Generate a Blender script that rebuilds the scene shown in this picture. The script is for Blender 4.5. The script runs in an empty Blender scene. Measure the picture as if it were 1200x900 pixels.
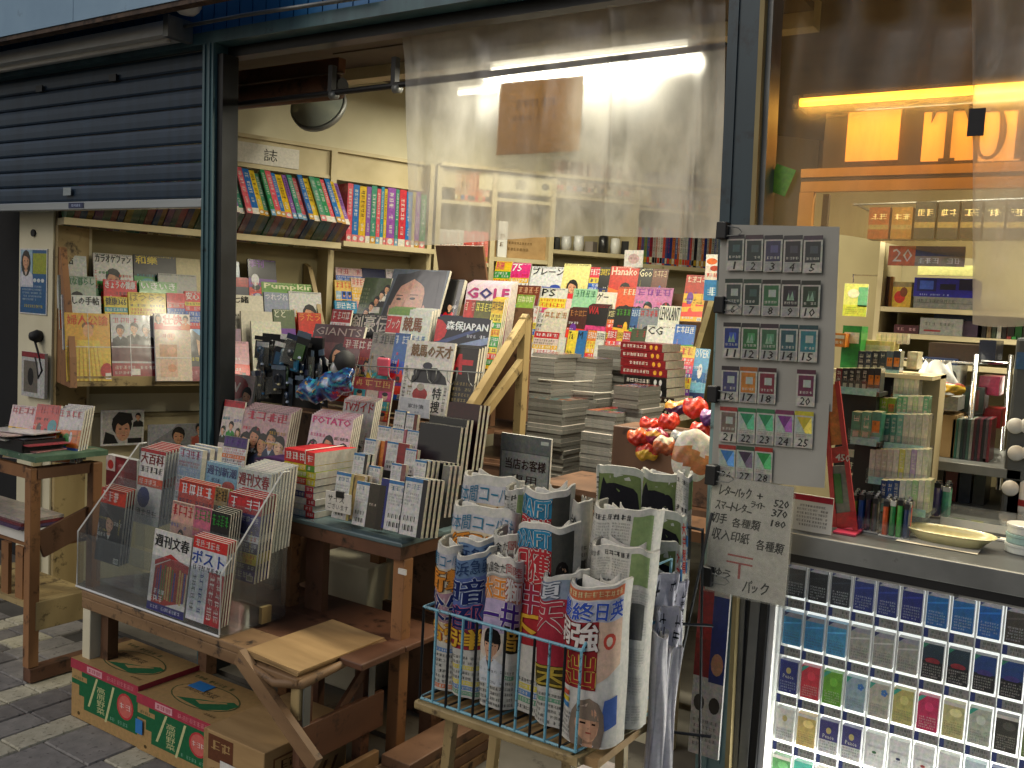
import bpy, math, random
from mathutils import Matrix, Vector as V
rnd = random.Random(7)
S = bpy.context.scene
COL = S.collection
# ---------------------------------------------------------------- camera
FPX = 1103.3
AX = V((0.83245633, -0.09018277, 0.54670241))      # world axes seen from the camera
AY = V((0.55140293, 0.03776732, -0.83338373))
AZ = V((0.05450937, 0.99520887, 0.08116669))
EYE = V((0, 0, 1.5))
cd = bpy.data.cameras.new('camera'); cam = bpy.data.objects.new('camera', cd); COL.objects.link(cam)
cd.sensor_width = 36; cd.lens = FPX / 1200 * 36; cd.clip_start = .02; cd.clip_end = 400
cam.matrix_world = Matrix(((AX.x, AX.y, AX.z, 0), (AY.x, AY.y, AY.z, 0), (AZ.x, AZ.y, AZ.z, 1.5), (0, 0, 0, 1)))
S.camera = cam
# ---------------------------------------------------------------- sky, sun, exposure
wd = bpy.data.worlds.new('World'); S.world = wd; wd.use_nodes = True
nt = wd.node_tree; sky = nt.nodes.new('ShaderNodeTexSky'); sky.sky_type = 'NISHITA'; sky.sun_disc = False
SUN_EL, SUN_ROT = math.radians(38), math.radians(205)
sky.sun_elevation = SUN_EL; sky.sun_rotation = SUN_ROT; sky.air_density = 1.0; sky.dust_density = 3.0
bg = nt.nodes['Background']; nt.links.new(sky.outputs[0], bg.inputs[0]); bg.inputs[1].default_value = 0.05
sl = bpy.data.lights.new('sun', 'SUN'); sl.energy = 0.5; sl.angle = math.radians(40); sl.color = (1, .98, .95)
so = bpy.data.objects.new('sun', sl); COL.objects.link(so)
so.rotation_euler = (math.pi/2 - SUN_EL, 0, math.pi - SUN_ROT)
vs = S.view_settings; vs.view_transform = 'Standard'; vs.look = 'None'; vs.exposure = 0.3; vs.gamma = 1; vs.use_curve_mapping = False
S.render.engine = 'CYCLES'
S.cycles.transparent_max_bounces = 24; S.cycles.max_bounces = 6; S.cycles.diffuse_bounces = 3; S.cycles.glossy_bounces = 2

# ---------------------------------------------------------------- photo geometry helpers (point on a real plane seen at a place in the photo)
def ray(px, py):
    c = V((px-600, 450-py, -FPX)); return V((AX.dot(c), AY.dot(c), AZ.dot(c)))
def onY(px, py, y): d = ray(px, py); return EYE + d*(y/d.y)
def onZ(px, py, z=0): d = ray(px, py); return EYE + d*((z-1.5)/d.z)
def onX(px, py, x): d = ray(px, py); return EYE + d*(x/d.x)
class Surf:                       # a vertical plane; tangent runs to the right in the picture, normal faces the viewer
    def __init__(s, p, deg): a = math.radians(deg); s.p = V(p); s.t = V((math.cos(a), math.sin(a), 0)); s.n = V((math.sin(a), -math.cos(a), 0))
    def hit(s, px, py, off=0):
        d = ray(px, py); return EYE + d*(s.n.dot(s.p + s.n*off - EYE)/s.n.dot(d))
    def at(s, a, off, z): q = s.p + s.t*a + s.n*off; return V((q.x, q.y, z))
    def s(s, px, py, off=0): return (s.hit(px, py, off)-s.p).dot(s.t)
FY = 2.44                          # the shop front
def hx(h):
    if not isinstance(h, str): return h
    if len(h) == 3: h = ''.join(c*2 for c in h)
    r = []
    for i in (0, 2, 4):
        c = int(h[i:i+2], 16)/255; r.append(c/12.92 if c < .04045 else ((c+.055)/1.055)**2.4)
    m = max(r)
    k = .74/m if m > .74 else 1; g_ = .3*r[0]+.55*r[1]+.15*r[2]
    return tuple((c*.95+g_*.05)*k*.93 for c in r)
# ---------------------------------------------------------------- materials
M = {}
def newmat(n):
    m = bpy.data.materials.new(n); m.use_nodes = True; M[n] = m
    return m, m.node_tree, m.node_tree.nodes['Principled BSDF']
def nd(t, k, **kw):
    n = t.nodes.new(k)
    for a, b in kw.items(): setattr(n, a, b)
    return n
def noise_mat(n, c1, c2, scale=8, rough=.6, metal=0, bump=0, detail=6, stretch=(1, 1, 1), dirt=None, dscale=30, damt=.62, spec=.5, coord='Object'):
    m, t, b = newmat(n)
    tc = nd(t, 'ShaderNodeTexCoord'); mp = nd(t, 'ShaderNodeMapping'); mp.inputs['Scale'].default_value = stretch
    t.links.new(tc.outputs[coord], mp.inputs[0])
    no = nd(t, 'ShaderNodeTexNoise'); no.inputs['Scale'].default_value = scale; no.inputs['Detail'].default_value = detail
    t.links.new(mp.outputs[0], no.inputs[0])
    rp = nd(t, 'ShaderNodeValToRGB'); rp.color_ramp.elements[0].position = .3; rp.color_ramp.elements[1].position = .7
    rp.color_ramp.elements[0].color = (*hx(c1), 1); rp.color_ramp.elements[1].color = (*hx(c2), 1)
    t.links.new(no.outputs[0], rp.inputs[0]); out = rp.outputs[0]
    if dirt:
        n2 = nd(t, 'ShaderNodeTexNoise'); n2.inputs['Scale'].default_value = dscale; n2.inputs['Detail'].default_value = 8; n2.inputs['Roughness'].default_value = .7
        t.links.new(tc.outputs[coord], n2.inputs[0])
        r2 = nd(t, 'ShaderNodeValToRGB'); r2.color_ramp.elements[0].position = damt-.04; r2.color_ramp.elements[1].position = damt+.06
        t.links.new(n2.outputs[0], r2.inputs[0])
        mx = nd(t, 'ShaderNodeMix', data_type='RGBA'); t.links.new(r2.outputs[0], mx.inputs[0]); t.links.new(out, mx.inputs[6]); mx.inputs[7].default_value = (*hx(dirt), 1)
        out = mx.outputs[2]
    t.links.new(out, b.inputs['Base Color']); b.inputs['Roughness'].default_value = rough; b.inputs['Metallic'].default_value = metal
    b.inputs['Specular IOR Level'].default_value = spec
    if bump:
        bp = nd(t, 'ShaderNodeBump'); bp.inputs['Strength'].default_value = bump; bp.inputs['Distance'].default_value = .004
        t.links.new(no.outputs[0], bp.inputs['Height']); t.links.new(bp.outputs[0], b.inputs['Normal'])
    return m
def print_mat(n, rough, coat=0, var=.12, spec=.5):
    m, t, b = newmat(n)
    at = nd(t, 'ShaderNodeAttribute', attribute_name='Col')
    tc = nd(t, 'ShaderNodeTexCoord'); no = nd(t, 'ShaderNodeTexNoise'); no.inputs['Scale'].default_value = 70; no.inputs['Detail'].default_value = 5; no.inputs['Roughness'].default_value = .7
    t.links.new(tc.outputs['Object'], no.inputs[0])
    mr = nd(t, 'ShaderNodeMapRange'); mr.inputs[1].default_value = .3; mr.inputs[2].default_value = .7; mr.inputs[3].default_value = 1-var; mr.inputs[4].default_value = 1+var*.4; t.links.new(no.outputs[0], mr.inputs[0])
    mx = nd(t, 'ShaderNodeMix', data_type='RGBA', blend_type='MULTIPLY'); mx.inputs[0].default_value = 1
    ov = nd(t, 'ShaderNodeMix', data_type='RGBA', blend_type='OVERLAY'); ov.inputs[0].default_value = .45 if n in ('gloss', 'wrap') else .12; ga = nd(t, 'ShaderNodeGamma'); ga.inputs[1].default_value = 1.28 if n in ('gloss', 'wrap') else 1.05; t.links.new(at.outputs[0], ga.inputs[0]); t.links.new(ga.outputs[0], ov.inputs[6]); t.links.new(no.outputs[1], ov.inputs[7])
    t.links.new(ov.outputs[2], mx.inputs[6]); t.links.new(mr.outputs[0], mx.inputs[7]); t.links.new(mx.outputs[2], b.inputs['Base Color'])
    b.inputs['Roughness'].default_value = rough; b.inputs['Coat Weight'].default_value = coat; b.inputs['Coat Roughness'].default_value = .12
    b.inputs['Specular IOR Level'].default_value = spec
    if n not in ('wrap', 'matte'): return
    n2 = nd(t, 'ShaderNodeTexNoise'); n2.inputs['Scale'].default_value = 9; t.links.new(tc.outputs['Object'], n2.inputs[0])
    bp = nd(t, 'ShaderNodeBump'); bp.inputs['Strength'].default_value = .25; bp.inputs['Distance'].default_value = .006
    t.links.new(n2.outputs[0], bp.inputs['Height']); t.links.new(bp.outputs[0], b.inputs['Normal']); 
    if coat: t.links.new(bp.outputs[0], b.inputs['Coat Normal'])
print_mat('gloss', .38, .25, .3); print_mat('wrap', .3, 1.0, .3); print_mat('matte', .85, 0, .2, .2); print_mat('paint', .5, 0, .15); print_mat('plastic', .3, .1, .05)
def emit_mat(n, col, st):
    m, t, b = newmat(n); b.inputs['Base Color'].default_value = (*hx(col), 1); b.inputs['Emission Color'].default_value = (*hx(col), 1); b.inputs['Emission Strength'].default_value = st
def clear_mat(n, tint, diff, dcol, gloss, rough, nscale=6, streak=(1, 1, 1), bump=.2, mottled=.5):
    """film or acrylic: mostly see-through, a dirty milky share and a glossy share"""
    m, t, b = newmat(n); t.nodes.remove(b); out = t.nodes['Material Output']
    tr = nd(t, 'ShaderNodeBsdfTransparent'); tr.inputs[0].default_value = (*tint, 1)
    df = nd(t, 'ShaderNodeBsdfDiffuse'); df.inputs[0].default_value = (*hx(dcol), 1)
    tl = nd(t, 'ShaderNodeBsdfTranslucent'); tl.inputs[0].default_value = (*hx(dcol), 1)
    ms = nd(t, 'ShaderNodeMixShader'); t.links.new(df.outputs[0], ms.inputs[1]); t.links.new(tl.outputs[0], ms.inputs[2])
    tc = nd(t, 'ShaderNodeTexCoord'); mp = nd(t, 'ShaderNodeMapping'); mp.inputs['Scale'].default_value = streak; t.links.new(tc.outputs['Object'], mp.inputs[0])
    no = nd(t, 'ShaderNodeTexNoise'); no.inputs['Scale'].default_value = nscale; no.inputs['Detail'].default_value = 8; no.inputs['Roughness'].default_value = .65; t.links.new(mp.outputs[0], no.inputs[0])
    mr = nd(t, 'ShaderNodeMapRange'); mr.inputs[1].default_value = .3; mr.inputs[2].default_value = .75
    mr.inputs[3].default_value = diff*(1-mottled); mr.inputs[4].default_value = diff*(1+mottled); t.links.new(no.outputs[0], mr.inputs[0])
    tro = tr.outputs[0]
    if n.startswith('film'):
        rf = nd(t, 'ShaderNodeBsdfRefraction'); rf.inputs['IOR'].default_value = 1.08; rf.inputs['Roughness'].default_value = .75; rf.inputs[0].default_value = (*tint, 1)
        m0 = nd(t, 'ShaderNodeMixShader'); m0.inputs[0].default_value = .28 if n == 'film' else .12; t.links.new(tro, m0.inputs[1]); t.links.new(rf.outputs[0], m0.inputs[2]); tro = m0.outputs[0]
    m1 = nd(t, 'ShaderNodeMixShader'); t.links.new(mr.outputs[0], m1.inputs[0]); t.links.new(tro, m1.inputs[1]); t.links.new(ms.outputs[0], m1.inputs[2])
    gl = nd(t, 'ShaderNodeBsdfGlossy'); gl.inputs['Roughness'].default_value = rough
    fr = nd(t, 'ShaderNodeLayerWeight'); fr.inputs[0].default_value = .5
    pw = nd(t, 'ShaderNodeMath', operation='POWER'); pw.inputs[1].default_value = 4.0; t.links.new(fr.outputs[1], pw.inputs[0])
    ml = nd(t, 'ShaderNodeMath', operation='MULTIPLY_ADD'); ml.inputs[1].default_value = .6*gloss; ml.inputs[2].default_value = .035*gloss; t.links.new(pw.outputs[0], ml.inputs[0])
    m2 = nd(t, 'ShaderNodeMixShader'); t.links.new(ml.outputs[0], m2.inputs[0]); t.links.new(m1.outputs[0], m2.inputs[1]); t.links.new(gl.outputs[0], m2.inputs[2])
    bp = nd(t, 'ShaderNodeBump'); bp.inputs['Strength'].default_value = bump; bp.inputs['Distance'].default_value = .01; t.links.new(no.outputs[0], bp.inputs['Height'])
    t.links.new(bp.outputs[0], gl.inputs['Normal']); t.links.new(m2.outputs[0], out.inputs[0])
clear_mat('acrylic', (.93, .95, .95), .07, 'c8ccd0', 1.0, .04, 10, bump=.03)
clear_mat('acrylic_clean', (.97, .98, .98), .02, 'dde0e0', 1.0, .03, 10, bump=.02)
clear_mat('film', (.84, .84, .82), .36, 'b4b1a8', 1.6, .2, 7, (1, 1, .5), 1.0, .75)
clear_mat('film_dark', (.72, .65, .50), .24, '8c7038', 1.0, .2, 7, (1, 1, .25), .4, .8)
clear_mat('tan_paper', (1, 1, 1), 1.0, 'a88a44', .2, .5, mottled=0)
clear_mat('sleeve', (.95, .95, .93), .10, 'dcdcd0', 1.2, .12, 14, bump=.2)
noise_mat('wood_pale', '8a7448', 'b09a68', 6, .55, stretch=(1, 1, .2), bump=.3, dirt='4a3a22', dscale=14, damt=.6)
noise_mat('wood_cream', 'b5a67c', 'cdbf96', 5, .6, bump=.1, dirt='7a6844', dscale=9, damt=.68)
noise_mat('wood_brown', '553a26', '7a583f', 7, .45, stretch=(1, 1, .15), bump=.3, dirt='2e1c10', dscale=12, damt=.6)
noise_mat('wood_red', '4c301f', '6d4832', 7, .5, stretch=(1, .25, 1), bump=.3, dirt='24160d', dscale=10, damt=.6)
noise_mat('wood_worn', '6d4f31', '9b7a52', 9, .6, stretch=(.2, 1, 1), bump=.5, dirt='2d2116', dscale=16, damt=.6)
noise_mat('wood_orange', '7b5230', '9c6e43', 7, .5, stretch=(1, 1, .15), bump=.25, dirt='42291a', dscale=12, damt=.6)
noise_mat('card', '9b7b4c', 'b18f5c', 25, .8, stretch=(.15, 1, 1), bump=.15, dirt='7d6038', dscale=8, damt=.7)
noise_mat('post_paint', '33525a', '456a70', 14, .4, stretch=(1, 1, .08), bump=.1, dirt='1d2a28', dscale=22, damt=.66)
noise_mat('post_dark', '1f3038', '2b424a', 14, .4, stretch=(1, 1, .08), dirt='10181a', dscale=22, damt=.66)
noise_mat('post_wood', '5f7f80', '86a3a0', 12, .6, stretch=(1, 1, .06), bump=.5, dirt='2d2a22', dscale=13, damt=.63)
noise_mat('shutter_steel', '162a3c', '20384e', 6, .42, .2, stretch=(2.5, 1, .4), dirt='333a3e', dscale=9, damt=.68)
noise_mat('bar_alu', '8d9498', 'aab0b3', 10, .35, .6, stretch=(.1, 1, 1))
noise_mat('fascia_blue', '0f5a8e', '1a75ad', 5, .4, stretch=(1, 1, .3), dirt='0c3350', dscale=11, damt=.66)
noise_mat('canopy_blue', '6f92ad', '86a8c0', 3, .45, bump=.05, dirt='4b6474', dscale=6, damt=.7)
noise_mat('rust', '3a2c22', '5a4534', 14, .8, bump=.5, dirt='22140d', dscale=20, damt=.55)
noise_mat('dark_metal', '16181a', '24272a', 10, .4, .3)
noise_mat('black', '0c0c0d', '161617', 10, .5)
noise_mat('rubber', '131314', '1d1d1e', 20, .7)
noise_mat('chrome', 'a8a8a8', 'd0d0d0', 8, .2, 1)
noise_mat('grey_steel', '6c6e6c', '8a8c88', 8, .45, .5, dirt='4a4844', dscale=16, damt=.66)
noise_mat('wire_blue', '5f9fb4', '7fb9c8', 30, .45, dirt='2a2018', dscale=60, damt=.6)
noise_mat('wall_cream', 'c9c1a0', 'ded7b8', 3, .8, bump=.08, dirt='a39a78', dscale=5, damt=.7)
noise_mat('wall_khaki', '8f8460', 'a69a72', 4, .8, bump=.08)
noise_mat('ceil', '4a4136', '655a4a', 3, .8, bump=.1, dirt='4c4338', dscale=5, damt=.66)
noise_mat('floor', '56524a', '6d685e', 5, .75, bump=.2, dirt='35322c', dscale=9, damt=.62)
noise_mat('ground', '3c3a36', '4d4a45', 6, .9, bump=.3)
noise_mat('paver_grey', '7a7772', '948f89', 22, .8, bump=.35, dirt='504c48', dscale=40, damt=.6)
noise_mat('paver_dark', '66625e', '7f7a75', 22, .8, bump=.35, dirt='3f3c39', dscale=40, damt=.6)
noise_mat('paver_light', 'aaa48c', 'c5bfa8', 26, .8, bump=.35, dirt='6d6856', dscale=45, damt=.58)
noise_mat('paper_white', 'cfcdc4', 'dcdad2', 12, .8, bump=.05)
noise_mat('paper_cream', 'cbc3a4', 'd8d0b2', 12, .8)
noise_mat('green_felt', '3a5a44', '56755a', 18, .7, bump=.4, dirt='8a8a70', dscale=12, damt=.62)
noise_mat('vinyl_grey', '4b5c5e', '62767a', 8, .25, bump=.1)
noise_mat('white_plastic', 'c9c9c4', 'd8d8d4', 8, .35)
noise_mat('counter_dark', '4a4d4e', '5c5f60', 8, .35, .3, dirt='2e3030', dscale=12, damt=.68)
noise_mat('wall_white', 'c6c4b4', 'd8d6c8', 3, .7)
noise_mat('twine', 'c9c3b2', 'e0dccf', 30, .6)
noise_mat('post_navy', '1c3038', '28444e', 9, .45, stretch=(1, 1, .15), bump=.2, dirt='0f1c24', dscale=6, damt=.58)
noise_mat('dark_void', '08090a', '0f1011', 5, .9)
noise_mat('mirror', '8f9890', 'a6aea4', 5, .25, .3)
noise_mat('amber_frame', '241a0c', '362812', 6, .5)
noise_mat('tan_board', '8b7a4c', 'a08e5c', 6, .7)
noise_mat('bag_white', 'c8c8c2', 'e2e2dc', 14, .35, bump=.6)
emit_mat('tube_white', 'fff6dc', 5.5); emit_mat('tube_amber', 'ffb02a', 5.0); emit_mat('amber_panel', 'f0a62a', .62)
M['tube_amber'].node_tree.nodes['Principled BSDF'].inputs['Emission Color'].default_value = (1, .45, .04, 1)
M['amber_panel'].node_tree.nodes['Principled BSDF'].inputs['Emission Color'].default_value = (1, .5, .12, 1)
emit_mat('case_white', 'f2f4f0', 0.95)
# ---------------------------------------------------------------- mesh builder
def frame(o, u, up, n=None):
    """object matrix: local x = right along the face, y = into the thing, z = up; front face at y = 0"""
    u = V(u).normalized(); up = V(up).normalized(); y = up.cross(u).normalized(); up = u.cross(y)
    return Matrix(((u.x, y.x, up.x, o[0]), (u.y, y.y, up.y, o[1]), (u.z, y.z, up.z, o[2]), (0, 0, 0, 1)))
class MB:
    def __init__(s, col='ffffff'): s.v = []; s.f = []; s.c = []; s.col = hx(col)
    def face(s, pts, col=None):
        b = len(s.v); s.v += [tuple(p) for p in pts]; s.f.append(tuple(range(b, b+len(pts)))); s.c.append(hx(col) if col is not None else s.col)
    def box(s, lo, hi, col=None, cols=None, M4=None):
        """cols: dict of face colours, keys l r f b d t (left right front back down top)"""
        x0, y0, z0 = lo; x1, y1, z1 = hi; b = len(s.v); c = hx(col) if col is not None else s.col
        p = [(x0, y0, z0), (x1, y0, z0), (x1, y1, z0), (x0, y1, z0), (x0, y0, z1), (x1, y0, z1), (x1, y1, z1), (x0, y1, z1)]
        if M4: p = [tuple(M4 @ V(q)) for q in p]
        s.v += p
        for k, f in (('d', (0, 3, 2, 1)), ('t', (4, 5, 6, 7)), ('f', (0, 1, 5, 4)), ('r', (1, 2, 6, 5)), ('b', (2, 3, 7, 6)), ('l', (3, 0, 4, 7))):
            s.f.append(tuple(b+i for i in f)); s.c.append(hx(cols[k]) if cols and k in cols else c)
        return s
    def bar(s, p, q, w, h, up=(0, 0, 1), col=None):
        """square bar from p to q, w wide, h along up"""
        p = V(p); q = V(q); d = (q-p); L = d.length; d.normalize(); up = V(up)
        if abs(d.dot(up)) > .99: up = V((0, 1, 0))
        x = d.cross(up).normalized(); z = x.cross(d).normalized()
        m = Matrix(((x.x, d.x, z.x, p.x), (x.y, d.y, z.y, p.y), (x.z, d.z, z.z, p.z), (0, 0, 0, 1)))
        return s.box((-w/2, 0, -h/2), (w/2, L, h/2), col, M4=m)
    def tube(s, pts, r, n=6, col=None, closed=False, cap=True):
        c = hx(col) if col is not None else s.col; pts = [V(p) for p in pts]; rings = []; N = len(pts)
        for i, p in enumerate(pts):
            a = pts[(i-1) % N] if (closed or i) else p; e = pts[(i+1) % N] if (closed or i < N-1) else p
            d = (e-a).normalized(); up = V((0, 0, 1)) if abs(d.z) < .9 else V((0, 1, 0))
            x = d.cross(up).normalized(); z = x.cross(d).normalized(); b = len(s.v); rr = r[i] if isinstance(r, (list, tuple)) else r
            for k in range(n): t = 2*math.pi*k/n; s.v.append(tuple(p + x*math.cos(t)*rr + z*math.sin(t)*rr))
            rings.append(b)
        for i in range(N if closed else N-1):
            a = rings[i]; b = rings[(i+1) % N]
            for k in range(n): s.f.append((a+k, a+(k+1) % n, b+(k+1) % n, b+k)); s.c.append(c)
        if cap and not closed:
            s.f.append(tuple(rings[0]+k for k in reversed(range(n)))); s.c.append(c)
            s.f.append(tuple(rings[-1]+k for k in range(n))); s.c.append(c)
        return s
    def prism(s, poly, vec, col=None):
        """closed polygon (3-D points) swept along vec"""
        c = hx(col) if col is not None else s.col; vec = V(vec); b = len(s.v); n = len(poly)
        s.v += [tuple(p) for p in poly] + [tuple(V(p)+vec) for p in poly]
        s.f.append(tuple(b+i for i in reversed(range(n)))); s.c.append(c); s.f.append(tuple(b+n+i for i in range(n))); s.c.append(c)
        for i in range(n): j = (i+1) % n; s.f.append((b+i, b+j, b+n+j, b+n+i)); s.c.append(c)
        return s
    def lathe(s, prof, c0, n=20, col=None, M4=None):
        c = hx(col) if col is not None else s.col; b = len(s.v); m = len(prof)
        for r, z in prof:
            for k in range(n):
                t = 2*math.pi*k/n; q = V((r*math.cos(t), r*math.sin(t), z)); q = (M4 @ q) if M4 else q; s.v.append(tuple(V(c0)+q))
        for i in range(m-1):
            for k in range(n): s.f.append((b+i*n+k, b+i*n+(k+1) % n, b+(i+1)*n+(k+1) % n, b+(i+1)*n+k)); s.c.append(c)
        return s
    def grid(s, fn, nu, nv, col=None, colf=None):
        b = len(s.v); c = hx(col) if col is not None else s.col
        for j in range(nv+1):
            for i in range(nu+1): s.v.append(tuple(fn(i/nu, j/nv)))
        for j in range(nv):
            for i in range(nu):
                a = b+j*(nu+1)+i; s.f.append((a, a+1, a+nu+2, a+nu+1)); s.c.append(hx(colf((i+.5)/nu, (j+.5)/nv)) if colf else c)
        return s
    def mesh(s, name, mat, smooth=False, origin=None):
        me = bpy.data.meshes.new(name)
        vv = s.v if origin is None else [(x-origin[0], y-origin[1], z-origin[2]) for x, y, z in s.v]
        me.from_pydata(vv, [], s.f)
        at = me.color_attributes.new('Col', 'FLOAT_COLOR', 'CORNER'); buf = []
        for f, c in zip(s.f, s.c): buf += [c[0], c[1], c[2], 1.0]*len(f)
        at.data.foreach_set('color', buf)
        if smooth: me.polygons.foreach_set('use_smooth', [True]*len(me.polygons))
        me.materials.append(M[mat]); me.update(); return me
    def build(s, name, mat, parent=None, origin=None, mw=None, smooth=False, bevel=0):
        """link as one object. Verts are world coords (shifted to origin) unless mw (object matrix) is given"""
        if parent is not None and origin is None and mw is None: origin = parent.matrix_world.translation if 'loc0' not in parent else parent['loc0']
        me = s.mesh(name, mat, smooth, origin); o = bpy.data.objects.new(name, me); COL.objects.link(o)
        if mw is not None: o.matrix_world = mw
        elif origin is not None and parent is None: o.location = origin
        if parent is not None: o.parent = parent
        if bevel:
            bv = o.modifiers.new('bevel', 'BEVEL'); bv.width = bevel; bv.segments = 2; bv.limit_method = 'ANGLE'
        return o
USED = {}
def tag(o, label, cat, group=None, kind=None):
    if label: o['label'] = label
    if cat: o['category'] = cat
    if group: o['group'] = group
    if kind: o['kind'] = kind
    return o
def struct(o): o['kind'] = 'structure'; return o
def thing(name, label, cat, loc=(0, 0, 0), group=None, mw=None):
    o = bpy.data.objects.new(name, None); COL.objects.link(o); o.empty_display_size = .05
    if mw is not None: o.matrix_world = mw; o['loc0'] = (0, 0, 0)
    else: o.location = loc; o['loc0'] = tuple(loc)
    return tag(o, label, cat, group)
def part(mb, name, mat, parent, **k): return mb.build(name, mat, parent, **k)
def bx(lo, hi, col=None): return MB(col or 'ffffff').box(lo, hi)
# ---------------------------------------------------------------- print: flat colour shapes and lettering laid on a face
GL = {}
def glyph(s):
    if s in GL: return GL[s]
    c = bpy.data.curves.new('t', 'FONT'); c.body = s; c.resolution_u = 1; c.fill_mode = 'FRONT'
    o = bpy.data.objects.new('t', c); me = o.to_mesh()
    vv = [(v.co.x, v.co.y) for v in me.vertices]; ff = [tuple(p.vertices) for p in me.polygons]; o.to_mesh_clear()
    bpy.data.objects.remove(o); bpy.data.curves.remove(c)
    if not vv: vv = [(0, 0), (1, 1)]
    x0 = min(v[0] for v in vv); x1 = max(v[0] for v in vv); y0 = min(v[1] for v in vv); y1 = max(v[1] for v in vv)
    GL[s] = ([((x-x0)/max(x1-x0, 1e-6), (y-y0)/max(y1-y0, 1e-6)) for x, y in vv], ff, (x1-x0), (y1-y0)); return GL[s]
class Canvas:
    """unit square print, u right 0..1, v up 0..1, layers lift off the face by EPS each"""
    def __init__(s, w, h, seed=0): s.w = w; s.h = h; s.it = []; s.r = random.Random(seed)
    def poly(s, pts, col, L=1): s.it.append((pts, [tuple(range(len(pts)))], hx(col), L)); return s
    def rect(s, x0, y0, x1, y1, col, L=1): return s.poly([(x0, y0), (x1, y0), (x1, y1), (x0, y1)], col, L)
    def ell(s, cx, cy, rx, ry, col, L=2, n=12): return s.poly([(cx+rx*math.cos(2*math.pi*k/n), cy+ry*math.sin(2*math.pi*k/n)) for k in range(n)], col, L)
    def text(s, t, x0, y0, x1, y1, col, L=4, bold=0, slant=0, rot=0):
        vv, ff, gw, gh = glyph(t); c = hx(col); na = gw/max(gh, 1e-6); ta = (x1-x0)*s.w/((y1-y0)*s.h)
        if na < .5 and ta > na*1.6: m_ = (x0+x1)/2; hw_ = (x1-x0)/2*na*1.5/ta; x0, x1 = m_-hw_, m_+hw_
        reps = [(0, 0)] + ([(bold, 0), (-bold, 0), (0, bold*.7), (0, -bold*.7)] if bold else [])
        cr, sr = math.cos(rot), math.sin(rot)
        for k, (dx, dy) in enumerate(reps):
            pts = []
            for a, b in vv:
                X = (a-.5)*(x1-x0)*s.w + slant*(b-.5)*(y1-y0)*s.h; Y = (b-.5)*(y1-y0)*s.h
                X, Y = X*cr-Y*sr, X*sr+Y*cr
                pts.append(((x0+x1)/2+X/s.w+dx/s.w, (y0+y1)/2+Y/s.h+dy/s.h))
            s.it.append((pts, ff, c, L+k*.12))
        return s
    def vtext(s, t, x0, y0, x1, y1, col, L=4, bold=0):
        n = len(t); dy = (y1-y0)/n
        for i, ch in enumerate(t): s.text(ch, x0, y1-(i+.95)*dy, x1, y1-(i+.05)*dy, col, L, bold)
        return s
    def greek(s, x0, y0, x1, y1, col, L=3, vert=False, dens=1, cell=None):
        """unreadably small type: a run of stroke clusters"""
        c = hx(col); hh = (x1-x0)*s.w if vert else (y1-y0)*s.h; LL = (y1-y0)*s.h if vert else (x1-x0)*s.w
        if hh <= 0 or LL <= 0: return s
        n = max(1, min(40, int(LL/(cell or hh)))); pts = []; ff = []
        for i in range(n):
            if s.r.random() > .93*dens: continue
            a0 = i/n+.07/n; a1 = (i+1)/n-.07/n; d = a1-a0; st = []; R_ = s.r.random
            k = s.r.choice((2, 3, 3, 4)) if hh > .006 else 2; th = .30/(k+1)
            for q in range(k):
                t = (q+.35+.4*R_())/k; b = .35*R_() if R_() < .6 else .0; e_ = .3*R_() if R_() < .4 else 0; st.append((a0+d*b, t-th/2, a1-d*e_, t+th/2))
            for q in range(s.r.choice((1, 2, 2, 3)) if hh > .006 else 1):
                t = a0+d*(.05+.8*R_()); st.append((t, .05+.4*R_()*(q % 2), t+d*.13, .95-.35*R_()*(q > 1)))
            for (p, r, p2, r2) in st:
                if vert: q4 = [(x0+r*(x1-x0), y1-p*(y1-y0)), (x0+r*(x1-x0), y1-p2*(y1-y0)), (x0+r2*(x1-x0), y1-p2*(y1-y0)), (x0+r2*(x1-x0), y1-p*(y1-y0))]
                else: q4 = [(x0+p*(x1-x0), y0+r*(y1-y0)), (x0+p2*(x1-x0), y0+r*(y1-y0)), (x0+p2*(x1-x0), y0+r2*(y1-y0)), (x0+p*(x1-x0), y0+r2*(y1-y0))]
                b = len(pts); pts += q4; ff.append((b, b+1, b+2, b+3))
        # strokes of one run would share a plane: give each its own hair of height through L jitter
        for k, f in enumerate(ff): s.it.append(([pts[i] for i in f], [(0, 1, 2, 3)], c, L+(k % 5)*.1))
        return s
    def para(s, x0, y0, x1, y1, rows, col, L=3):
        dy = (y1-y0)/rows
        for i in range(rows): s.greek(x0, y0+i*dy+dy*.2, x0+(x1-x0)*(1 if i else s.r.uniform(.5, 1)), y0+i*dy+dy*.85, col, L)
        return s
    def bust(s, cx, cy, r, skin='d9a886', hair='1c1614', cloth='333', L=2, long=None):
        """a printed head and shoulders; r = half head width as part of the page width"""
        k = s.w/s.h; ry = r*1.3*k
        if long is None: long = s.r.random() < .5
        s.poly([(cx-r*2.1, cy-ry*3.2), (cx+r*2.1, cy-ry*3.2), (cx+r*1.9, cy-ry*1.7), (cx+r*.6, cy-ry*1.1), (cx-r*.6, cy-ry*1.1), (cx-r*1.9, cy-ry*1.7)], cloth, L)
        if long: s.ell(cx, cy-ry*.35, r*1.35, ry*1.6, hair, L+.3)
        else: s.ell(cx, cy+ry*.25, r*1.15, ry*1.05, hair, L+.3)
        s.rect(cx-r*.38, cy-ry*1.35, cx+r*.38, cy-ry*.6, skin, L+.6); s.ell(cx, cy-ry*.08, r*.88, ry*.95, skin, L+.8)
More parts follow.
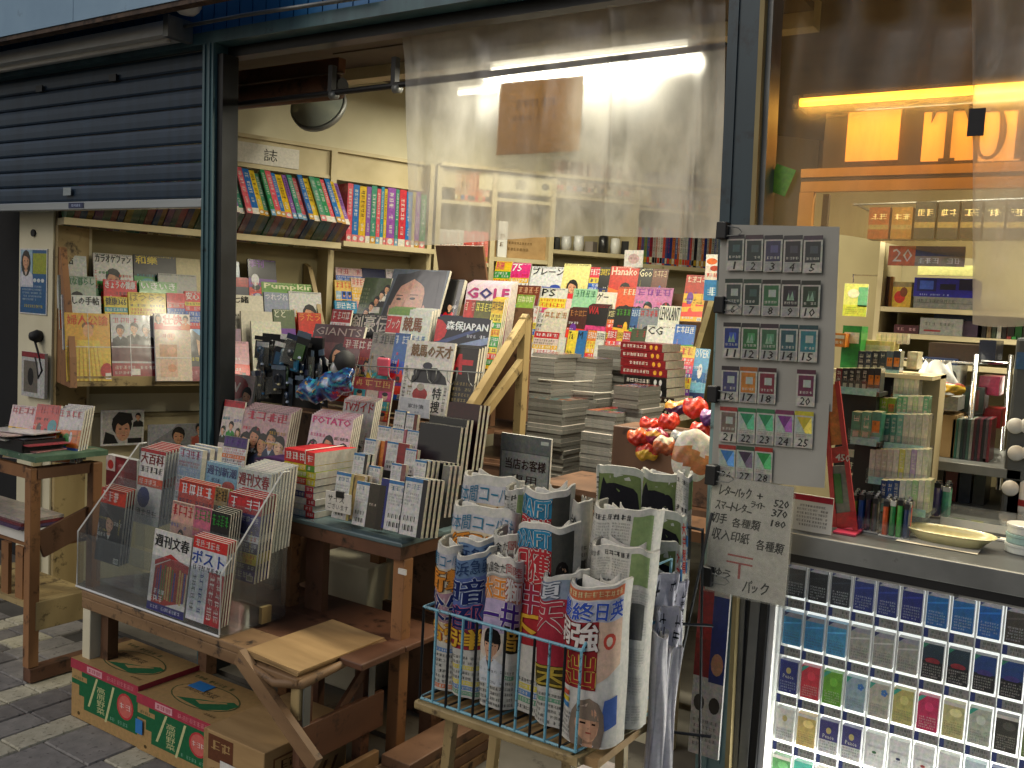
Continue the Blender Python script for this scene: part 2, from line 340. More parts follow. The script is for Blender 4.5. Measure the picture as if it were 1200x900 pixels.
        s.poly([(cx-r*.95, cy+ry*.1), (cx-r*.55, cy+ry*.55), (cx+r*.2, cy+ry*.42), (cx+r*.95, cy+ry*.1), (cx+r*.8, cy+ry*.95), (cx, cy+ry*1.2), (cx-r*.8, cy+ry*.95)], hair, L+1)
        s.poly([(cx+r*.1, cy+ry*.75), (cx+r*.75, cy+ry*.45), (cx+r*.86, cy-ry*.1), (cx+r*.6, cy-ry*.72), (cx+r*.15, cy-ry*.98), (cx+r*.4, cy-ry*.2)], tuple(v_*.72 for v_ in hx(skin)), L+.9); s.rect(cx-r*.38, cy-ry*1.12, cx+r*.38, cy-ry*.9, tuple(v_*.6 for v_ in hx(skin)), L+.7)
        s.poly([(cx-r*.5, cy-ry*1.16), (cx+r*.5, cy-ry*1.16), (cx, cy-ry*1.9)], s.r.choice(['e8e4dc', 'd8c8b8', '555', 'c8d0d8']), L+.35)
        s.poly([(cx-r*.6, cy+ry*.75), (cx-r*.1, cy+ry*1.0), (cx-r*.2, cy+ry*.8)], tuple(v_*2.2+.03 for v_ in hx(hair)), L+1.15)
        if r*s.w > .012:
            s.rect(cx-r*.1, cy-ry*.36, cx+r*.08, cy-ry*.30, tuple(v_*.65 for v_ in hx(skin)), L+1.2)
            for e in (-1, 1): s.rect(cx+e*r*.42-r*.16, cy-ry*.12, cx+e*r*.42+r*.16, cy-ry*.02, '2a1a14', L+1.2)
            s.rect(cx-r*.22, cy-ry*.6, cx+r*.22, cy-ry*.52, 'a4483c', L+1.2)
        return s
    def emit(s, mb, fn):
        for pts, ff, c, L in s.it:
            b = len(mb.v); mb.v += [tuple(fn(u, v, L)) for u, v in pts]
            for f in ff: mb.f.append(tuple(b+i for i in f)); mb.c.append(c)
    def flat(s, eps=.00022, clip=True):
        mb = MB(); w, h = s.w, s.h
        cl = (lambda a: min(max(a, .002), .998)) if clip else (lambda a: a)
        s.emit(mb, lambda u, v, L: (cl(u)*w, -.0003-L*eps, cl(v)*h)); return mb
# ================================================================ setting
g = MB().box((-40, -40, -.3), (40, 40, -.012)).build('ground', 'ground'); struct(g)
# pavers: strips that run into the shop, each strip cut to its own lengths
pr = random.Random(3); PM = {}
def paver(x0, y0, x1, y1, m):
    k = (round(x1-x0, 3), round(y1-y0, 3), m)
    if k not in PM:
        a, b = k[0]/2-.0025, k[1]/2-.0025; e = .004
        mb = MB(); lo = [(-a, -b), (a, -b), (a, b), (-a, b)]; hi = [(-a+e, -b+e), (a-e, -b+e), (a-e, b-e), (-a+e, b-e)]
        for i in range(4):
            j = (i+1) % 4; mb.face([(*lo[i], -.02), (*lo[j], -.02), (*lo[j], -.005), (*lo[i], -.005)]); mb.face([(*lo[i], -.005), (*lo[j], -.005), (*hi[j], 0), (*hi[i], 0)])
        mb.face([(*p, 0) for p in hi]); PM[k] = mb.mesh('paver', m)
    o = bpy.data.objects.new('paver', PM[k]); COL.objects.link(o); o.parent = g; o.location = ((x0+x1)/2, (y0+y1)/2, pr.uniform(-.0015, .001))
xs = -4.44; i = 1
pat = [(.12, .18), (.12, .25), (.25, .25), (.12, .18), (.12, .18)]
while xs < -1.0:
    w, l = pat[i % 5]; y = 1.2 + (.07*i) % .19 - .1
    while y < 2.40:
        ll = l if pr.random() < .7 else (.12 if w < .2 else .18)
        m = 'paver_grey' if w > .2 else pr.choice(('paver_light', 'paver_dark', 'paver_grey', 'paver_dark', 'paver_light'))
        if w > .2 and pr.random() < .3: m = 'paver_dark'
        if not (y > 1.95 and xs > -2.2) and y+ll < 2.43: paver(xs, y, xs+w, y+ll, m)
        y += ll
    xs += w; i += 1
struct(MB().box((-7, 2.43, -.02), (2, 9, .006)).build('floor', 'floor'))
# walls of the shop: left wall, rear wall, back wall behind the counter
W = Surf((-4.41, 2.62, 0), 70.4)
W2 = Surf(W.at(2.12, 0, 0), 51)
W3Y = 4.12
def slab(S_, a0, a1, z0, z1, t=.08): 
    mb = MB(); p = [S_.at(a0, 0, z0), S_.at(a1, 0, z0), S_.at(a1, -t, z0), S_.at(a0, -t, z0)]; return mb.prism(p, (0, 0, z1-z0))
struct(slab(W, 0.02, 2.12, 0, 3.0).build('wall_left', 'wall_cream'))
e2 = 2.75
struct(slab(W2, 0, e2, 0, 3.0).build('wall_rear', 'wall_cream'))
c2 = W2.at(e2, 0, 0)
struct(MB().box((c2.x-.02, c2.y+.0, 0), (1.6, c2.y+.08, 3.0)).build('wall_back', 'ceil'))
struct(MB().box((-1.25, W3Y, 0), (1.6, W3Y+.06, 2.06)).build('partition', 'wall_khaki'))
struct(MB().box((-6, 2.50, 2.78), (1.6, 8.2, 2.84)).build('ceiling', 'ceil'))
struct(MB().box((1.3, 2.5, 0), (1.38, 8, 2.9)).build('wall_right', 'wall_white'))
# left of the shop: dark gap and the cream pier with the poster
struct(MB().box((-6.2, 2.75, 0), (-4.66, 2.85, 2.8)).build('dark_gap_panel', 'dark_void'))  # near-black panel, the darkness of the open gap put into its colour
pl = onY(22, 350, 2.55); pr_ = onY(64, 350, 2.55)
pier = thing('pier', 'cream painted pier with a blue poster at the left edge of the shop', 'pier', (pl.x, 2.55, 0))
part(MB().box((pl.x, 2.55, 0), (pr_.x-.02, 2.75, 2.5)), 'shaft', 'wall_cream', pier); part(MB().box((pr_.x-.02, 2.56, 0), (pr_.x+.005, 2.72, 2.5)), 'edge_board', 'wood_pale', pier)
# ---------------------------------------------------------------- shop front
hd = thing('header_beam', 'dark blue header beam over the shop opening with ribbed blue boards above', 'beam', (-2.5, FY, 2.43))
part(MB().box((-5.2, 2.40, 2.437), (-.0, 2.47, 2.482)), 'beam', 'post_paint', hd)
part(MB().box((-3.06, 2.475, 2.40), (-.0, 2.53, 2.47)), 'recess_shade', 'dark_metal', hd)  # dark strip puts the shade of the recess under the header into colour
x = -5.2
bm0 = MB().box((0, 0, 0), (.066, .02, .30)).mesh('fascia_board', 'fascia_blue')
while x < .1:
    o = bpy.data.objects.new('fascia_board', bm0); COL.objects.link(o); o.parent = hd; o.location = (x+2.5, 2.425-FY, 2.484-2.43); x += .072
part(MB().box((-5.2, 2.446, 2.48), (.1, 2.47, 2.80)), 'backing_board', 'post_dark', hd)
cn = thing('canopy', 'pale blue sheet metal canopy with a rusty lower edge above the shutter', 'canopy', (-3.5, 2.2, 2.5))
for a in range(3): part(MB().box((-5.4+a*.92, 2.17, 2.515), (-5.4+a*.92+.917, 2.19, 2.95)), 'panel', 'canopy_blue', cn)
part(MB().box((-5.4, 2.175, 2.497), (-2.65, 2.215, 2.514)), 'edge_strip', 'rust', cn)
part(MB().box((-5.4, 2.192, 2.60), (-3.2, 2.424, 2.615)), 'soffit', 'fascia_blue', cn)
# outside lamp
lf = thing('outdoor_batten_lamp', 'long unlit white fluorescent batten lamp under the blue canopy', 'lamp', (-3.8, 2.33, 2.45))
P = [(-4.9, 2.29, 2.455), (-4.9, 2.395, 2.455), (-4.9, 2.39, 2.515), (-4.9, 2.31, 2.515)]
part(MB().prism(P, (1.74, 0, 0)), 'housing', 'white_plastic', lf)
part(MB().tube([(-4.9, 2.34, 2.452), (-3.2, 2.34, 2.452)], .013, 10), 'tube', 'paper_white', lf, smooth=True)
part(MB().box((-3.16, 2.285, 2.445), (-3.13, 2.398, 2.525)), 'end_cap', 'grey_steel', lf)
cdt = MB().tube([(-3.13, 2.36, 2.50), (-2.8, 2.365, 2.503), (-2.2, 2.37, 2.492)], .008, 8).build('conduit_pipe', 'grey_steel', origin=(-2.7, 2.36, 2.5), smooth=True); tag(cdt, 'thin grey conduit pipe running along the blue boards from the lamp', 'pipe')
dm = thing('ceiling_dome_lamp', 'small round white lamp under the canopy above the batten lamp', 'lamp', (-3.04, 2.30, 2.54))
part(MB().lathe([(.0, -.022), (.03, -.018), (.045, -.004), (.05, .008)], (-3.04, 2.30, 2.536), 20), 'globe', 'white_plastic', dm, smooth=True); part(MB().lathe([(.052, .008), (.052, .018), (0, .018)], (-3.04, 2.30, 2.536), 20), 'base', 'paper_cream', dm)
# roller shutter
sh = thing('roller_shutter', 'dark grey roller shutter pulled half down at the left of the shop front', 'shutter', (-4.0, FY, 1.82))
z0, pit = 1.862, .0715; sm = None
for k in range(9):
    if k == 0:
        prof = [(.006, 0), (-.001, .0025), (-.004, .010), (-.0055, .034), (-.005, .056), (-.002, .0665), (.004, .0705)]
        mb = MB(); A = [(0, y, z) for y, z in prof]; B = [(2.05, y, z) for y, z in prof]
        for i in range(6): mb.face([A[i], B[i], B[i+1], A[i+1]])
        mb.face([A[0], A[6], B[6], B[0]]); sm = mb.mesh('slat', 'shutter_steel', False)
    o = bpy.data.objects.new('slat', sm); COL.objects.link(o); o.parent = sh; o.location = (-5.14+4.0, .012, z0-1.82+k*pit)
part(MB().box((-5.14, 2.425, 1.822), (-3.09, 2.46, 1.858)), 'bottom_bar', 'bar_alu', sh, bevel=.004)
hp = onY(87, 239, 2.42); cv = Canvas(.115, .024, 1).rect(0, 0, 1, 1, '1d2c55', 0).greek(.2, .25, .8, .75, 'b8c8e8', 1)
part(cv.flat(), 'maker_plate', 'paint', sh, mw=None, origin=(0, 0, 0)).location = (hp.x-.05+4.0, 2.4235-FY, 1.829-1.82)
hp = onY(75, 224, 2.42); part(Canvas(.06, .035, 1).rect(0, 0, 1, 1, '8f9a9c', 0).flat(), 'sticker', 'paint', sh, origin=(0, 0, 0)).location = (hp.x-.03+4.0, 2.434-FY, hp.z-.017-1.82)
for px, py in ((42, 103), (128, 90)):
    q = onY(px, py, 2.42); part(MB().box((q.x-.025, 2.434, q.z-.014), (q.x+.025, 2.44, q.z+.014)), 'bracket_plate', 'dark_metal', sh)
# steel post on the left, timber post on the right
def lean_post(name, label, px_top, px_bot, w, d, mat, parts=()):
    top = onY(px_top[0], px_top[1], 2.41); bot = onY(px_bot[0], px_bot[1], 2.41); k = (top.x-bot.x)/(top.z-bot.z)
    xb = bot.x - k*bot.z; xt = xb + k*2.437
    t = thing(name, label, 'post', (xb, 2.41, 0))
    def seg(a0, a1, y0, y1, z0, z1, nm, m, **kw):
        P = [(xb+k*z0+a0, y0, z0), (xb+k*z0+a1, y0, z0), (xb+k*z0+a1, y1, z0), (xb+k*z0+a0, y1, z0)]
        return part(MB().prism(P, (k*(z1-z0), 0, z1-z0)), nm, m, t, **kw)
    return seg
seg = lean_post('steel_post', 'slim dark blue steel post beside the shutter', (240, 60), (235.5, 540), 0, 0, '')
seg(0, .062, 2.40, 2.47, 0, 2.437, 'face', 'post_paint'); seg(.012, .020, 2.394, 2.3995, 0, 2.437, 'rib', 'post_paint'); seg(.040, .048, 2.394, 2.3995, 0, 2.437, 'rib', 'post_paint')
seg(.0625, .088, 2.42, 2.50, 0, 2.40, 'guide_channel', 'black'); seg(.0885, .094, 2.42, 2.49, 0, 2.40, 'edge_strip', 'dark_metal')
seg = lean_post('timber_post', 'weathered teal timber post between the newspaper racks and the counter', (856, 2), (817, 880), 0, 0, '')
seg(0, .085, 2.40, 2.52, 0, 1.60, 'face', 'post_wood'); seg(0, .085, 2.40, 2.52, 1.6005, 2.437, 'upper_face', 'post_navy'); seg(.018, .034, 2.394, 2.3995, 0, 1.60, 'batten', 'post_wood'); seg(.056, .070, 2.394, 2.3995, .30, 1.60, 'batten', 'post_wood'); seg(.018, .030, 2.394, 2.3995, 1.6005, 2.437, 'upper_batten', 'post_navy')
seg(.0855, .098, 2.395, 2.45, 0, 2.437, 'yellow_edge_strip', 'tan_board'); seg(.0985, .112, 2.42, 2.50, 0, 2.437, 'channel', 'grey_steel')
# ---------------------------------------------------------------- under the ceiling, inside the opening
so_ = thing('ceiling_board', 'stained brown ceiling board just inside the header', 'board', (-2.2, 2.9, 2.5))
part(MB().box((-4.6, 2.54, 2.55), (-1.0, 3.25, 2.575)), 'board', 'ceil', so_); part(MB().box((-4.6, 3.255, 2.50), (-1.0, 3.33, 2.60)), 'edge_beam', 'wood_cream', so_)
for k in range(3): part(MB().box((-3.0, 2.62+k*.2, 2.545), (-1.9, 2.635+k*.2, 2.5495)), 'joint_strip', 'ceil', so_)
aw = thing('awning_roller', 'dark brown roller box hung under the ceiling beyond the steel post', 'roller', (-3.2, 2.95, 2.38))
a0 = onY(262, 108, 2.95); a1 = onY(400, 101, 2.95)
part(MB().tube([(a0.x-.6, 2.95, 2.385), (a1.x-.015, 2.95, 2.385)], .052, 14), 'roller', 'wood_red', aw, smooth=True); part(MB().tube([(a1.x-.014, 2.95, 2.385), (a1.x+.01, 2.95, 2.385)], .035, 12), 'end_cap', 'black', aw)
part(MB().box((a0.x-.6, 2.93, 2.44), (a1.x, 2.97, 2.50)), 'hanger_board', 'wood_red', aw)
cr = thing('curtain_rail', 'black curtain rail with two round brackets across the opening', 'rail', (-2.7, 2.6, 2.25))
r0 = onY(262, 126, 2.6); r1 = onY(850, 66, 2.6)
part(MB().tube([(r0.x-.3, 2.6, 2.252), (r1.x, 2.6, 2.272)], .011, 8), 'rail', 'black', cr, smooth=True)
for px in (388, 462):
    q = onY(px, 112 if px < 400 else 100, 2.6); part(MB().box((q.x-.010, 2.59, 2.262), (q.x+.010, 2.615, 2.36)), 'bracket', 'black', cr); part(MB().lathe([(0, -.014), (.016, -.014), (.016, .014), (0, .014)], (q.x+.014, 2.6, 2.25), 12, M4=Matrix.Rotation(math.pi/2, 4, 'Y')), 'end_knob', 'grey_steel', cr, smooth=True)
mq = onY(372, 122, 3.45)
mr_ = thing('round_mirror', 'round convex mirror high on the wall under the ceiling', 'mirror', mq)
Mx = Matrix.Rotation(math.radians(65), 4, V((1, .35, 0)))
part(MB().lathe([(0, .045), (.05, .04), (.10, .022), (.135, 0)], mq, 28, M4=Mx), 'glass', 'mirror', mr_, smooth=True); part(MB().lathe([(.136, -.005), (.145, 0), (.145, -.03), (.06, -.05), (0, -.05)], mq, 28, M4=Mx), 'rim', 'grey_steel', mr_, smooth=True)
part(MB().tube([mq+V((0, 0, -.02)), mq+V((-.1, .12, .05)), (mq.x-.12, mq.y+.16, 2.78)], .008, 6), 'arm', 'black', mr_)
# lit strip lamps on the shop ceiling
def tube_lamp(x0, x1, y, z, label, power, group='lit strip lamps on the ceiling'):
    t = thing('strip_lamp', label, 'lamp', ((x0+x1)/2, y, z), group)
    part(MB().box((x0, y-.05, z), (x1, y+.05, z+.05)), 'housing', 'white_plastic', t); part(MB().tube([(x0+.02, y, z-.02), (x1-.02, y, z-.02)], .014, 10), 'tube', 'tube_white', t, smooth=True)
    for q in (x0, x1-.018): part(MB().box((q, y-.02, z-.04), (q+.018, y+.02, z-.0005)), 'socket', 'white_plastic', t)
    l = bpy.data.lights.new('lamp_light', 'AREA'); l.shape = 'RECTANGLE'; l.size = x1-x0; l.size_y = .1; l.energy = power; l.color = (1, .93, .73)
    lo = bpy.data.objects.new('lamp_light', l); COL.objects.link(lo); lo.parent = t; lo.location = (0, 0, -.045)
tube_lamp(-2.05, -1.25, 2.86, 2.37, 'lit white strip lamp glowing behind the plastic sheet', 26)
tube_lamp(-3.3, -2.1, 4.3, 2.70, 'lit white strip lamp over the rear magazine racks', 17)
tube_lamp(-.85, .35, 3.35, 2.22, 'lit white strip lamp above the counter shelves', 27)
tube_lamp(-2.9, -1.7, 3.55, 2.72, 'lit white strip lamp in the middle of the ceiling', 19)
# ================================================================ printed matter
SK = ['d9a886', 'e0b494', 'cf9c78', 'e6c0a2']
VIV = ['d8232f', 'e6492d', 'f0c419', '2f9e44', '1f6fc4', '7a3fa0', 'd64a8c', '18a0a8', 'f28c28', '1d2f6b']
def cover(w, h, seed, style, bg, title=None, tc='c81e2b', band=None, acc=None, tt=.19):
    cv = Canvas(w, h, seed); r = cv.r; cv.rect(0, 0, 1, 1, bg, 0); ac = acc or [r.choice(VIV) for _ in range(4)]
    top = 1-tt
    if band: cv.rect(0, top-.01, 1, 1, band, .5)
    if title: cv.text(title, .05, top+.02, .95 if len(title) > 2 else .55, .975, tc, 6, bold=w*.006)
    elif title is None: cv.greek(.05, top+.02, .95, .97, tc, 6, cell=w*.2)
    if style == 'portrait':
        cv.poly([(0, .0), (1, .0), (1, r.uniform(.3, .6)), (0, r.uniform(.3, .6))], ac[0], .8)
        cv.bust(r.uniform(.42, .62), .54, .17, r.choice(SK), cloth=ac[1], L=1.5)
        for i in range(r.randint(3, 5)): x = r.choice((.03, .62)); y = r.uniform(.06, .62); cv.greek(x, y, x+.34, y+.055, r.choice(ac+['ffffff', '111111']), 7)
    elif style == 'group':
        n = r.randint(3, 5)
        for i in range(n): cv.bust(.14+i*.72/(n-1), .5+.09*((i % 2)), .105, r.choice(SK), cloth=r.choice(['222', '444', 'b23', 'eee', '346', ac[0]]), L=1.5+i*.3)
        cv.rect(0, 0, 1, .17, ac[0], 4.5); cv.greek(.05, .09, .95, .15, 'ffffff', 5); cv.greek(.05, .02, .7, .075, ac[1], 5)
        cv.greek(.04, .68, .4, .73, ac[2], 7); cv.greek(.6, .66, .96, .71, ac[3], 7)
    elif style == 'text':
        y = top-.02
        while y > .04:
            d = r.uniform(.07, .16); c = r.choice(ac+['ffffff', 'f4e04a', bg]); cv.rect(.0, y-d, 1, y, c, 1)
            tcx = 'ffffff' if c not in ('ffffff', 'f4e04a', bg) else r.choice(['111111', 'c81e2b', '1d2f6b'])
            cv.greek(.04, y-d*.85, .96, y-d*.15, tcx, 2.5, cell=d*h*.7) if d < .12 else (cv.greek(.04, y-d*.48, .96, y-d*.1, tcx, 2.5), cv.greek(.04, y-d*.9, .9, y-d*.55, tcx, 2.5))
            y -= d
    elif style == 'grid':
        for i in range(3):
            for j in range(4):
                x = .03+i*.325; y = .03+j*.19
                cv.rect(x, y, x+.3, y+.17, r.choice(ac+['e8d0c0', '403030', 'a0b8c8']), 1)
                if r.random() < .6: cv.ell(x+.15, y+.08, .07, .07*w/h*1.3, r.choice(SK), 2, 8); cv.ell(x+.15, y+.12, .075, .04, '1c1614', 2.4, 8)
                else: cv.greek(x+.02, y+.04, x+.28, y+.09, 'ffffff', 2)
    elif style == 'photo':
        for i in range(5): y = .1*i; cv.poly([(0, y), (1, y+r.uniform(-.05, .05)), (1, y+.2+r.uniform(-.05, .05)), (0, y+.2)], r.choice(ac), .6+i*.15)
        for i in range(4): cv.ell(r.uniform(.2, .8), r.uniform(.2, .6), r.uniform(.05, .2), r.uniform(.04, .14), r.choice(ac+['222', 'ddd']), 2+i*.2)
        for i in range(3): y = r.uniform(.05, .7); cv.greek(.05, y, .6, y+.05, r.choice(['ffffff', '111111', ac[0]]), 5)
    elif style == 'plain':
        for i in range(3): y = r.uniform(.1, .6); cv.greek(.1, y, r.uniform(.5, .9), y+.045, tc, 5)
    if w > .06 and style in ('portrait', 'group', 'photo', 'grid', 'text'):
        cv.greek(.04, .965, .96, .99, tc if title else '555', 7.2, cell=h*.03)
        for k in range(r.randint(2, 4)): x = r.choice((.02, .1, .18, .76, .84, .92)); y = r.uniform(.22, .42); cv.greek(x, y, x+.05, y+r.uniform(.2, .36), r.choice(ac+['ffffff', 'f4e04a', '111111', 'c81e2b']), 7.4, vert=True)
        for k in range(r.randint(2, 4)): y = r.uniform(.19, .6); x = r.choice((.03, .5)); cv.greek(x, y, x+r.uniform(.25, .45), y+.03, r.choice(['ffffff', '222222', ac[0], 'f4e04a']), 7.7)
        cv.rect(.78, .02, .97, .09, 'e8e6e0', 8); [cv.rect(.8+.022*k, .03, .8+.022*k+.008+.006*(k % 2), .08, '1a1a1a', 8.6) for k in range(7)]
    return cv
MAGS = 0
def magazine(mw, w, h, t, cv, label, group=None, spine='dcd8cc', mat='gloss', name='magazine', cat='magazine', back='c8c4b8', pages='cfc9b8'):
    o = MB().box((0, 0, 0), (w, t, h), spine, cols=dict(l=spine, f=spine, b=back, r=pages, t=pages, d=pages)).build(name, 'matte', mw=mw)
    o['loc0'] = (0, 0, 0); tag(o, label, cat, group)
    if cv: part(cv.flat(), 'cover', mat, o)
    return o
def short(l): return ' '.join(l.split(',')[0].split()[:10])
def copies(o, offs, label=None, group=None, base=None):
    """further identical copies right behind or beside o"""
    r = []
    for i_, d in enumerate(offs):
        if base: label = f'{ORD[i_]} copy behind the {short(base)}'
        c = o.copy(); COL.objects.link(c); c.matrix_world = Matrix.Translation(V(d)) @ o.matrix_world
        if label: c['label'] = label
        if group: c['group'] = group
        for ch in o.children: k = ch.copy(); COL.objects.link(k); k.parent = c
        r.append(c)
    return r
def mag_px(S_, off, x0, x1, yt, h, tilt, style, bg, label, title=None, tc='c81e2b', band=None, t=.012, seed=None, acc=None, mat='gloss', yaw=0, n=0, spine=None, tt=.19, group=None, roll=0, clabel=None, cv=None, **k):
    """top edge at px x0..x1, yt on the plane; h metres tall, leaning back"""
    a = math.radians(tilt); up = V((0, 0, 1))*math.cos(a) - S_.n*math.sin(a)
    p = S_.hit(x0, yt, off); q = S_.hit(x1, yt, off); w = (q-p).dot(S_.t); u = S_.t.copy()
    if yaw: u = Matrix.Rotation(math.radians(yaw), 3, 'Z') @ u; up = V((0, 0, 1))*math.cos(a) - V((u.y, -u.x, 0))*math.sin(a)
    if roll: u = Matrix.Rotation(math.radians(roll), 3, S_.n) @ u; up = Matrix.Rotation(math.radians(roll), 3, S_.n) @ up
    w = max(w, .03); o0 = p - up*h
    if seed is None: seed = int(x0*7+yt*13)
    cv = cv or cover(w, h, seed, style, bg, title, tc, band, acc, tt)
    o = magazine(frame(o0, u, up), w, h, t, cv, label, group or ('magazine copies behind each other' if n else None), spine or bg, mat, **k)
    if n:
        d = (S_.n*-1)*(t*1.6)
        copies(o, [d*(i+1) + V((0, 0, .004*(i+1))) for i in range(n)], None, group or 'magazine copies behind each other', base=label)
    return o
ORD = ['first', 'second', 'third', 'fourth', 'fifth', 'sixth', 'seventh', 'eighth', 'ninth', 'tenth', 'eleventh', 'twelfth', 'thirteenth', 'fourteenth', 'fifteenth', 'sixteenth', 'seventeenth', 'eighteenth', 'nineteenth', 'twentieth']
def ordn(i):
    n = i+1
    if n < 21: return ORD[n-1]
    t = {2: 'twenty', 3: 'thirty', 4: 'forty', 5: 'fifty', 6: 'sixty', 7: 'seventy'}[n//10]
    return t + '-' + ORD[n % 10-1] if n % 10 else t[:-1] + 'ieth'
# ---------------------------------------------------------------- shelves along the left wall
bs = thing('wall_shelving', 'cream painted wooden wall shelving on the left wall', 'shelving', W.at(0, .1, 0))
def wbox(S_, a0, a1, o0, o1, z0, z1):
    P = [S_.at(a0, o1, z0), S_.at(a1, o1, z0), S_.at(a1, o0, z0), S_.at(a0, o0, z0)]; return MB().prism(P, (0, 0, z1-z0))
zt = W.hit(388, 177, .12).z; zb = W.hit(388, 206, .12).z
a388 = W.s(388, 200, .1); a500 = W.s(502, 260, .2)
part(wbox(W, -.1, a388-.02, .002, .12, zb, zt), 'header_panel', 'wood_cream', bs); part(wbox(W, a388+.02, a500, .002, .115, zb, zt), 'header_panel', 'wood_cream', bs)
part(wbox(W, -.1, a500, .002, .135, zt, zt+.02), 'moulding', 'wood_cream', bs); part(wbox(W, -.1, a500, .115, .13, zb-.018, zb-.001), 'moulding', 'wood_cream', bs)
zs1 = W.hit(388, 290, .30).z; zs1t = W.hit(388, 283, .30).z
part(wbox(W, -.02, a388+.0, .002, .26, zs1, zs1t), 'shelf', 'wood_cream', bs)
part(wbox(W, a388-.018, a388+.018, .002, .14, .9, zt), 'upright', 'wood_cream', bs)
zs2 = W.hit(450, 287, .22).z; part(wbox(W, a388+.02, a500+.02, .002, .25, zs2-.028, zs2), 'shelf', 'wood_cream', bs)
part(wbox(W, a500, a500+.03, .002, .2, .9, zt), 'upright', 'wood_cream', bs)
part(wbox(W, -.02, a500, .001, .0018, .95, zs1), 'back_panel', 'wall_khaki', bs)
lc = W.hit(270, 192, .125); cv = Canvas(.42, .105, 2).rect(0, 0, 1, 1, 'e4e0d4', 0).text('誌', .52, .2, .7, .82, '222222', 2)
o = part(cv.flat(), 'label_card', 'matte', bs, mw=frame(W.at(W.s(262, 180, .125), .125, zb+.008), W.t, (0, 0, 1))); o.matrix_parent_inverse = bs.matrix_world.inverted() if False else Matrix.Translation(-V(bs['loc0']))
# slanted guidebooks: spines lean back to the wall, bottoms overhang the shelf
SP = ['3f9d6d', 'e06a78', '2f86c4', 'e8c52a', '9a70b4', '55a08a', 'd8707c', '3a7fbe', 'e6c838', '6aa58c']
SPN = ['green', 'pink', 'blue', 'yellow', 'mauve', 'teal green', 'rose', 'steel blue', 'golden yellow', 'sage green']
a = math.radians(37); upv = V((0, 0, 1))*math.cos(a) - W.n*math.sin(a); dep = -W.n*math.cos(a) - V((0, 0, 1))*math.sin(a)
def spine_book(mw, t, d, h, ci, label, group, titled=True, seed=0, col=None, name='book'):
    """local x = thickness, front = spine"""
    c = col or SP[ci]; o = MB().box((0, 0, 0), (t, d, h), 'cfc9ba', cols=dict(f=c, l=c, r=c, d=tuple(.25*v_+.04 for v_ in hx(c)))).build(name, 'wrap', mw=mw); o['loc0'] = (0, 0, 0)  # underside takes a darkened spine colour, reflections in the plastic wrap painted in
    tag(o, label, 'book', group); r = random.Random(seed)
    cv = Canvas(t, h, seed).rect(0, 0, 1, 1, c, 0).rect(0, .0, 1, .13, r.choice(['c9a24c', 'd88c8c', '88b0c8', 'e6e0d0']), .6).ell(.5, .07, .32, .32*t/h, 'f2f2ee', 1, 10)
    if titled: cv.greek(.22, .45, .78, .93, '2a2a30' if ci in (3, 4, 8) else 'f4f2ea', 1.4, vert=True)
    cv.greek(.3, .2, .7, .36, 'f4f2ea', 1.4, vert=True); part(cv.flat(), 'spine', 'wrap', o); return o
aa = W.s(80, 270, .3); i = 0; rb = random.Random(5); END = W.s(409, 262, .36)
zf = W.hit(400, 262, .36).z
while aa < END-.01:
    t = rb.choice((.026, .030, .033, .038)); L = .30 if i not in (19, 20) else .36; j = rb.uniform(-.012, .012)
    o0 = W.at(aa, .37+j, zf + j*.3)
    spine_book(frame(o0, W.t, upv), t-.002, .225, L+j, i % 10, f'{SPN[i % 10]} spined guidebook, {ordn(i)} from the left on the slanted top shelf', 'guidebooks leaning on the top shelf', seed=i); aa += t; i += 1
a1 = W.s(402, 270, .16); i = 0; cs = ['e06a78', '2f86c4', 'e8c52a', '9a70b4', '55a08a', 'e06a78', '3a9fbe', 'e6c838', 'a568b8', '55a08a', 'd84a58', '3a8fce', 'c8b84a', '9a60b4', '3f9d6d', 'd86a78', '4a80c4', 'c4b0a0', '9aa4b4', 'b0a8a0']
nm = ['pink', 'blue', 'yellow', 'mauve', 'teal', 'rose', 'sky blue', 'golden', 'purple', 'sea green', 'red', 'bright blue', 'straw', 'violet', 'green', 'dusty pink', 'denim blue', 'beige', 'grey blue', 'taupe']
while a1 < a500-.03 and i < 20:
    t = [.035, .04, .045, .03, .036, .026, .022, .02, .055, .024, .048, .04, .022, .034, .04, .03, .04, .04, .05, .05][i]
    spine_book(frame(W.at(a1, .2, zs2+.001), W.t, (0, 0, 1)), t-.002, .19, .325+rb.uniform(-.012, .008), 3 if i in (2, 7, 12) else 1, f'{nm[i]} spined guidebook standing upright, {ordn(i)} after the shelf upright', 'guidebooks standing upright', seed=100+i, col=cs[i]); a1 += t; i += 1
# ---------------------------------------------------------------- magazine rack on the left wall
rk = thing('wall_magazine_rack', 'wooden wall rack with stepped tiers of magazines beside the pier', 'rack', W.at(.3, .3, 1.0))
zr = W.hit(90, 443, .36).z; aL = W.s(70, 400, .03)
part(wbox(W, aL, 1.9, .34, .40, zr-.035, zr+.012), 'front_lip', 'wood_pale', rk); part(wbox(W, aL, 1.9, .02, .338, zr-.035, zr-.002), 'bottom_board', 'wood_pale', rk)
P = [W.at(aL-.03, .02, zr-.04), W.at(aL-.03, .42, zr-.04), W.at(aL-.03, .40, zr+.10), W.at(aL-.03, .16, zr+.60), W.at(aL-.03, .02, zr+.62)]
part(MB().prism(P, W.t*.028), 'side_board', 'wood_orange', rk)
P = [W.at(W.s(378, 400, .3), .02, zr-.04), W.at(W.s(378, 400, .3), .42, zr-.04), W.at(W.s(378, 400, .3), .36, zr+.14), W.at(W.s(378, 400, .3), .08, zr+.60), W.at(W.s(378, 400, .3), .02, zr+.62)]
part(MB().prism(P, W.t*.025), 'side_board', 'wood_pale', rk)
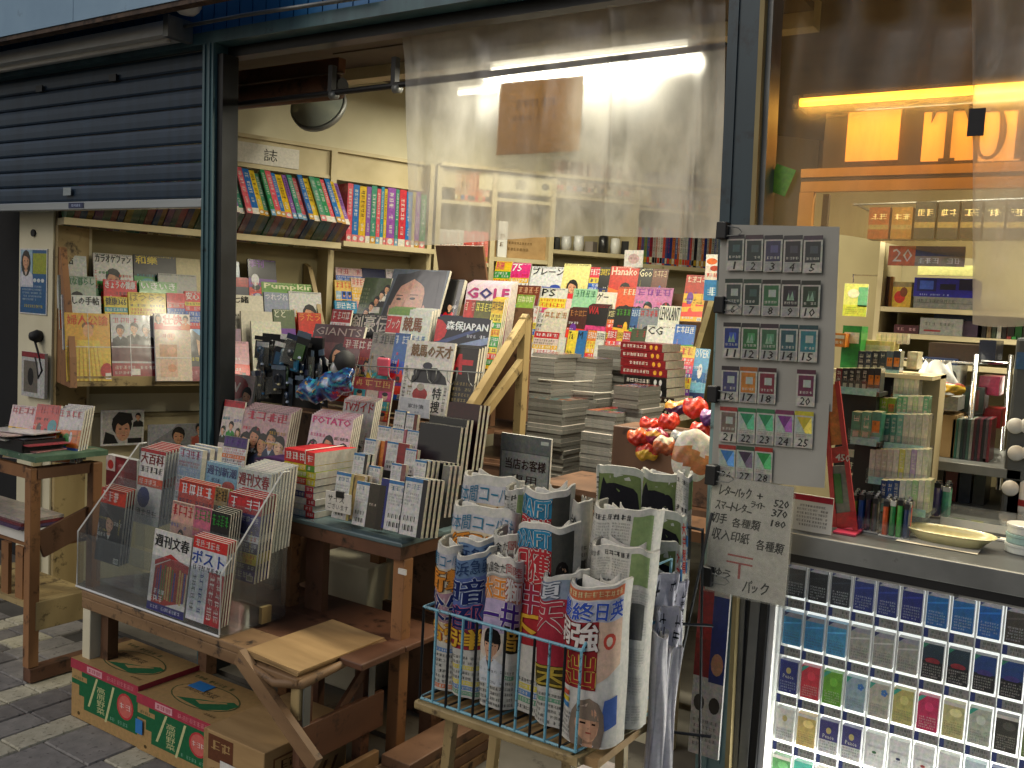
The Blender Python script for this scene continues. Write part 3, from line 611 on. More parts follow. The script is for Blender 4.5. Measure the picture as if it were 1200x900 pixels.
for k, (o_, zz) in enumerate(((.27, .10), (.20, .22), (.12, .34))): part(wbox(W, aL, W.s(378, 400, .3), .02, o_, zr+zz-.012, zr+zz), 'step', 'wood_pale', rk)
RA = 'in the left wall rack'
T = 13
rows = [  # off, x0,x1,yt,h,style,bg,title,tc,band,label,mat
 (.10, 66, 101, 298, .26, 'plain', 'd4d6d2', 'の帖', '333', None, 'white essay magazine behind glare, top tier by the pier', 'wrap'),
 (.10, 109, 155, 296, .27, 'portrait', 'd8d6d0', 'カラオケファン', '1a1a1a', None, 'white karaoke magazine with a singer on the cover, top tier', 'wrap'),
 (.10, 156, 206, 298, .27, 'photo', '141210', '和樂', 'd8c21e', None, 'black plastic wrapped magazine with yellow characters, top tier', 'wrap'),
 (.09, 206, 234, 302, .22, 'plain', 'cfc6a6', '', '998', None, 'blank cream booklet at the right end of the top tier', 'matte'),
 (.17, 68, 112, 322, .26, 'portrait', 'b6bfb2', '素敵な暮らし', '5a8a6a', None, 'pale green lifestyle magazine with a woman on the cover', 'gloss'),
 (.17, 121, 160, 327, .26, 'text', 'd8323c', 'きょうの健康', 'ffffff', 'd8323c', 'red and white health magazine in the second tier', 'gloss'),
 (.17, 163, 207, 329, .24, 'photo', '5fae3c', 'いきいき', 'ffffff', '5fae3c', 'bright green magazine in the second tier', 'wrap'),
 (.15, 185, 230, 320, .26, 'photo', 'a8a8a2', '', '777', None, 'grey glossy wrapped magazine behind the green one', 'wrap'),
 (.24, 72, 118, 345, .26, 'plain', 'd8dad6', '暮しの手帖', '2a2a2a', None, 'white magazine with brush lettering, third tier by the pier', 'gloss'),
 (.24, 122, 149, 347, .25, 'text', 'e0cc2a', '健康365', '1a1a14', 'e0cc2a', 'yellow and black health magazine, third tier', 'gloss'),
 (.24, 150, 194, 342, .26, 'text', 'ecd428', 'はつらつ', 'a89010', 'ecd428', 'bright yellow magazine about fatty liver, third tier', 'gloss'),
 (.24, 195, 216, 343, .25, 'text', 'e8dcd4', 'ゆほびか', 'd8323c', 'e0505a', 'white and pink health magazine, third tier', 'gloss'),
 (.23, 216, 246, 341, .26, 'text', 'd42a30', '安心', 'ffffff', 'd42a30', 'red magazine beside the steel post, third tier', 'gloss'),
]
for (off, x0, x1, yt, h, st, bgc, ti, tc, band, lab, mt) in rows: mag_px(W, off, x0, x1, yt, h, T, st, bgc, lab, ti, tc, band, mat=mt, t=.014)
def special(off, x0, x1, yt, h, cvf, label, mat='gloss', tilt=T, t=.014, S_=W, spine='ccc', **k):
    p = S_.hit(x0, yt, off); w = (S_.hit(x1, yt, off)-p).dot(S_.t); cv = Canvas(w, h, int(x0)); cvf(cv)
    return mag_px(S_, off, x0, x1, yt, h, tilt, '', 'ccc', label, cv=cv, mat=mat, t=t, spine=spine, **k)
def c_yel(c):
    c.rect(0, 0, 1, 1, 'e2c23e', 0); c.rect(0, .5, 1, 1, 'e6b84a', .5); c.text('婦人公論', .04, .82, .96, .97, 'd8502a', 6)
    c.ell(.5, .74, .12, .1, 'e0b080', 3); c.ell(.5, .81, .14, .06, '8a6a3a', 2.5); c.poly([(.15, 0), (.85, 0), (.75, .6), (.25, .6)], 'e8cf58', 2)
    for i in range(7): c.poly([(.15+i*.1, 0), (.19+i*.1, 0), (.22+i*.08, .5), (.2+i*.08, .5)], 'c8a030', 2.3)
    c.rect(.495, 0, .51, 1, 'f4ead0', 8); c.rect(0, .495, 1, .51, 'f4ead0', 8.2); c.ell(.9, .15, .15, .12, 'c03a2a', 5); c.rect(.86, .03, .99, .12, 'e8e4da', 6); c.greek(.05, .3, .09, .6, '7a5a10', 5, vert=True)
special(.33, 76, 128, 366, .32, c_yel, 'yellow tied magazine with orange lettering, front tier by the pier', 'wrap', spine='d8b83a')
def c_suits(c):
    c.rect(0, 0, 1, 1, 'c4c4c4', 0); c.rect(0, .25, 1, .55, '70303c', .6); c.rect(0, 0, 1, .22, 'a82a3c', .7); c.greek(.04, .86, .6, .95, 'c04a6a', 3)
    for i, (x, y) in enumerate(((.2, .74), (.5, .78), (.76, .76))): c.bust(x, y, .085, SK[i], cloth='1c1c20', L=1.5+i*.4)
    c.rect(.4, 0, .415, 1, 'eee', 8); c.rect(0, .47, 1, .485, 'eee', 8.2); c.greek(.05, .12, .95, .18, 'f0e8e0', 4); c.greek(.05, .04, .6, .09, 'f0e8e0', 4); c.rect(.42, .03, .6, .13, 'e0dcd4', 5)
special(.33, 129, 183, 368, .30, c_suits, 'tied grey magazine with three men in dark suits on the cover', 'wrap', spine='555')
def c_sou(c):
    c.rect(0, 0, 1, 1, 'd8c8b4', 0); c.rect(0, .78, 1, 1, 'e8dcd0', .6); c.rect(0, .76, 1, .82, 'cc2a34', .9); c.text('壮快', .25, .84, .78, .985, 'd42a34', 6, bold=.002); c.bust(.12, .93, .07, cloth='c33', L=2); c.bust(.88, .92, .07, cloth='d84', L=2)
    for i, (a, b) in enumerate(((.58, .74), (.36, .54), (.06, .32))): c.rect(.12, a, .6, b, ['ead8c8', 'c8a07c', 'd8b8a0'][i], 2); c.ell(.45, (a+b)/2, .12, .06, SK[i], 2.6)
    c.greek(.16, .64, .5, .7, 'b04030', 4); c.rect(0, .335, 1, .35, 'f4f0e8', 7)
special(.36, 180, 222, 367, .33, c_sou, 'narrow health monthly with red title and two small faces, front tier', 'gloss')
def c_blk(c):
    c.rect(0, 0, 1, 1, '10100f', 0); c.poly([(.4, 1), (1, 1), (1, .72)], '3a9ad0', 1); c.poly([(.55, .8), (.9, .7), (.8, .45), (.6, .5)], 'c8a080', 1.5); c.rect(0, 0, 1, .28, '9c3048', 1); c.greek(.2, .38, .9, .46, 'd8cc2a', 4); c.greek(.1, .12, .9, .2, 'd8a0a8', 4)
special(.37, 209, 246, 385, .26, c_blk, 'black magazine with maroon foot beside the steel post', 'wrap', spine='222')
rows = [
 (.09, 268, 280, 306, .2, 'photo', 'a8b8c4', '', '335', None, 'small blue grey magazine just right of the steel post', 'gloss'),
 (.10, 290, 323, 303, .26, 'photo', '1a1418', '季刊', 'a040c8', '2a1a34', 'black magazine with a purple heading in the upper wall rack', 'gloss'),
 (.12, 266, 305, 324, .26, 'photo', '252e48', 'PEN', 'c83a30', 'b0302a', 'navy magazine with large red lettering right of the steel post', 'gloss'),
 (.13, 306, 369, 330, .25, 'photo', '7aa83c', 'Pumpkin', 'e8e8c0', '6aa034', 'wide green magazine with a melon on the cover', 'gloss'),
 (.20, 270, 308, 345, .25, 'plain', 'dcd6c4', '七緒', '222', None, 'cream kimono magazine with two black characters', 'matte'),
 (.19, 309, 338, 342, .25, 'plain', '98a0b4', 'つれづれ', 'dcdce4', None, 'grey blue magazine with white script title', 'gloss'),
 (.19, 338, 376, 341, .26, 'portrait', 'd0d0cc', '', '888', None, 'white magazine with a dark suited man on the cover', 'gloss'),
 (.27, 282, 319, 364, .27, 'plain', 'd2ccba', '', '7a6a50', None, 'pale booklet under the kimono magazine', 'matte'),
 (.26, 320, 345, 362, .26, 'photo', '6a7a58', 'とと', 'f0f0d8', None, 'green illustrated magazine beside the pale booklet', 'gloss'),
 (.27, 349, 376, 366, .26, 'photo', 'c83a24', 'うたう', 'e8a040', None, 'orange red magazine at the end of the wall rack', 'gloss'),
 (.34, 294, 329, 376, .30, 'plain', 'd6d4c2', '', '333', None, 'white magazine with a small dark picture, front tier right of the post', 'gloss'),
 (.32, 266, 282, 385, .26, 'plain', '9a7c90', '', 'c8b0c0', None, 'mauve magazine touching the steel post', 'gloss'),
 (.38, 266, 291, 400, .28, 'photo', 'd4a8b0', '', 'e8e050', None, 'pink magazine in the lowest tier right of the post', 'gloss'),
]
for (off, x0, x1, yt, h, st, bgc, ti, tc, band, lab, mt) in rows: mag_px(W, off, x0, x1, yt, h, T, st, bgc, lab, ti, tc, band, mat=mt, t=.016)
rows = [
 (.08, 393, 424, 313, .22, 'text', 'd4b8b8', None, 'b84a5a', None, 'pink lettered magazine in the second wall bay', 'gloss'), (.08, 424, 451, 314, .2, 'plain', '1f2a5c', '', 'ccc', None, 'navy booklet in the second wall bay', 'gloss'), (.08, 452, 470, 315, .2, 'plain', 'd8d0d4', None, '888', None, 'pale booklet in the second wall bay', 'gloss'),
 (.16, 392, 412, 328, .27, 'grid', 'e0c060', None, 'd84a2a', None, 'yellow and red puzzle magazine in the second wall bay', 'gloss'), (.16, 411, 430, 325, .27, 'text', 'd8c0b0', None, 'c83a2a', None, 'orange red puzzle magazine in the second wall bay', 'gloss'), (.15, 440, 470, 330, .27, 'photo', '8aa8b8', None, 'eee', None, 'blue magazine half hidden in the second wall bay', 'gloss'), (.15, 470, 500, 330, .27, 'group', 'c8a0a0', None, 'c03a5a', None, 'rose magazine half hidden in the second wall bay', 'gloss'),
 (.24, 392, 418, 352, .27, 'photo', '3a9ac0', None, 'ffffff', None, 'turquoise magazine low in the second wall bay', 'gloss'), (.24, 418, 446, 356, .27, 'group', 'd88a90', None, 'c02a40', None, 'salmon magazine low in the second wall bay', 'gloss')]
for (off, x0, x1, yt, h, st, bgc, ti, tc, band, lab, mt) in rows: mag_px(W, off, x0, x1, yt, h, T, st, bgc, lab, ti, tc, band, mat=mt, t=.016)
# hidden part of the tier behind the steel post is left out
# things on the pier
def card_px(x0, y0, x1, y1, Y, cvf, name, label, cat, mat='gloss', t=.002, S_=None):
    S_ = S_ or Surf((0, Y, 0), 0); p = S_.hit(x0, y1); q = S_.hit(x1, y1); z = S_.hit(x0, y0).z
    w = (q-p).dot(S_.t); h = z-p.z; o = MB().box((0, 0, 0), (w, t, h), 'd8d6d0').build(name, 'matte', mw=frame(p, S_.t, (0, 0, 1))); o['loc0'] = (0, 0, 0)
    tag(o, label, cat); c = Canvas(w, h, int(x0+y0)); cvf(c); part(c.flat(), 'print', mat, o); return o
def c_post(c):
    c.rect(0, 0, 1, 1, '1f6f9e', 0); c.rect(.0, .55, .45, 1, 'a8c4d4', 1); c.bust(.22, .82, .13, cloth='e8e8ee', L=1.5, long=True); c.rect(.47, .62, 1, .93, 'a8b030', 1); c.rect(0, 0, 1, .02, 'e8e8e4', 6); c.rect(0, .98, 1, 1, 'e8e8e4', 6)
    c.rect(0, 0, .03, 1, 'e8e8e4', 6.3); c.rect(.97, 0, 1, 1, 'e8e8e4', 6.3)
    for i in range(3): c.ell(.55+.14*i, .52, .06, .03, 'e8eef0', 3)
    c.para(.1, .2, .8, .45, 5, 'c8dce8', 3); c.greek(.1, .1, .85, .15, 'e0d040', 3)
card_px(23, 291, 55, 367, 2.547, c_post, 'poster', 'blue and green poster with a woman stuck on the pier', 'poster')
def c_kn(c): c.rect(0, 0, 1, 1, 'd0d0cc', 0); c.rect(0, .88, 1, 1, 'a84048', 1); c.rect(.1, .1, .7, .8, '8a8478', 1); c.ell(.4, .45, .13, .2, '222', 2); c.rect(.75, .05, .8, .85, 'eee', 2)
card_px(25, 411, 52, 463, 2.52, c_kn, 'hanging_packet', 'clear packet with a red header hanging from the pier', 'packet', 'wrap', .015)
bq = onY(43, 394, 2.53); hk = thing('wall_hook', 'black hook with a cable loop on the pier below the poster', 'hook', bq)
part(MB().lathe([(0, -.03), (.026, -.022), (.032, 0), (.02, .03), (0, .035)], bq, 12, M4=Matrix.Rotation(math.pi/2, 4, 'X')), 'knob', 'rubber', hk, smooth=True)
part(MB().tube([bq+V((.0, -.01, -.02)), bq+V((.04, -.01, -.09)), bq+V((.07, -.01, -.16)), bq+V((.04, -.01, -.2)), bq+V((.01, -.01, -.1))], .006, 6), 'cable', 'rubber', hk, smooth=True)
bq = onY(39, 273, 2.545); sk = MB().lathe([(0, -.01), (.016, -.01), (.018, .004), (0, .004)], bq, 12, M4=Matrix.Rotation(math.pi/2, 4, 'X')).build('wall_socket', 'rubber', origin=bq); tag(sk, 'small round black socket near the top of the pier', 'socket')
# calendars propped below the rack
WC = W
def c_cal1(c):
    c.rect(0, 0, 1, 1, 'd6d4ce', 0); c.rect(.04, .06, .96, .94, 'c4c0ba', .6); c.ell(.48, .6, .24, .34, '1a1412', 1.5); c.ell(.5, .42, .17, .3, 'd2a486', 2); c.poly([(.25, .75), (.48, .55), (.74, .72), (.7, .9), (.4, .95)], '1a1412', 2.5); c.poly([(.05, .06), (.4, .06), (.3, .3), (.1, .4)], '222', 2)
    for s_ in (.44, .58): c.rect(s_-.03, .45, s_+.03, .48, '2a1a14', 3)
    c.rect(.48, .27, .56, .29, 'a4483c', 3); c.bust(.86, .8, .06, cloth='222', L=3); c.rect(.62, .06, .95, .2, '1c1c20', 2.4)
card_px(118, 481, 168, 523, 0, c_cal1, 'calendar', 'calendar with a dark haired face propped below the wall rack', 'calendar', S_=Surf(W.at(0, .12, 0), 70.4), t=.012)
def c_cal2(c):
    c.rect(0, 0, 1, 1, '9a9a9c', 0); c.poly([(0, .3), (.4, .8), (.5, 1), (0, 1)], 'b8b8ba', .6); c.bust(.52, .58, .1, cloth='111', L=1.5); c.bust(.9, .8, .07, cloth='b06050', L=1.5); c.rect(.74, .2, 1, .55, 'b88878', 1)
card_px(173, 498, 240, 532, 0, c_cal2, 'calendar', 'wide grey calendar with a woman in black beside the acrylic rack', 'calendar', S_=Surf(W.at(0, .12, 0), 70.4), t=.012)
kb = thing('wall_base_board', 'khaki boarded wall base with a ledge under the wall rack', 'board', W.at(.5, .1, .5)); zk = W.hit(150, 488, .06).z
part(wbox(W, -.1, 2.0, .002, .05, .0, zk), 'board', 'wood_cream', kb); part(wbox(W, -.1, 2.0, .002, .065, zk, zk+.015), 'ledge', 'wall_khaki', kb)
# ================================================================ rear shelving and racks
rs = thing('rear_shelving', 'tall cream shelving along the rear wall behind the plastic sheet', 'shelving', W2.at(.5, .1, 0))
b510 = W2.s(512, 290, .22); b577 = W2.s(577, 290, .22); b645 = W2.s(646, 290, .22); b745 = W2.s(744, 290, .22); b843 = W2.s(850, 290, .22)
zt2 = W2.hit(600, 203, .2).z; 
for b in (b510, b577, b645, b745, b843): part(wbox(W2, b-.015, b+.015, .002, .22, 0, zt2), 'upright', 'wood_cream', rs)
BAY = [(b510, b577), (b577, b645), (b645, b745), (b745, b843)]
for k, (p, q) in enumerate(BAY):
    part(wbox(W2, p+.016, q-.016, .002, .20, zt2-.12, zt2-.01), 'header_panel', 'wood_cream', rs)
    for (px, py) in ((540, 306), (610, 303), (690, 295), (795, 312))[k:k+1]:
        z = W2.hit(px, py, .22).z; part(wbox(W2, p+.016, q-.016, .002, .21, z-.025, z), 'shelf', 'wood_cream', rs)
        zz = z+.36; part(wbox(W2, p+.016, q-.016, .002, .20, zz-.02, zz), 'shelf', 'wood_cream', rs); part(wbox(W2, p+.016, q-.016, .002, .012, z, zt2-.125), 'back_panel', 'wall_khaki', rs)
part(wbox(W2, b510, b843, .002, .24, zt2, zt2+.02), 'moulding', 'wood_cream', rs)
o = part(Canvas(.5, .1, 2).rect(0, 0, 1, 1, 'd8cfa8', 0).text('書', .45, .2, .6, .8, '4a4a40', 2).text('●', .8, .3, .9, .7, '4a4a40', 2).flat(), 'label_card', 'matte', rs, mw=frame(W2.at(b577-.1, .203, zt2-.115), W2.t, (0, 0, 1))); o.matrix_parent_inverse = Matrix.Translation(-V(rs['loc0']))
def comics(p, q, z, cols, cn, where, h=.19, tmin=.016, tmax=.026, seed=1, off=.2, grp='paperbacks on the rear shelves'):
    r = random.Random(seed); a = p; i = 0
    while a < q-.03:
        t = r.uniform(tmin, tmax); k = int((a-p)/(q-p)*len(cols)); c = cols[k] if isinstance(cols[k], str) else r.choice(cols[k])
        hh = h*r.uniform(.93, 1.0)
        o = MB().box((0, 0, 0), (t-.0015, .13, hh), 'd4ccb8', cols=dict(f=c, l=c, r=c)).build('paperback', 'matte', mw=frame(W2.at(a, off, z), W2.t, (0, 0, 1))); o['loc0'] = (0, 0, 0)
        tag(o, f'{cn} paperback, {ordn(i)} from the left {where}' if i < 40 else f'{cn} paperback {where}', 'book', grp)
        cv = Canvas(t-.0015, hh, i).rect(0, 0, 1, 1, c, 0).greek(.2, .35, .8, .9, r.choice(['222', 'a22', '335', 'eee', 'c50']), 1, vert=True).rect(.05, .05, .95, .2, r.choice(['d8502a', '3a6aa0', '222', 'd8d0b0', 'c0a030']), .6)
        part(cv.flat(), 'spine', 'gloss', o); a += t; i += 1
z1 = W2.hit(540, 306, .22).z; comics(b510+.02, b577, z1, ['e0dcd4', 'e0dcd4', 'e2ddd2', 'dc5038', 'dc5038', 'd87060', 'e08878'], 'white and red spined', 'on the first rear bay shelf', seed=3)
comics(b510+.1, b577, z1+.36, ['c8a070', 'd89060', 'e0c8a8'], 'tan spined', 'on the upper shelf of the first rear bay', seed=4)
z3 = W2.hit(690, 295, .22).z; comics(b645+.02, b745, z3+.36, [['b89878', '8a6a50', 'c8b8a0', '7a5a50', 'a08070', 'd0c0b0']]*2, 'brown spined', 'on the upper shelf of the middle rear bay', seed=5, h=.2)
z4 = W2.hit(795, 312, .22).z; comics(b745+.02, b843, z4, [['c8a898', 'd86050', '3a4a90', 'd8d4c8', '5a6a9a', 'a02838', '2a2a2a', 'b8b8b0', '7a9a60', 'd08040']]*6, 'mixed colour spined', 'on the right rear bay shelf', seed=6, h=.24, tmin=.014, tmax=.022)
comics(b745+.1, b843-.1, z4+.36, [['787088', '9a92a0', '5a5468', 'b0a8a0']], 'grey spined', 'on the upper shelf of the right rear bay', seed=7, h=.24)
z2 = W2.hit(610, 303, .22).z
bxs = [('tan cardboard carton on the second rear bay shelf', .03, .40, .16, 'b09050'), ('white slip case standing on the second rear bay shelf', .04, .10, .22, 'd8d4c4')]
for lab, a, b, h, c in bxs:
    mb = wbox(W2, b577+a, b577+b, .05 if c == 'b09050' else .17, .16 if c == 'b09050' else .2, z2, z2+h); o = mb.build('shelf_carton', 'card' if c == 'b09050' else 'paper_white', origin=W2.at(b577+a, .1, z2), bevel=.004); tag(o, lab, 'box')
    oc = Canvas(b-a, h, 3); oc.greek(.1, .3, .6, .42, '6a5028', 1).greek(.1, .55, .7, .65, '6a5028', 1); part(oc.flat(), 'print', 'matte', o, mw=frame(W2.at(b577+a, .162 if c == 'b09050' else .202, z2), W2.t, (0, 0, 1))).matrix_parent_inverse = Matrix.Translation(-V(o.location))
for i in range(8):   # small boxes and cups under the sheet edge
    a = b645+.05+i*.085; c = ['222', 'c8c8c4', 'd0d0cc', '888078', '2a2a2a', 'd8d8d0', '333', '1c1c1c'][i]; h = [.08, .09, .1, .07, .11, .1, .09, .07][i]
    p = W2.at(a, .12, z3)
    mb = MB(c); mb.lathe([(0, 0), (.03, 0), (.034, h*.5), (.03, h), (.02, h+.005), (0, h+.005)], p, 10) if i % 3 else mb.box((p.x-.03, p.y-.03, z3), (p.x+.03, p.y+.03, z3+h))
    o = mb.build('small_pot', 'plastic', origin=p, smooth=bool(i % 3)); tag(o, f'small {"dark" if c[0] in "123" else "pale"} pot on the middle rear shelf, {ORD[i]} from the left', 'pot', 'pots on the rear shelf')
# ---------------------------------------------------------------- rear magazine rack
B = Surf((-2.4, 4.55, 0), 6)
br = thing('rear_magazine_rack', 'stepped wooden rack full of magazines at the back of the shop', 'rack', B.at(0, 0, 0))
aL = B.s(578, 340); aR = B.s(838, 340)
for k in range(5): part(wbox(B, aL, aR, -.10, .12+.09*k, 1.52-.155*k-.30+.07, 1.52-.155*k-.29+.07), 'step', 'wood_brown', br)
part(wbox(B, aL, aR, -.13, -.10, .4, 1.62), 'back_panel', 'wood_brown', br); part(wbox(B, aL, aR, .44, .46, .4, .70), 'front_panel', 'wood_brown', br)
P = [B.at(aR-.02, .55, .4), B.at(aR-.02, .52, 1.0), B.at(aR-.02, -.02, 1.66), B.at(aR-.02, -.12, 1.66), B.at(aR-.02, -.12, .4)]
part(MB().prism(P, B.t*.03), 'side_board', 'tan_board', br)
R1 = 'top tier of the rear rack'
def rearrow(off, h, items, where, tilt=16):
    for i, it in enumerate(items):
        x0, x1, yt, st, bgc, ti, tc, lab = it[:8]; kw = it[8] if len(it) > 8 else {}
        mag_px(B, off, x0, x1, yt, h, tilt, st, bgc, f'{lab}, {where}', ti, tc, **kw)
rearrow(-.06, .29, [
 (582, 601, 306, 'text', 'e8c81e', '別冊', 'd02878', 'yellow magazine with magenta lettering'), (601, 623, 308, 'text', 'd83a8c', '75', 'ffffff', 'magenta magazine numbered 75'),
 (624, 664, 312, 'photo', 'd4d6d8', 'ブレーン', '3a3a44', 'white magazine with a purple and orange streak', dict(acc=['5a3a8c', 'e0883a', '3a5ab0', 'e8c060'])),
 (662, 693, 309, 'portrait', 'e4dc98', '', 'c8a020', 'pale yellow magazine with a drawn purple haired figure'), (693, 705, 313, 'text', 'd83050', None, 'ffffff', 'narrow crimson magazine'), (704, 717, 313, 'photo', '1c1a14', None, 'd8c020', 'black magazine with yellow heading'),
 (717, 750, 312, 'portrait', 'c8402e', 'Hanako', 'f0d8c8', 'red magazine with a woman on the cover'), (750, 766, 314, 'photo', '1a1a1a', 'Goo', 'd8d0b0', 'black magazine with round lettering'), (766, 784, 315, 'photo', '7a4a38', None, 'c8b090', 'brown magazine')], R1)
rearrow(.05, .28, [
 (607, 634, 334, 'photo', '8a4a30', None, 'c8a080', 'rust brown magazine'), (635, 666, 337, 'text', 'd4d4ce', 'PS', '1a1a1a', 'white magazine with black capitals'), (651, 684, 343, 'plain', 'e0c4c4', None, 'd02a3a', 'pink magazine with a red block', dict(band='d83a44', tt=.1)),
 (673, 701, 338, 'plain', '9cc8a8', None, '3a7a5a', 'mint green magazine'), (700, 726, 342, 'plain', 'd8d4c8', 'ゲー', '2a2a2a', 'white magazine with slanted black lettering'), (725, 748, 336, 'portrait', 'd8683a', None, 'f0e0c0', 'orange magazine with a dark haired woman'), (746, 790, 336, 'group', 'c884b0', None, '8a3aa0', 'wide mauve magazine with several women')], 'second tier of the rear rack')
rearrow(.15, .27, [
 (607, 627, 345, 'portrait', '9ab858', None, 'e8e8c0', 'green magazine with a woman'), (617, 632, 358, 'text', 'd8d4d0', None, 'c83a5a', 'white magazine with pink type'), (638, 667, 363, 'plain', 'cfcabc', None, 'b08050', 'cream magazine with tan lettering', dict(n=3, t=.01)), (668, 690, 361, 'photo', '5a2a1e', None, 'b08050', 'dark brown magazine', dict(n=2)),
 (690, 714, 358, 'photo', '1e1418', 'WA', 'c02a34', 'black magazine with red capitals', dict(n=3, t=.009)), (714, 724, 362, 'text', '3a3a34', None, 'd8d0a0', 'narrow dark magazine'), (722, 741, 360, 'photo', '16180f', None, '58a030', 'black and green magazine', dict(n=2)), (741, 752, 361, 'photo', '3a6a9c', None, 'c8d8e8', 'narrow blue magazine'),
 (750, 774, 361, 'portrait', '8a9098', None, 'b83038', 'grey car magazine with a man'), (774, 799, 358, 'plain', 'd8d8cc', 'LEVOLANT', '161616', 'white motoring magazine with tall black capitals', dict(tt=.3))], 'third tier of the rear rack')
rearrow(.26, .27, [
 (627, 656, 388, 'text', 'd8c8c0', None, 'ffffff', 'white magazine with a red band', dict(band='c8323a', tt=.12)), (642, 664, 394, 'plain', 'd0cfc8', '鉄道', '2a2a2a', 'grey railway magazine'), (667, 678, 387, 'plain', 'e0cc3a', 'Ta', '1a1a1a', 'yellow pocket magazine'), (678, 689, 387, 'plain', '2a7ab0', 'M', '10182a', 'blue pocket magazine'),
 (690, 700, 387, 'text', 'd88a2a', None, 'ffffff', 'orange pocket magazine'), (700, 710, 388, 'plain', 'd0d0c8', None, '555', 'white pocket magazine'), (713, 724, 386, 'text', 'c83a34', None, 'ffffff', 'red pocket magazine'), (724, 731, 387, 'text', 'd8b82a', None, '222', 'thin yellow pocket magazine'), (731, 740, 388, 'text', 'b83a44', None, 'eee', 'dull red pocket magazine'), (741, 759, 385, 'photo', '4a5a34', None, 'a03a3a', 'dark green magazine'),
 (759, 793, 381, 'photo', 'd4d4ce', 'CG', '141414', 'white motoring magazine titled with two black capitals', dict(acc=['d8d0c8', 'c8a0a0', 'c0c0b8', 'e0dcd4'])), (792, 816, 380, 'photo', '3a78c0', None, 'ffffff', 'sky blue magazine')], 'fourth tier of the rear rack')
rearrow(.38, .27, [
 (780, 816, 404, 'text', 'e0c43a', None, 'c83a2a', 'yellow magazine'), (778, 796, 416, 'text', 'd8c4bc', None, 'c83a4a', 'pink and white magazine'), (794, 806, 416, 'text', 'c05090', None, 'f0e040', 'purple magazine'), (803, 817, 412, 'photo', 'd8cc3a', None, '1a3a8a', 'yellow and navy magazine'), (815, 833, 408, 'photo', '5aa4cc', 'OVER', 'e8f0f4', 'light blue magazine with white capitals', dict(acc=['2a78b0', '1a3a70', '8ac4dc', '3a90c0']))], 'lowest tier of the rear rack')
rearrow(.2, .24, [(805, 830, 322, 'photo', 'b8442c', None, 'e8d8c0', 'red magazine beyond the side board', )], 'right end of the rear rack')
tk = onY(856, 300, 3.9)
def c_sn(c):
    c.rect(0, 0, 1, 1, 'd8d0c4', 0); c.rect(0, .75, 1, 1, 'e8e4dc', .6); c.ell(.4, .85, .35, .07, 'd87830', 1.5); c.ell(.6, .7, .3, .06, 'b84a28', 1.6); c.rect(0, 0, 1, .45, '3a8ab8', .8); c.greek(.1, .5, .9, .6, 'c83a2a', 2); c.greek(.2, .1, .8, .3, 'e0eef4', 2)
card_px(824, 298, 842, 352, 3.9, c_sn, 'snack_packet', 'white and blue snack packet hanging above the lowest tier', 'packet', 'wrap', .012)
def c_wh(c): c.rect(0, 0, 1, 1, 'd8d6d2', 0); c.ell(.5, .5, .3, .3, 'c8b0b0', 1); c.greek(.3, .45, .7, .6, '9a8a8a', 2)
card_px(731, 293, 753, 313, 4.62, c_wh, 'price_card', 'white card standing above the red magazine on the rear rack', 'card')
# ---------------------------------------------------------------- stacks of magazines
def nth(n):
    if n < 21: return ORD[n-1]
    t = {2: 'twenty', 3: 'thirty', 4: 'forty', 5: 'fifty', 6: 'sixty'}[n//10]
    return t + '-' + ORD[n % 10-1] if n % 10 else {2: 'twentieth', 3: 'thirtieth', 4: 'fortieth', 5: 'fiftieth', 6: 'sixtieth'}[n//10]
def pile(x, y, z0, z1, w, d, label, group, seed, th=.017, cover_col='b88070', pages=('76756f', '8c8b85', '807f79'), yaw=0, shift=.006, bundle=6, name='magazine', mat='matte'):
    r = random.Random(seed); z = z0; i = 0; n = int((z1-z0)/th); dx = dy = 0; top = None
    ms = [MB().box((-w/2, -d/2, 0), (w/2, d/2, th-.0012), c, cols=dict(t='c8beb4', f='6c6a64' if k == 0 else c)).mesh(name, mat) for k, c in enumerate(pages)]
    for i in range(n):
        if i % bundle == 0: dx = r.uniform(-shift, shift)*2.2; dy = r.uniform(-shift, shift)*2.2; da = r.uniform(-.03, .03)
        o = bpy.data.objects.new(name, r.choice(ms)); COL.objects.link(o)
        o.location = (x+dx+r.uniform(-1, 1)*shift*.4, y+dy+r.uniform(-1, 1)*shift*.4, z); o.rotation_euler = (0, 0, yaw+da+r.uniform(-.012, .012)); z += th
        o['loc0'] = (0, 0, 0); tag(o, f'{nth(n-i)} magazine from the top of {label}', 'magazine', group); top = o
    cv = cover(w, d, seed, 'grid', cover_col, None, 'd02a34', None); mb = MB(); cv.emit(mb, lambda u, v, L: ((u-.5)*w, (v-.5)*d, th-.001+L*.00022)); part(mb, 'cover', 'wrap', top)
    return z
def tie(x, y, z, w, d, name='tie_string', label='white plastic string around a magazine bundle'):
    t = MB(); e = .003
    t.tube([(x-w/2-e, y-d/2-e, z), (x+w/2+e, y-d/2-e, z+.004), (x+w/2+e, y+d/2+e, z), (x-w/2-e, y+d/2+e, z)], .0025, 5, closed=True); return t
tb = thing('rear_stack_table', 'dark low table carrying the grey magazine stacks', 'table', (-1.9, 3.5, 0))
part(MB().box((-2.35, 3.3, .66), (-1.2, 4.1, .70)), 'table_top', 'wood_brown', tb)
for (x, y) in ((-2.31, 3.34), (-1.24, 3.34), (-2.31, 4.06), (-1.24, 4.06)): part(MB().box((x-.025, y-.025, 0), (x+.025, y+.025, .659)), 'leg', 'wood_brown', tb)
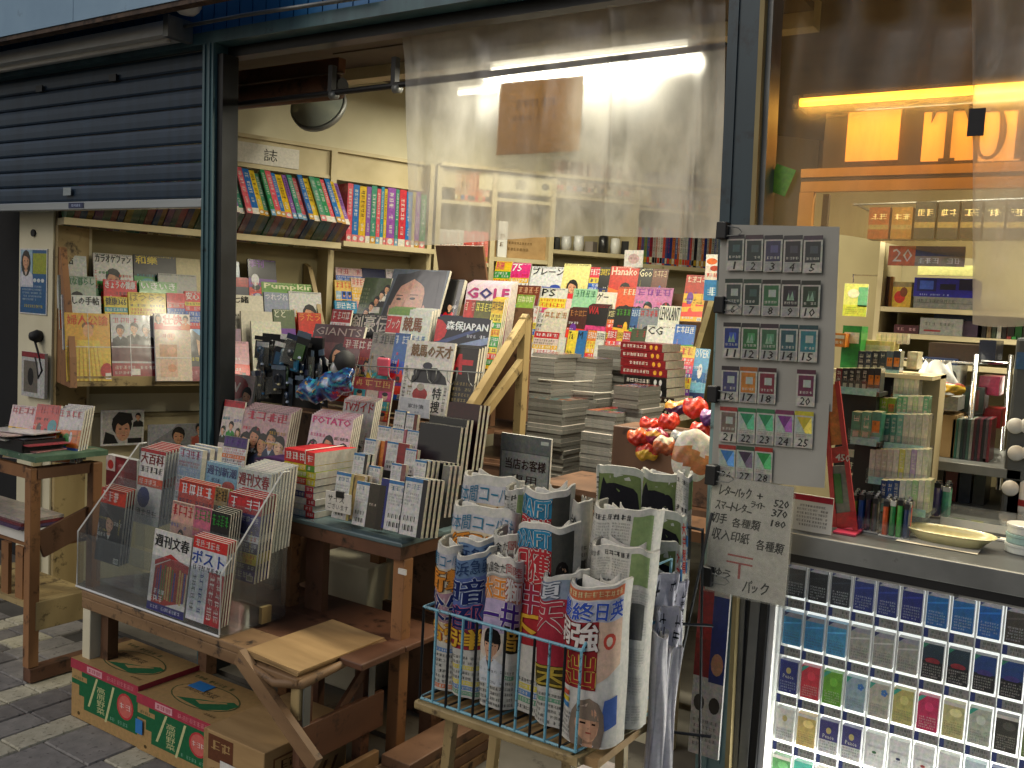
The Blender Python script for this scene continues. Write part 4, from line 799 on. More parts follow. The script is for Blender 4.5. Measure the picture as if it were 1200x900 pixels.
def pile_px(xl, xc, ytop, ybot, Y, label, seed, d=.2, **k):
    p = onY(xl, ytop, Y); q = onY(xc, ytop, Y); zb = .7005; w = q.x-p.x
    return pile((p.x+q.x)/2, Y+d/2, zb, q.z, w, d, label, 'grey magazines in stacks', seed, **k), (p.x+q.x)/2, w
pile_px(619, 661, 470, 588, 3.40, 'the tall grey left stack by the wooden frame', 11, .24, th=.0175)
pile_px(620, 650, 414, 469, 3.44, 'the small grey upper stack on the left pile', 12, .2, th=.0165, cover_col='c8a898')
pile_px(672, 700, 420, 585, 3.62, 'the second grey stack behind the left pile', 13, .16, th=.0175)
pile_px(686, 722, 482, 588, 3.34, 'the front middle grey stack', 14, .22, th=.0175, cover_col='c83a44')
pile_px(700, 730, 406, 470, 3.85, 'the crumpled grey stack beside the red volumes', 15, .2, th=.018, shift=.012)
pile_px(722, 752, 450, 575, 3.42, 'the right grey stack below the red volumes', 16, .2, th=.0175, cover_col='b84a50')
for k, (px, py, Y) in enumerate(((655, 447, 3.43), (690, 460, 3.61))):
    q = onY(px, py, Y); ts = tie(q.x-.02, Y+.1, q.z, .15, .21).build('tie_string', 'twine', origin=q, smooth=True); tag(ts, ['white string tied round the upper left magazine bundle', 'white string tied round the second magazine bundle'][k], 'string')
# red volumes and black bundles
def volume(px0, px1, yt, yb, Y, col, tcol, label, group, d=.2, name='bound_volume', seed=0):
    p = onY(px0, yb, Y); q = onY(px1, yb, Y); z = onY(px0, yt, Y).z; w = q.x-p.x; h = z-p.z
    o = MB().box((0, 0, 0), (w, d, h), col, cols=dict(r='cfc8b8', t=col)).build(name, 'gloss', mw=frame(p, (1, 0, 0), (0, 0, 1))); o['loc0'] = (0, 0, 0); tag(o, label, 'book', group)
    cv = Canvas(w, h, seed).rect(0, 0, 1, 1, col, 0).greek(.05, .3, .62, .75, 'e8e0d8', 1).ell(.74, .5, .035, .3, tcol, 1).ell(.86, .5, .035, .3, tcol, 1.1); part(cv.flat(), 'spine', 'gloss', o); return o
for i in range(4): volume(727, 776+i*2, 400+i*9.6, 409+i*9.6, 3.8-.012*i, '8a1f2c', 'd8a83a', f'thick dark red volume, {ORD[i]} from the top of the red stack', 'red volumes in a stack', seed=i)
for i in range(2): volume(731, 781, 439+i*12, 450+i*12, 3.74-.015*i, '17181a', 'c8c8c8', f'black bundle of booklets, {["upper", "lower"][i]} one under the red volumes', 'black bundles', seed=9+i)
for i in range(4): volume(752, 790, 463+i*7, 469+i*7, 3.7-.01*i, ['3a2a24', 'c0b49a', '2a2420', 'b8ac94'][i], 'd8d0c0', f'{["brown", "cream", "dark", "beige"][i]} booklet bundle below the black bundles', 'mixed booklet bundles', seed=12+i)
# wooden stringer frame
X = -1.95
wf = thing('wooden_rack_frame', 'raw pale wooden sloping rack frame in front of the magazine stacks', 'rack', (X, 2.7, 0))
A0 = onX(552, 478, X); A1 = onX(618, 372, X); B0 = onX(560, 494, X); B1 = onX(616, 418, X)
part(MB().bar(A0, A1, .03, .038), 'upper_rail', 'wood_pale', wf); part(MB().bar(B0, B1, .026, .034), 'lower_rail', 'wood_pale', wf)
part(MB().box((X-.016, A1.y-.035, .5), (X+.016, A1.y+.005, A1.z-.0)), 'rear_post', 'wood_pale', wf); part(MB().box((X-.016, A0.y-.02, .5), (X+.016, A0.y+.03, A0.z+.0)), 'front_post', 'wood_pale', wf)
part(MB().box((X-.03, A0.y-.03, .40), (X+.03, A1.y+.03, .499)), 'base_rail', 'wood_pale', wf)
def c_np(c): 
    c.rect(0, 0, 1, 1, '6f7472', 0); c.rect(0, .72, 1, 1, '7f8482', .5); c.rect(.03, .0, .97, .7, 'a9aca8', .8); c.text('当店お客様', .12, .42, .92, .60, '4a2e2a', 4, bold=.001); c.text('専用', .25, .18, .75, .34, '4a2e2a', 4); c.rect(.8, .88, .95, .94, 'c8ccc8', 2)
card_px(584, 506, 643, 575, 2.75, c_np, 'notice_file', 'grey plastic file with a handwritten notice by the wooden frame', 'notice', 'wrap', .008)
# ================================================================ furniture in front of the shop
def legs(t, pts, z0, z1, s=.035, mat='wood_brown'):
    for x, y in pts: part(MB().box((x-s/2, y-s/2, z0), (x+s/2, y+s/2, z1)), 'leg', mat, t, bevel=.003)
# low bench
bn = thing('low_bench', 'worn brown low bench under the acrylic magazine rack', 'bench', (-2.5, 2.1, 0))
for k, (y0, y1, m) in enumerate(((1.862, 2.0, 'wood_worn'), (2.003, 2.2, 'wood_red'), (2.203, 2.42, 'wood_red'))): part(MB().box((-2.95, y0, .424), (-2.10 if k == 0 else -1.78, y1, .448-.003*k)), 'plank', m, bn, bevel=.004)
part(MB().box((-2.95, 1.864, .385), (-2.10, 1.886, .4235)), 'front_rail', 'wood_worn', bn, bevel=.003)
part(MB().box((-2.95, 1.868, 0), (-2.905, 1.92, .384)), 'leg', 'paper_cream', bn, bevel=.003); part(MB().box((-2.89, 1.9, 0), (-2.85, 1.94, .384)), 'leg', 'wood_brown', bn); part(MB().box((-2.95, 2.36, 0), (-2.9, 2.41, .42)), 'leg', 'wood_brown', bn); part(MB().box((-1.84, 2.36, 0), (-1.79, 2.41, .415)), 'leg', 'wood_brown', bn)
part(MB().bar(onY(281, 768, 1.835), onY(371, 897, 1.80), .022, .05), 'diagonal_brace', 'wood_worn', bn)
# clutter in the dark under the bench
for k, (x, y, w, d, h, c, lab) in enumerate(((-2.6, 2.6, .3, .25, .5, 'paper_cream', 'pale upright board in the dark under the bench'), (-2.2, 2.62, .25, .2, .35, 'wood_brown', 'brown crate side in the shade behind the green boxes'), (-1.95, 2.66, .12, .1, .3, 'vinyl_grey', 'grey blue canister in the shade under the bench'))):
    o = MB().box((x, y, .007), (x+w, y+d, h)).build(['upright_board', 'crate', 'canister'][k], c, origin=(x, y, 0), bevel=.008); tag(o, lab, ['board', 'crate', 'canister'][k])
# display table with the diaries
t1 = thing('display_table', 'brown wooden table with a grey vinyl top carrying diaries and comics', 'table', (-2.1, 2.5, 0))
part(MB().box((-2.37, 2.21, .742), (-1.825, 2.75, .757)), 'table_top', 'vinyl_grey', t1, bevel=.004); part(MB().box((-2.365, 2.215, .70), (-1.83, 2.235, .7415)), 'apron', 'wood_red', t1); part(MB().box((-1.852, 2.236, .70), (-1.832, 2.74, .7415)), 'apron', 'wood_red', t1)
legs(t1, [(-2.34, 2.25), (-1.85, 2.255), (-2.34, 2.70), (-1.85, 2.70)], .0, .699, .045, 'wood_orange'); part(MB().box((-2.28, 2.26, 0), (-2.20, 2.29, .70)), 'leg_board', 'wood_red', t1)
part(MB().box((-2.32, 2.69, .30), (-1.87, 2.71, .36)), 'stretcher', 'wood_red', t1)
part(MB().box((-1.846, 2.226, .655), (-1.815, 2.2315, .672)), 'white_tag', 'paper_white', t1)
lw = thing('lumber_stack', 'short stack of brown planks on the ground beside the display table', 'lumber', (-1.65, 2.1, 0))
for k in range(4): part(MB().box((-1.80+.01*k, 2.05+.015*k, .004+.036*k), (-1.66, 2.55-.02*k, .037+.036*k)), 'plank', 'wood_brown' if k % 2 else 'wood_worn', lw, bevel=.003)
cp = struct(MB().box((-2.45, 2.95, .007), (-1.2, 2.99, .62)).build('counter_base', 'wall_cream'))
# folding stool with flattened cardboard
st = thing('folding_stool', 'battered wooden stool wrapped in tape with steel strap legs', 'stool', (-1.93, 2.0, 0))
part(MB().box((-2.10, 1.835, .405), (-1.87, 2.20, .428)), 'seat_board', 'wood_worn', st, bevel=.004)
part(MB().tube([(-2.10, 1.83, .43), (-1.95, 1.828, .40), (-1.868, 1.85, .41), (-1.862, 2.02, .425), (-1.866, 2.2, .44)], [.010, .013, .015, .012, .010], 8), 'wrapped_edge', 'wood_worn', st, smooth=True)
part(MB().box((-1.905, 1.845, .30), (-1.868, 1.885, .404)), 'corner_block', 'wood_pale', st, bevel=.006)
part(MB().box((-1.864, 1.855, .25), (-1.86, 1.883, .42)), 'steel_strap', 'grey_steel', st, bevel=.001); part(MB().box((-1.864, 2.13, .24), (-1.86, 2.158, .44)), 'steel_strap', 'grey_steel', st, bevel=.001)
for x, y in ((-1.895, 1.89), (-1.895, 2.14)): part(MB().box((x-.018, y-.018, 0), (x+.018, y+.018, .404)), 'leg', 'wood_red', st)
part(MB().box((-1.874, 1.845, .17), (-1.858, 2.20, .285)), 'side_plank', 'wood_red', st, bevel=.002); part(MB().bar((-1.88, 1.9, .16), (-1.88, 2.14, .38), .012, .03), 'cross_brace', 'wood_red', st); part(MB().box((-1.87, 1.88, .02), (-1.85, 2.18, .10)), 'bottom_rail', 'wood_worn', st, bevel=.003)
fc = thing('flattened_carton', 'flattened brown cardboard carton lying on the stool', 'cardboard', (-2.0, 2.0, .45))
for k in range(3): part(MB()  .grid(lambda u, v, k=k: V((-2.105+.225*u+.005*k, 1.845+.36*v, .436+.0085*k+.004*math.sin(u*3+k)+(.006*(1-u) if k == 0 else 0))), 8, 8), 'sheet', 'card', fc).modifiers.new('thick', 'SOLIDIFY').thickness = .006
# green cabbage boxes
def green_box(x, y, z, w, d, h, label, tape):
    t = thing('produce_box', label, 'box', (x, y, z), 'green and brown produce boxes')
    def loc(mb, nm, m): return mb.build(nm, m, t, origin=(0, 0, 0))
    loc(MB().box((0, 0, 0), (w, d, h-.002)), 'carton', 'card')
    lid = loc(MB('c23a50').box((-.003, -.003, h-.032), (w+.003, d+.003, h+.001), 'b03048', cols=dict(t='b08f5c')), 'lid', 'paint')
    c = Canvas(w, h-.034, 4).rect(.0, .24, 1, 1, '1e6b42', 1).rect(0, .0, 1, .24, 'b08f5c', .6).poly([(0, .24), (.2, .24), (.2, .5), (.12, .5), (.12, .7), (0, .7)], 'b08f5c', 2).poly([(.0, .8), (.24, .8), (.24, .9), (.16, .9), (.16, 1), (0, 1)], 'b08f5c', 2)
    c.poly([(.26, .35), (.29, .35), (.41, .98), (.38, .98)], 'c8c890', 2.2).poly([(.52, .2), (.55, .2), (.66, .96), (.63, .96)], 'c8c890', 2.2).vtext('高原野菜', .40, .3, .52, .85, 'c8c890', 3).ell(.82, .68, .12, .26, 'c23a40', 3, 16).ell(.82, .68, .10, .22, 'd06a60', 3.4, 16).greek(.74, .62, .9, .74, 'f0d8d0', 4).greek(.6, .28, .9, .36, '78b090', 3).greek(.04, .82, .18, .88, '2a5a3a', 3).ell(.12, .12, .02, .04, '5a4a2a', 3)
    loc(c.flat(), 'front_print', 'matte')
    c = Canvas(d, h-.034, 5).rect(.0, .24, 1, 1, '1e6b42', 1).rect(0, 0, 1, .24, 'b08f5c', .6).rect(.5, .35, .9, .8, 'b08f5c', 2)
    o = loc(c.flat(), 'side_print', 'matte'); o.matrix_local = frame((w, 0, 0), (0, 1, 0), (0, 0, 1))
    c = Canvas(w, .028, 6).rect(.25, .1, .48, .9, 'dca0a8', 1).greek(.27, .25, .46, .75, 'b02840', 2).greek(.55, .2, .95, .8, 'e08890', 2); o = c.flat().build('lid_print', 'matte', lid, origin=(0, 0, 0)); o.location = (0, -.003, h-.030)
    c = Canvas(w-.03, d-.03, 7); pts = [(.52+.42*math.cos(a*.2618), .46+.36*math.sin(a*.2618)) for a in range(24)]
    c.poly(pts, '54603c', 1).poly([(.52+.405*math.cos(a*.2618), .46+.34*math.sin(a*.2618)) for a in range(24)], 'b08f5c', 1.4).poly([(.3, .2), (.72, .14), (.9, .36), (.92, .56), (.82, .6), (.7, .46), (.55, .38)], '2a6b44', 2).poly([(.5, .3), (.6, .25), (.8, .5), (.78, .52)], 'b08f5c', 2.4).text('高原野菜', .2, .48, .62, .62, '4a4030', 3, slant=.2).greek(.03, .85, .6, .94, '2a5a3a', 3).greek(.75, .05, .95, .11, '5a4a2a', 3)
    mb = MB(); c.emit(mb, lambda u, v, L: (.015+u*(w-.03), .015+v*(d-.03), h+.0016+L*.0003)); mb.build('lid_top_print', 'matte', lid, origin=(0, 0, 0))
    if tape:
        mb = MB('2a80c8').box((.0, -.0075, h*.30), (.035, -.006, h*.55)); loc(mb, 'blue_tape', 'plastic'); mb = MB('2a80c8').box((.08, .13, h+.0042), (.16, .18, h+.005)); loc(mb, 'blue_tape', 'plastic')
    return t
green_box(-2.965, 1.842, .004, .372, .235, .205, 'green and brown produce box with a red lid, left of the two under the bench', False)
green_box(-2.588, 1.838, .004, .372, .24, .187, 'green and brown produce box patched with blue tape, right of the two under the bench', True)
ct = thing('brown_carton', 'plain brown carton with a paper slip under the stool', 'box', (-2.213, 1.80, .004))
w, d, h = .262, .34, .196
M_ = Matrix.Rotation(-.12, 4, 'Z'); pass
MB().box((0, 0, 0), (w, d, h)).build('carton', 'card', ct, origin=(0, 0, 0), bevel=.003)
Canvas(w, h, 3).rect(.08, .55, .5, .95, '6a4028', 1).greek(.12, .72, .46, .88, 'b08f5c', 2).greek(.1, .3, .5, .45, '6a4028', 2).rect(.0, .0, .06, 1, 'a8885a', 1).flat().build('front_print', 'matte', ct, origin=(0, 0, 0))
c = Canvas(d, h, 3).rect(.1, .55, .75, .85, '7a5434', 1).rect(.12, .58, .73, .82, 'b08f5c', 1.5).greek(.16, .62, .7, .78, '5a3a20', 2)
for i in range(6): c.poly([(.1+i*.13, .08), (.14+i*.13, .08), (.24+i*.13, .42), (.2+i*.13, .42)], '6a4a2a', 1)
c.flat().build('side_print', 'matte', ct, origin=(0, 0, 0)).matrix_local = frame((w, 0, 0), (0, 1, 0), (0, 0, 1))
Canvas(.11, .1, 1).rect(0, 0, 1, 1, 'dcdad2', 0).greek(.2, .4, .8, .7, '333', 1).flat().build('paper_slip', 'matte', ct, origin=(0, 0, 0)).location = (.08, -.004, .02)
# ---------------------------------------------------------------- acrylic rack with weeklies
ar = thing('acrylic_rack', 'clear acrylic stepped rack of weekly magazines on the low bench', 'rack', (-2.6, 1.95, .45))
AXL, AXR = -2.985, -2.235
sd = [(0, 1.868, .456), (0, 1.868, .645), (0, 2.10, .93), (0, 2.13, .93), (0, 2.13, .456)]
for x in (AXL, AXR-.004): part(MB().prism([(x, y, z) for _, y, z in sd], (.004, 0, 0)), 'side_panel', 'acrylic', ar)
def sheet(y0, z0, y1, z1, nm, m='acrylic', t=.004):
    return part(MB().prism([(AXL+.004, y0, z0), (AXL+.004, y0+t, z0), (AXL+.004, y1+t, z1), (AXL+.004, y1, z1)], (AXR-AXL-.008, 0, 0)), nm, m, ar)
sheet(1.868, .456, 1.868, .645, 'front_panel'); sheet(1.935, .46, 1.945, .74, 'divider'); sheet(2.005, .52, 2.015, .82, 'divider'); sheet(2.09, .56, 2.098, .925, 'back_panel')
part(MB().box((AXL, 1.864, .449), (AXR, 2.12, .455)), 'base', 'acrylic', ar)
for x in (AXL+.002, AXR-.002): part(MB().tube([(x, 1.866, .46), (x, 1.866, .647), (x, 2.10, .933), (x, 2.13, .933)], .0028, 5), 'edge_highlight', 'white_plastic', ar)  # white rods added as painted highlights along the acrylic edges
part(MB().tube([(AXL, 1.864, .455), (AXR, 1.864, .455)], .004, 5), 'edge_highlight', 'white_plastic', ar)
part(MB().box((AXR-.002, 2.02, .456), (AXR+.012, 2.06, .51)), 'tan_block', 'wood_pale', ar)
def week(Y, x0, x1, yt, h, bgc, label, ti=None, tc='c81e2b', st='text', band=None, n=0, t=.006, tilt=6, tt=.2, acc=None, cvf=None, pitch=None, **k):
    S_ = Surf((0, Y, 0), 0)
    if cvf:
        p = S_.hit(x0, yt); w = (S_.hit(x1, yt)-p).dot(S_.t); cv = Canvas(w, h, int(x0)); cvf(cv); k['cv'] = cv
    o = mag_px(S_, 0, x0, x1, yt, h, tilt, st, bgc, label, ti, tc, band, t=t, tt=tt, acc=acc, **k)
    if n:
        o['group'] = 'weekly magazine copies'
        for i in range(n): copies(o, [V((0.003*(i+1), (pitch or t*1.5)*(i+1), .003*(i+1)))], f'{ORD[i]} copy behind the {short(label)}', 'weekly magazine copies')
    return o
def c_bun(c):
    c.rect(0, 0, 1, 1, 'e4e2dc', 0); c.text('週刊文春', .05, .80, .95, .95, '141414', 6, bold=.0009); c.poly([(.1, .1), (.3, .06), (.95, .2), (1, .65), (.6, .7), (.12, .55)], 'b84a3c', 1)
    r = c.r
    for i in range(14): c.rect(.12+.065*i, .14+r.random()*.05, .16+.065*i, .5+r.random()*.12, r.choice(['6a8a4a', 'c8b06a', 'a03a30', '4a5a9a', 'd8c8b0', '7a4a7a']), 2+.05*i)
    c.poly([(.1, .62), (.5, .74), (.98, .62), (.98, .56), (.5, .68), (.1, .56)], 'c03a34', 3); c.rect(0, 0, 1, .1, '4a4a8a', 1.5); c.greek(.02, .12, .4, .2, 'f0f0ec', 6); c.greek(.05, .22, .45, .28, 'f0f0ec', 6); c.greek(.1, .03, .9, .08, 'c8c8e0', 6)
week(1.895, 182, 226, 619, .26, 'e4e2dc', 'front weekly with big black title and a colourful crowd picture', cvf=c_bun, t=.005, mat='wrap')
def c_post2(c):
    c.rect(0, 0, 1, 1, 'd8dadc', 0); c.rect(0, .86, 1, 1, 'd83a34', 1); c.greek(.05, .88, .95, .97, 'f6e8e0', 2); c.text('ポスト', .02, .68, .95, .84, '1f55a8', 5, bold=.001); c.rect(0, .05, .5, .6, 'c8ccd0', 1); c.greek(.08, .1, .2, .55, '555', 2, vert=True); c.greek(.3, .1, .42, .6, '3a5a90', 2, vert=True); c.rect(.55, 0, 1, .62, 'b8464a', 1); c.greek(.6, .05, .74, .6, 'f0e8e0', 2, vert=True); c.greek(.8, .05, .94, .6, 'f0e8e0', 2, vert=True); c.greek(.05, .6, .95, .67, '222', 2)
week(1.893, 228, 268, 627, .26, 'd8dadc', 'front weekly with a red header and blue lettering', cvf=c_post2, n=3, t=.005, mat='wrap')
week(1.965, 203, 229, 586, .26, 'd8b0a0', 'weekly with smiling faces and a red foot, second tier', None, 'c83040', 'group', t=.005)
week(1.965, 229, 249, 592, .26, 'd07a90', 'pink weekly with a green corner, second tier', None, '3a9a4a', 'group', t=.005)
week(1.963, 249, 271, 598, .26, '181618', 'black weekly with a pale face, second tier', None, '2f9e3a', 'portrait', n=4, t=.005, acc=['222', '111', '333', '7a2a4a'])
week(2.035, 211, 253, 561, .26, 'd84a30', 'weekly with orange red and lime green headline bands, third tier', None, 'ffffff', 'text', n=2, t=.005, acc=['d84a30', '6aae2a', 'c83a3a', '7ab83a'])
week(2.035, 253, 268, 570, .26, 'a88a50', 'narrow tan weekly, third tier', None, '222', 'grid', t=.005)
week(2.03, 269, 309, 576, .27, '4a3a8c', 'purple weekly with a red header, third tier', None, 'f0f0f0', 'text', 'c8303a', n=4, t=.007, acc=['4a3a8c', '5a4aa0', '3a2a6c', 'c03040'])
def c_shin(c): c.rect(0, 0, 1, 1, '9cc8e0', 0); c.text('週刊新潮', .04, .84, .96, .96, '2a3a8a', 5, bold=.0009); c.ell(.75, .72, .2, .07, 'd8503a', 2); c.ell(.85, .65, .12, .06, 'e0c040', 2.3); c.greek(.06, .74, .5, .8, '2a5a90', 3); c.para(.06, .3, .9, .6, 5, '3a6a9a', 3)
week(2.115, 243, 280, 540, .26, '9cc8e0', 'light blue weekly with dark blue title at the back of the acrylic rack', cvf=c_shin, t=.006, n=1)
def c_bun2(c): c.rect(0, 0, 1, 1, 'e2e0da', 0); c.text('週刊文春', .04, .80, .96, .96, 'a82a34', 5, bold=.0009); c.greek(.1, .7, .8, .76, '555', 3); c.ell(.5, .4, .3, .2, '8aa0b0', 1)
week(2.105, 280, 319, 548, .27, 'e2e0da', 'white weekly with dark red title, thick pile at the back of the acrylic rack', cvf=c_bun2, t=.007, n=8, pitch=.0105)
week(1.985, 120, 149, 570, .26, '2a2a2c', 'black and red weekly alone at the left of the acrylic rack', None, 'f0d8d0', 'portrait', 'c8482e', n=3, t=.006, acc=['1a1a1c', '3a3a3c', 'c8c8c4', '555'])
def c_ten(c): c.rect(0, 0, 1, 1, 'e0dcd6', 0); c.rect(0, .95, 1, 1, 'c8303a', 1); c.text('大百科', .05, .8, .95, .94, '8a1f28', 5, bold=.001); c.greek(.05, .68, .95, .77, '222', 3); c.rect(0, .5, 1, .62, 'd06a50', 1); c.greek(.05, .52, .95, .6, 'f4ece4', 2); c.ell(.3, .35, .25, .14, '3a4a8a', 1); c.greek(.05, .1, .9, .2, '555', 2)
week(2.10, 166, 195, 524, .27, 'e0dcd6', 'white weekly with dark red characters at the upper left of the acrylic rack', cvf=c_ten, n=6, t=.006, pitch=.011)
week(2.12, 211, 238, 523, .2, 'c8d0d8', 'pale blue and pink booklets behind the white weeklies', None, 'b05070', 'text', n=2, t=.02, acc=['a8c0d8', 'd8b0b8', 'e0e0e0', 'c8d8e0'])
# ---------------------------------------------------------------- wooden stand at the far left
ls = thing('wooden_stand', 'rough wooden stand with a green covered top at the left edge', 'stand', (-3.5, 2.0, 0))
part(MB().grid(lambda u, v: V((-4.0+.715*u, 1.885+.29*v, .842+.003*math.sin(u*19)*math.sin(v*11))), 24, 10), 'table_top', 'green_felt', ls).modifiers.new('thick', 'SOLIDIFY').thickness = -.02
for x, y in ((-3.335, 1.905), (-3.315, 2.14), (-3.8, 1.905)): part(MB().box((x-.02, y-.02, .062 if y < 2 else .312), (x+.02, y+.02, .815)), 'leg', 'wood_orange', ls, bevel=.003)
part(MB().box((-3.36, 1.91, .775), (-3.31, 2.15, .815)), 'apron', 'wood_brown', ls); part(MB().box((-3.9, 1.90, .77), (-3.36, 1.92, .815)), 'apron', 'wood_orange', ls)
part(MB().bar((-3.33, 1.93, .52), (-3.33, 2.16, .60), .015, .10), 'slanted_side', 'wood_brown', ls); part(MB().box((-3.9, 1.93, .50), (-3.345, 2.14, .515)), 'middle_shelf', 'wood_orange', ls)
part(MB().box((-3.357, 1.91, .20), (-3.313, 2.17, .31)), 'side_plank', 'wood_pale', ls, bevel=.003); part(MB().box((-3.9, 1.90, .28), (-3.36, 2.15, .30)), 'lower_shelf', 'wood_pale', ls)
part(MB().box((-3.36, 1.89, .006), (-3.31, 2.32, .06)), 'foot_rail', 'wood_red', ls, bevel=.003)
for k in range(4): part(MB().box((-3.46-.1*k, 1.912, .30), (-3.41-.1*k, 1.926, .50)), 'slat', 'wood_orange', ls)
part(MB().box((-3.9, 1.92, .52), (-3.40, 2.1, .56)), 'magazine_pile', 'paper_white', ls)
for k in range(3):
    o = MB().box((-3.95, 1.90+.01*k, .566+.012*k), (-3.42, 2.08, .577+.012*k), ['6a5a78', '8a4a50', 'b8b0a8'][k]).build('magazine', 'gloss', origin=(-3.5, 1.95, .56+.012*k)); tag(o, ['purple', 'maroon', 'grey'][k] + ' magazine lying on the shelf of the wooden stand', 'magazine', 'magazines on the stand shelf')
tr_ = thing('black_tray', 'shallow black tray of leaflets on the green topped stand', 'tray', (-3.5, 2.0, .846))
q0 = onZ(0, 538, .86)
part(MB().box((-3.85, 1.90, .847), (-3.40, 2.08, .851)), 'floor', 'black', tr_)
for lo, hi in (((-3.85, 1.898, .847), (-3.40, 1.904, .905)), ((-3.85, 2.078, .847), (-3.40, 2.084, .905)), ((-3.404, 1.904, .847), (-3.398, 2.078, .905))): part(MB().box(lo, hi), 'wall', 'black', tr_)
rr = random.Random(2)
for k in range(9):
    c = ['d8d4cc', 'd8a0a0', 'c8c4bc', 'e0dcd4', 'c86068', 'd0ccc4', '8a8a90', 'e0c8c0', 'd8d4d0'][k]; mw = Matrix.Translation((-3.56+rr.uniform(-.06, .08), 1.985+rr.uniform(-.02, .02), .853+.0085*k)) @ Matrix.Rotation(rr.uniform(-.4, .4), 4, 'Z') @ Matrix.Rotation(rr.uniform(-.04, .04), 4, 'Y')
    o = MB().box((-.13, -.08, 0), (.13, .08, .004), c).build('leaflet', 'gloss', mw=mw); o['loc0'] = (0, 0, 0); tag(o, f'{["white", "pink", "grey", "cream", "red", "pale", "slate", "blush", "off white"][k]} leaflet heaped in the black tray', 'leaflet', 'leaflets heaped in the tray')
S20 = Surf((-3.5, 2.06, 0), 20)
for (x0, x1, yt, bgc, st, lab) in ((15, 44, 474, 'e0c8c8', 'photo', 'white and pink packet standing in the tray'), (44, 72, 473, 'd03a2a', 'photo', 'red packet standing in the tray'), (70, 100, 478, 'd8d4d0', 'photo', 'white photo packet standing at the right of the tray')): mag_px(S20, 0, x0, x1, yt, .21, 14, st, bgc, lab, None, 'c84a5a', t=.01, mat='wrap', n=3 if x0 == 70 else 0)
def c_red(c): c.rect(0, 0, 1, 1, '8a2a30', 0); c.rect(.0, .5, .3, 1, 'd8c8c0', 1); c.rect(.35, .1, .6, .9, 'a83038', 1); c.ell(.15, .7, .1, .15, 'c83a30', 2); c.greek(.4, .3, .55, .8, 'd8a0a0', 2, vert=True)
card_px(124, 532, 160, 568, 2.5, c_red, 'red_packet', 'dark red packets behind the stand and the acrylic rack', 'packet', 'gloss', .03)
# ================================================================ the island of magazines, diaries and trinkets behind the steel post
isl = thing('island_rack', 'dark stepped display island in the middle of the opening', 'rack', (-2.3, 2.8, 0))
for k, (y0, z) in enumerate(((2.36, .80), (2.44, .86), (2.52, .92), (2.60, .98))): part(MB().box((-2.36, y0, .7575 if k == 0 else .757+.001*k), (-1.86, y0+.079, z)), 'step', 'black', isl)
part(MB().box((-3.0, 2.76, .02), (-1.99, 2.80, 1.02)), 'front_panel', 'wood_brown', isl); part(MB().box((-3.0, 2.90, 1.05), (-1.99, 2.93, 1.20)), 'middle_panel', 'wood_brown', isl); part(MB().box((-3.0, 2.805, 1.02), (-1.99, 2.93, 1.04)), 'ledge', 'wood_brown', isl); part(MB().box((-2.75, 3.14, 1.05), (-1.99, 3.16, 1.50)), 'rear_panel', 'wood_brown', isl)
wr = thing('wire_magazine_holder', 'thin wire holder rail across the island magazines', 'rack', (-2.3, 2.7, 1.2))
q0 = onY(385, 426, 2.72); q1 = onY(566, 437, 2.72); pts = [q0.lerp(q1, i/20) for i in range(21)]
part(MB().tube(pts, .0025, 5), 'rail', 'grey_steel', wr)
for i in range(0, 8):
    a = q0.lerp(q1, (i+.3)/8); b = q0.lerp(q1, (i+.8)/8); m = (a+b)/2
    part(MB().tube([a, a+V((.006, 0, -.035)), m+V((0, 0, -.05)), b+V((-.006, 0, -.035)), b], .002, 5), 'loop', 'grey_steel', wr, smooth=True)
def im(Y, x0, x1, yt, h, st, bgc, label, ti=None, tc='c81e2b', band=None, tilt=12, t=.008, phi=4, X0=-2.1, **k):
    return mag_px(Surf((X0, Y, 0), phi), 0, x0, x1, yt, h, tilt, st, bgc, label, ti, tc, band, t=t, **k)
# top tier
def c_face(c):
    c.rect(0, 0, 1, 1, '56606c', 0); c.poly([(0, 0), (.1, .9), (.95, 1), (1, .2), (.85, 0)], '2a2c34', 1)
    c.poly([(.12, .0), (.1, .35), (.22, .68), (.42, .82), (.62, .7), (.72, .4), (.68, .15), (.6, 0)], 'b48e7c', 2); c.poly([(.05, .4), (.15, .85), (.5, 1), (.85, .95), (.9, .3), (.75, .0), (.68, .3), (.66, .65), (.42, .86), (.2, .66), (.12, .3)], '23242a', 3)
    c.ell(.24, .44, .045, .022, '1c1418', 4); c.ell(.48, .46, .05, .024, '1c1418', 4); c.rect(.18, .5, .3, .515, '3a2c2a', 4.2); c.rect(.42, .52, .56, .535, '3a2c2a', 4.2); c.poly([(.32, .28), (.38, .28), (.36, .44)], 'a47c68', 4); c.ell(.34, .13, .07, .025, '9a4c48', 4); c.poly([(.7, .1), (.74, .3), (.7, .36), (.67, .2)], 'c0988a', 4.4)
def big(Y, x0, x1, yt, h, cvf, label, mat='wrap', tilt=18, t=.012, phi=4, roll=0, spine='888', **k):
    S_ = Surf((-2.1, Y, 0), phi); p = S_.hit(x0, yt); w = (S_.hit(x1, yt)-p).dot(S_.t); cv = Canvas(w, h, int(x0)); cvf(cv)
    return mag_px(S_, 0, x0, x1, yt, h, tilt, '', 'ccc', label, cv=cv, mat=mat, t=t, spine=spine, roll=roll, **k)
big(3.05, 462, 528, 315, .24, c_face, 'large wrapped photo book with a woman\'s face filling the cover', tilt=22)
def c_grp(c):
    c.rect(0, 0, 1, 1, '5a6848', 0)
    for i in range(5): c.bust(.35+.14*i, .3+.12*i, .09, SK[i % 4], cloth=['d8d4cc', '222', 'c8c4bc', '333', 'e0dcd0'][i], L=2+i*.3)
    c.para(.04, .3, .3, .8, 6, '9aa080', 4)
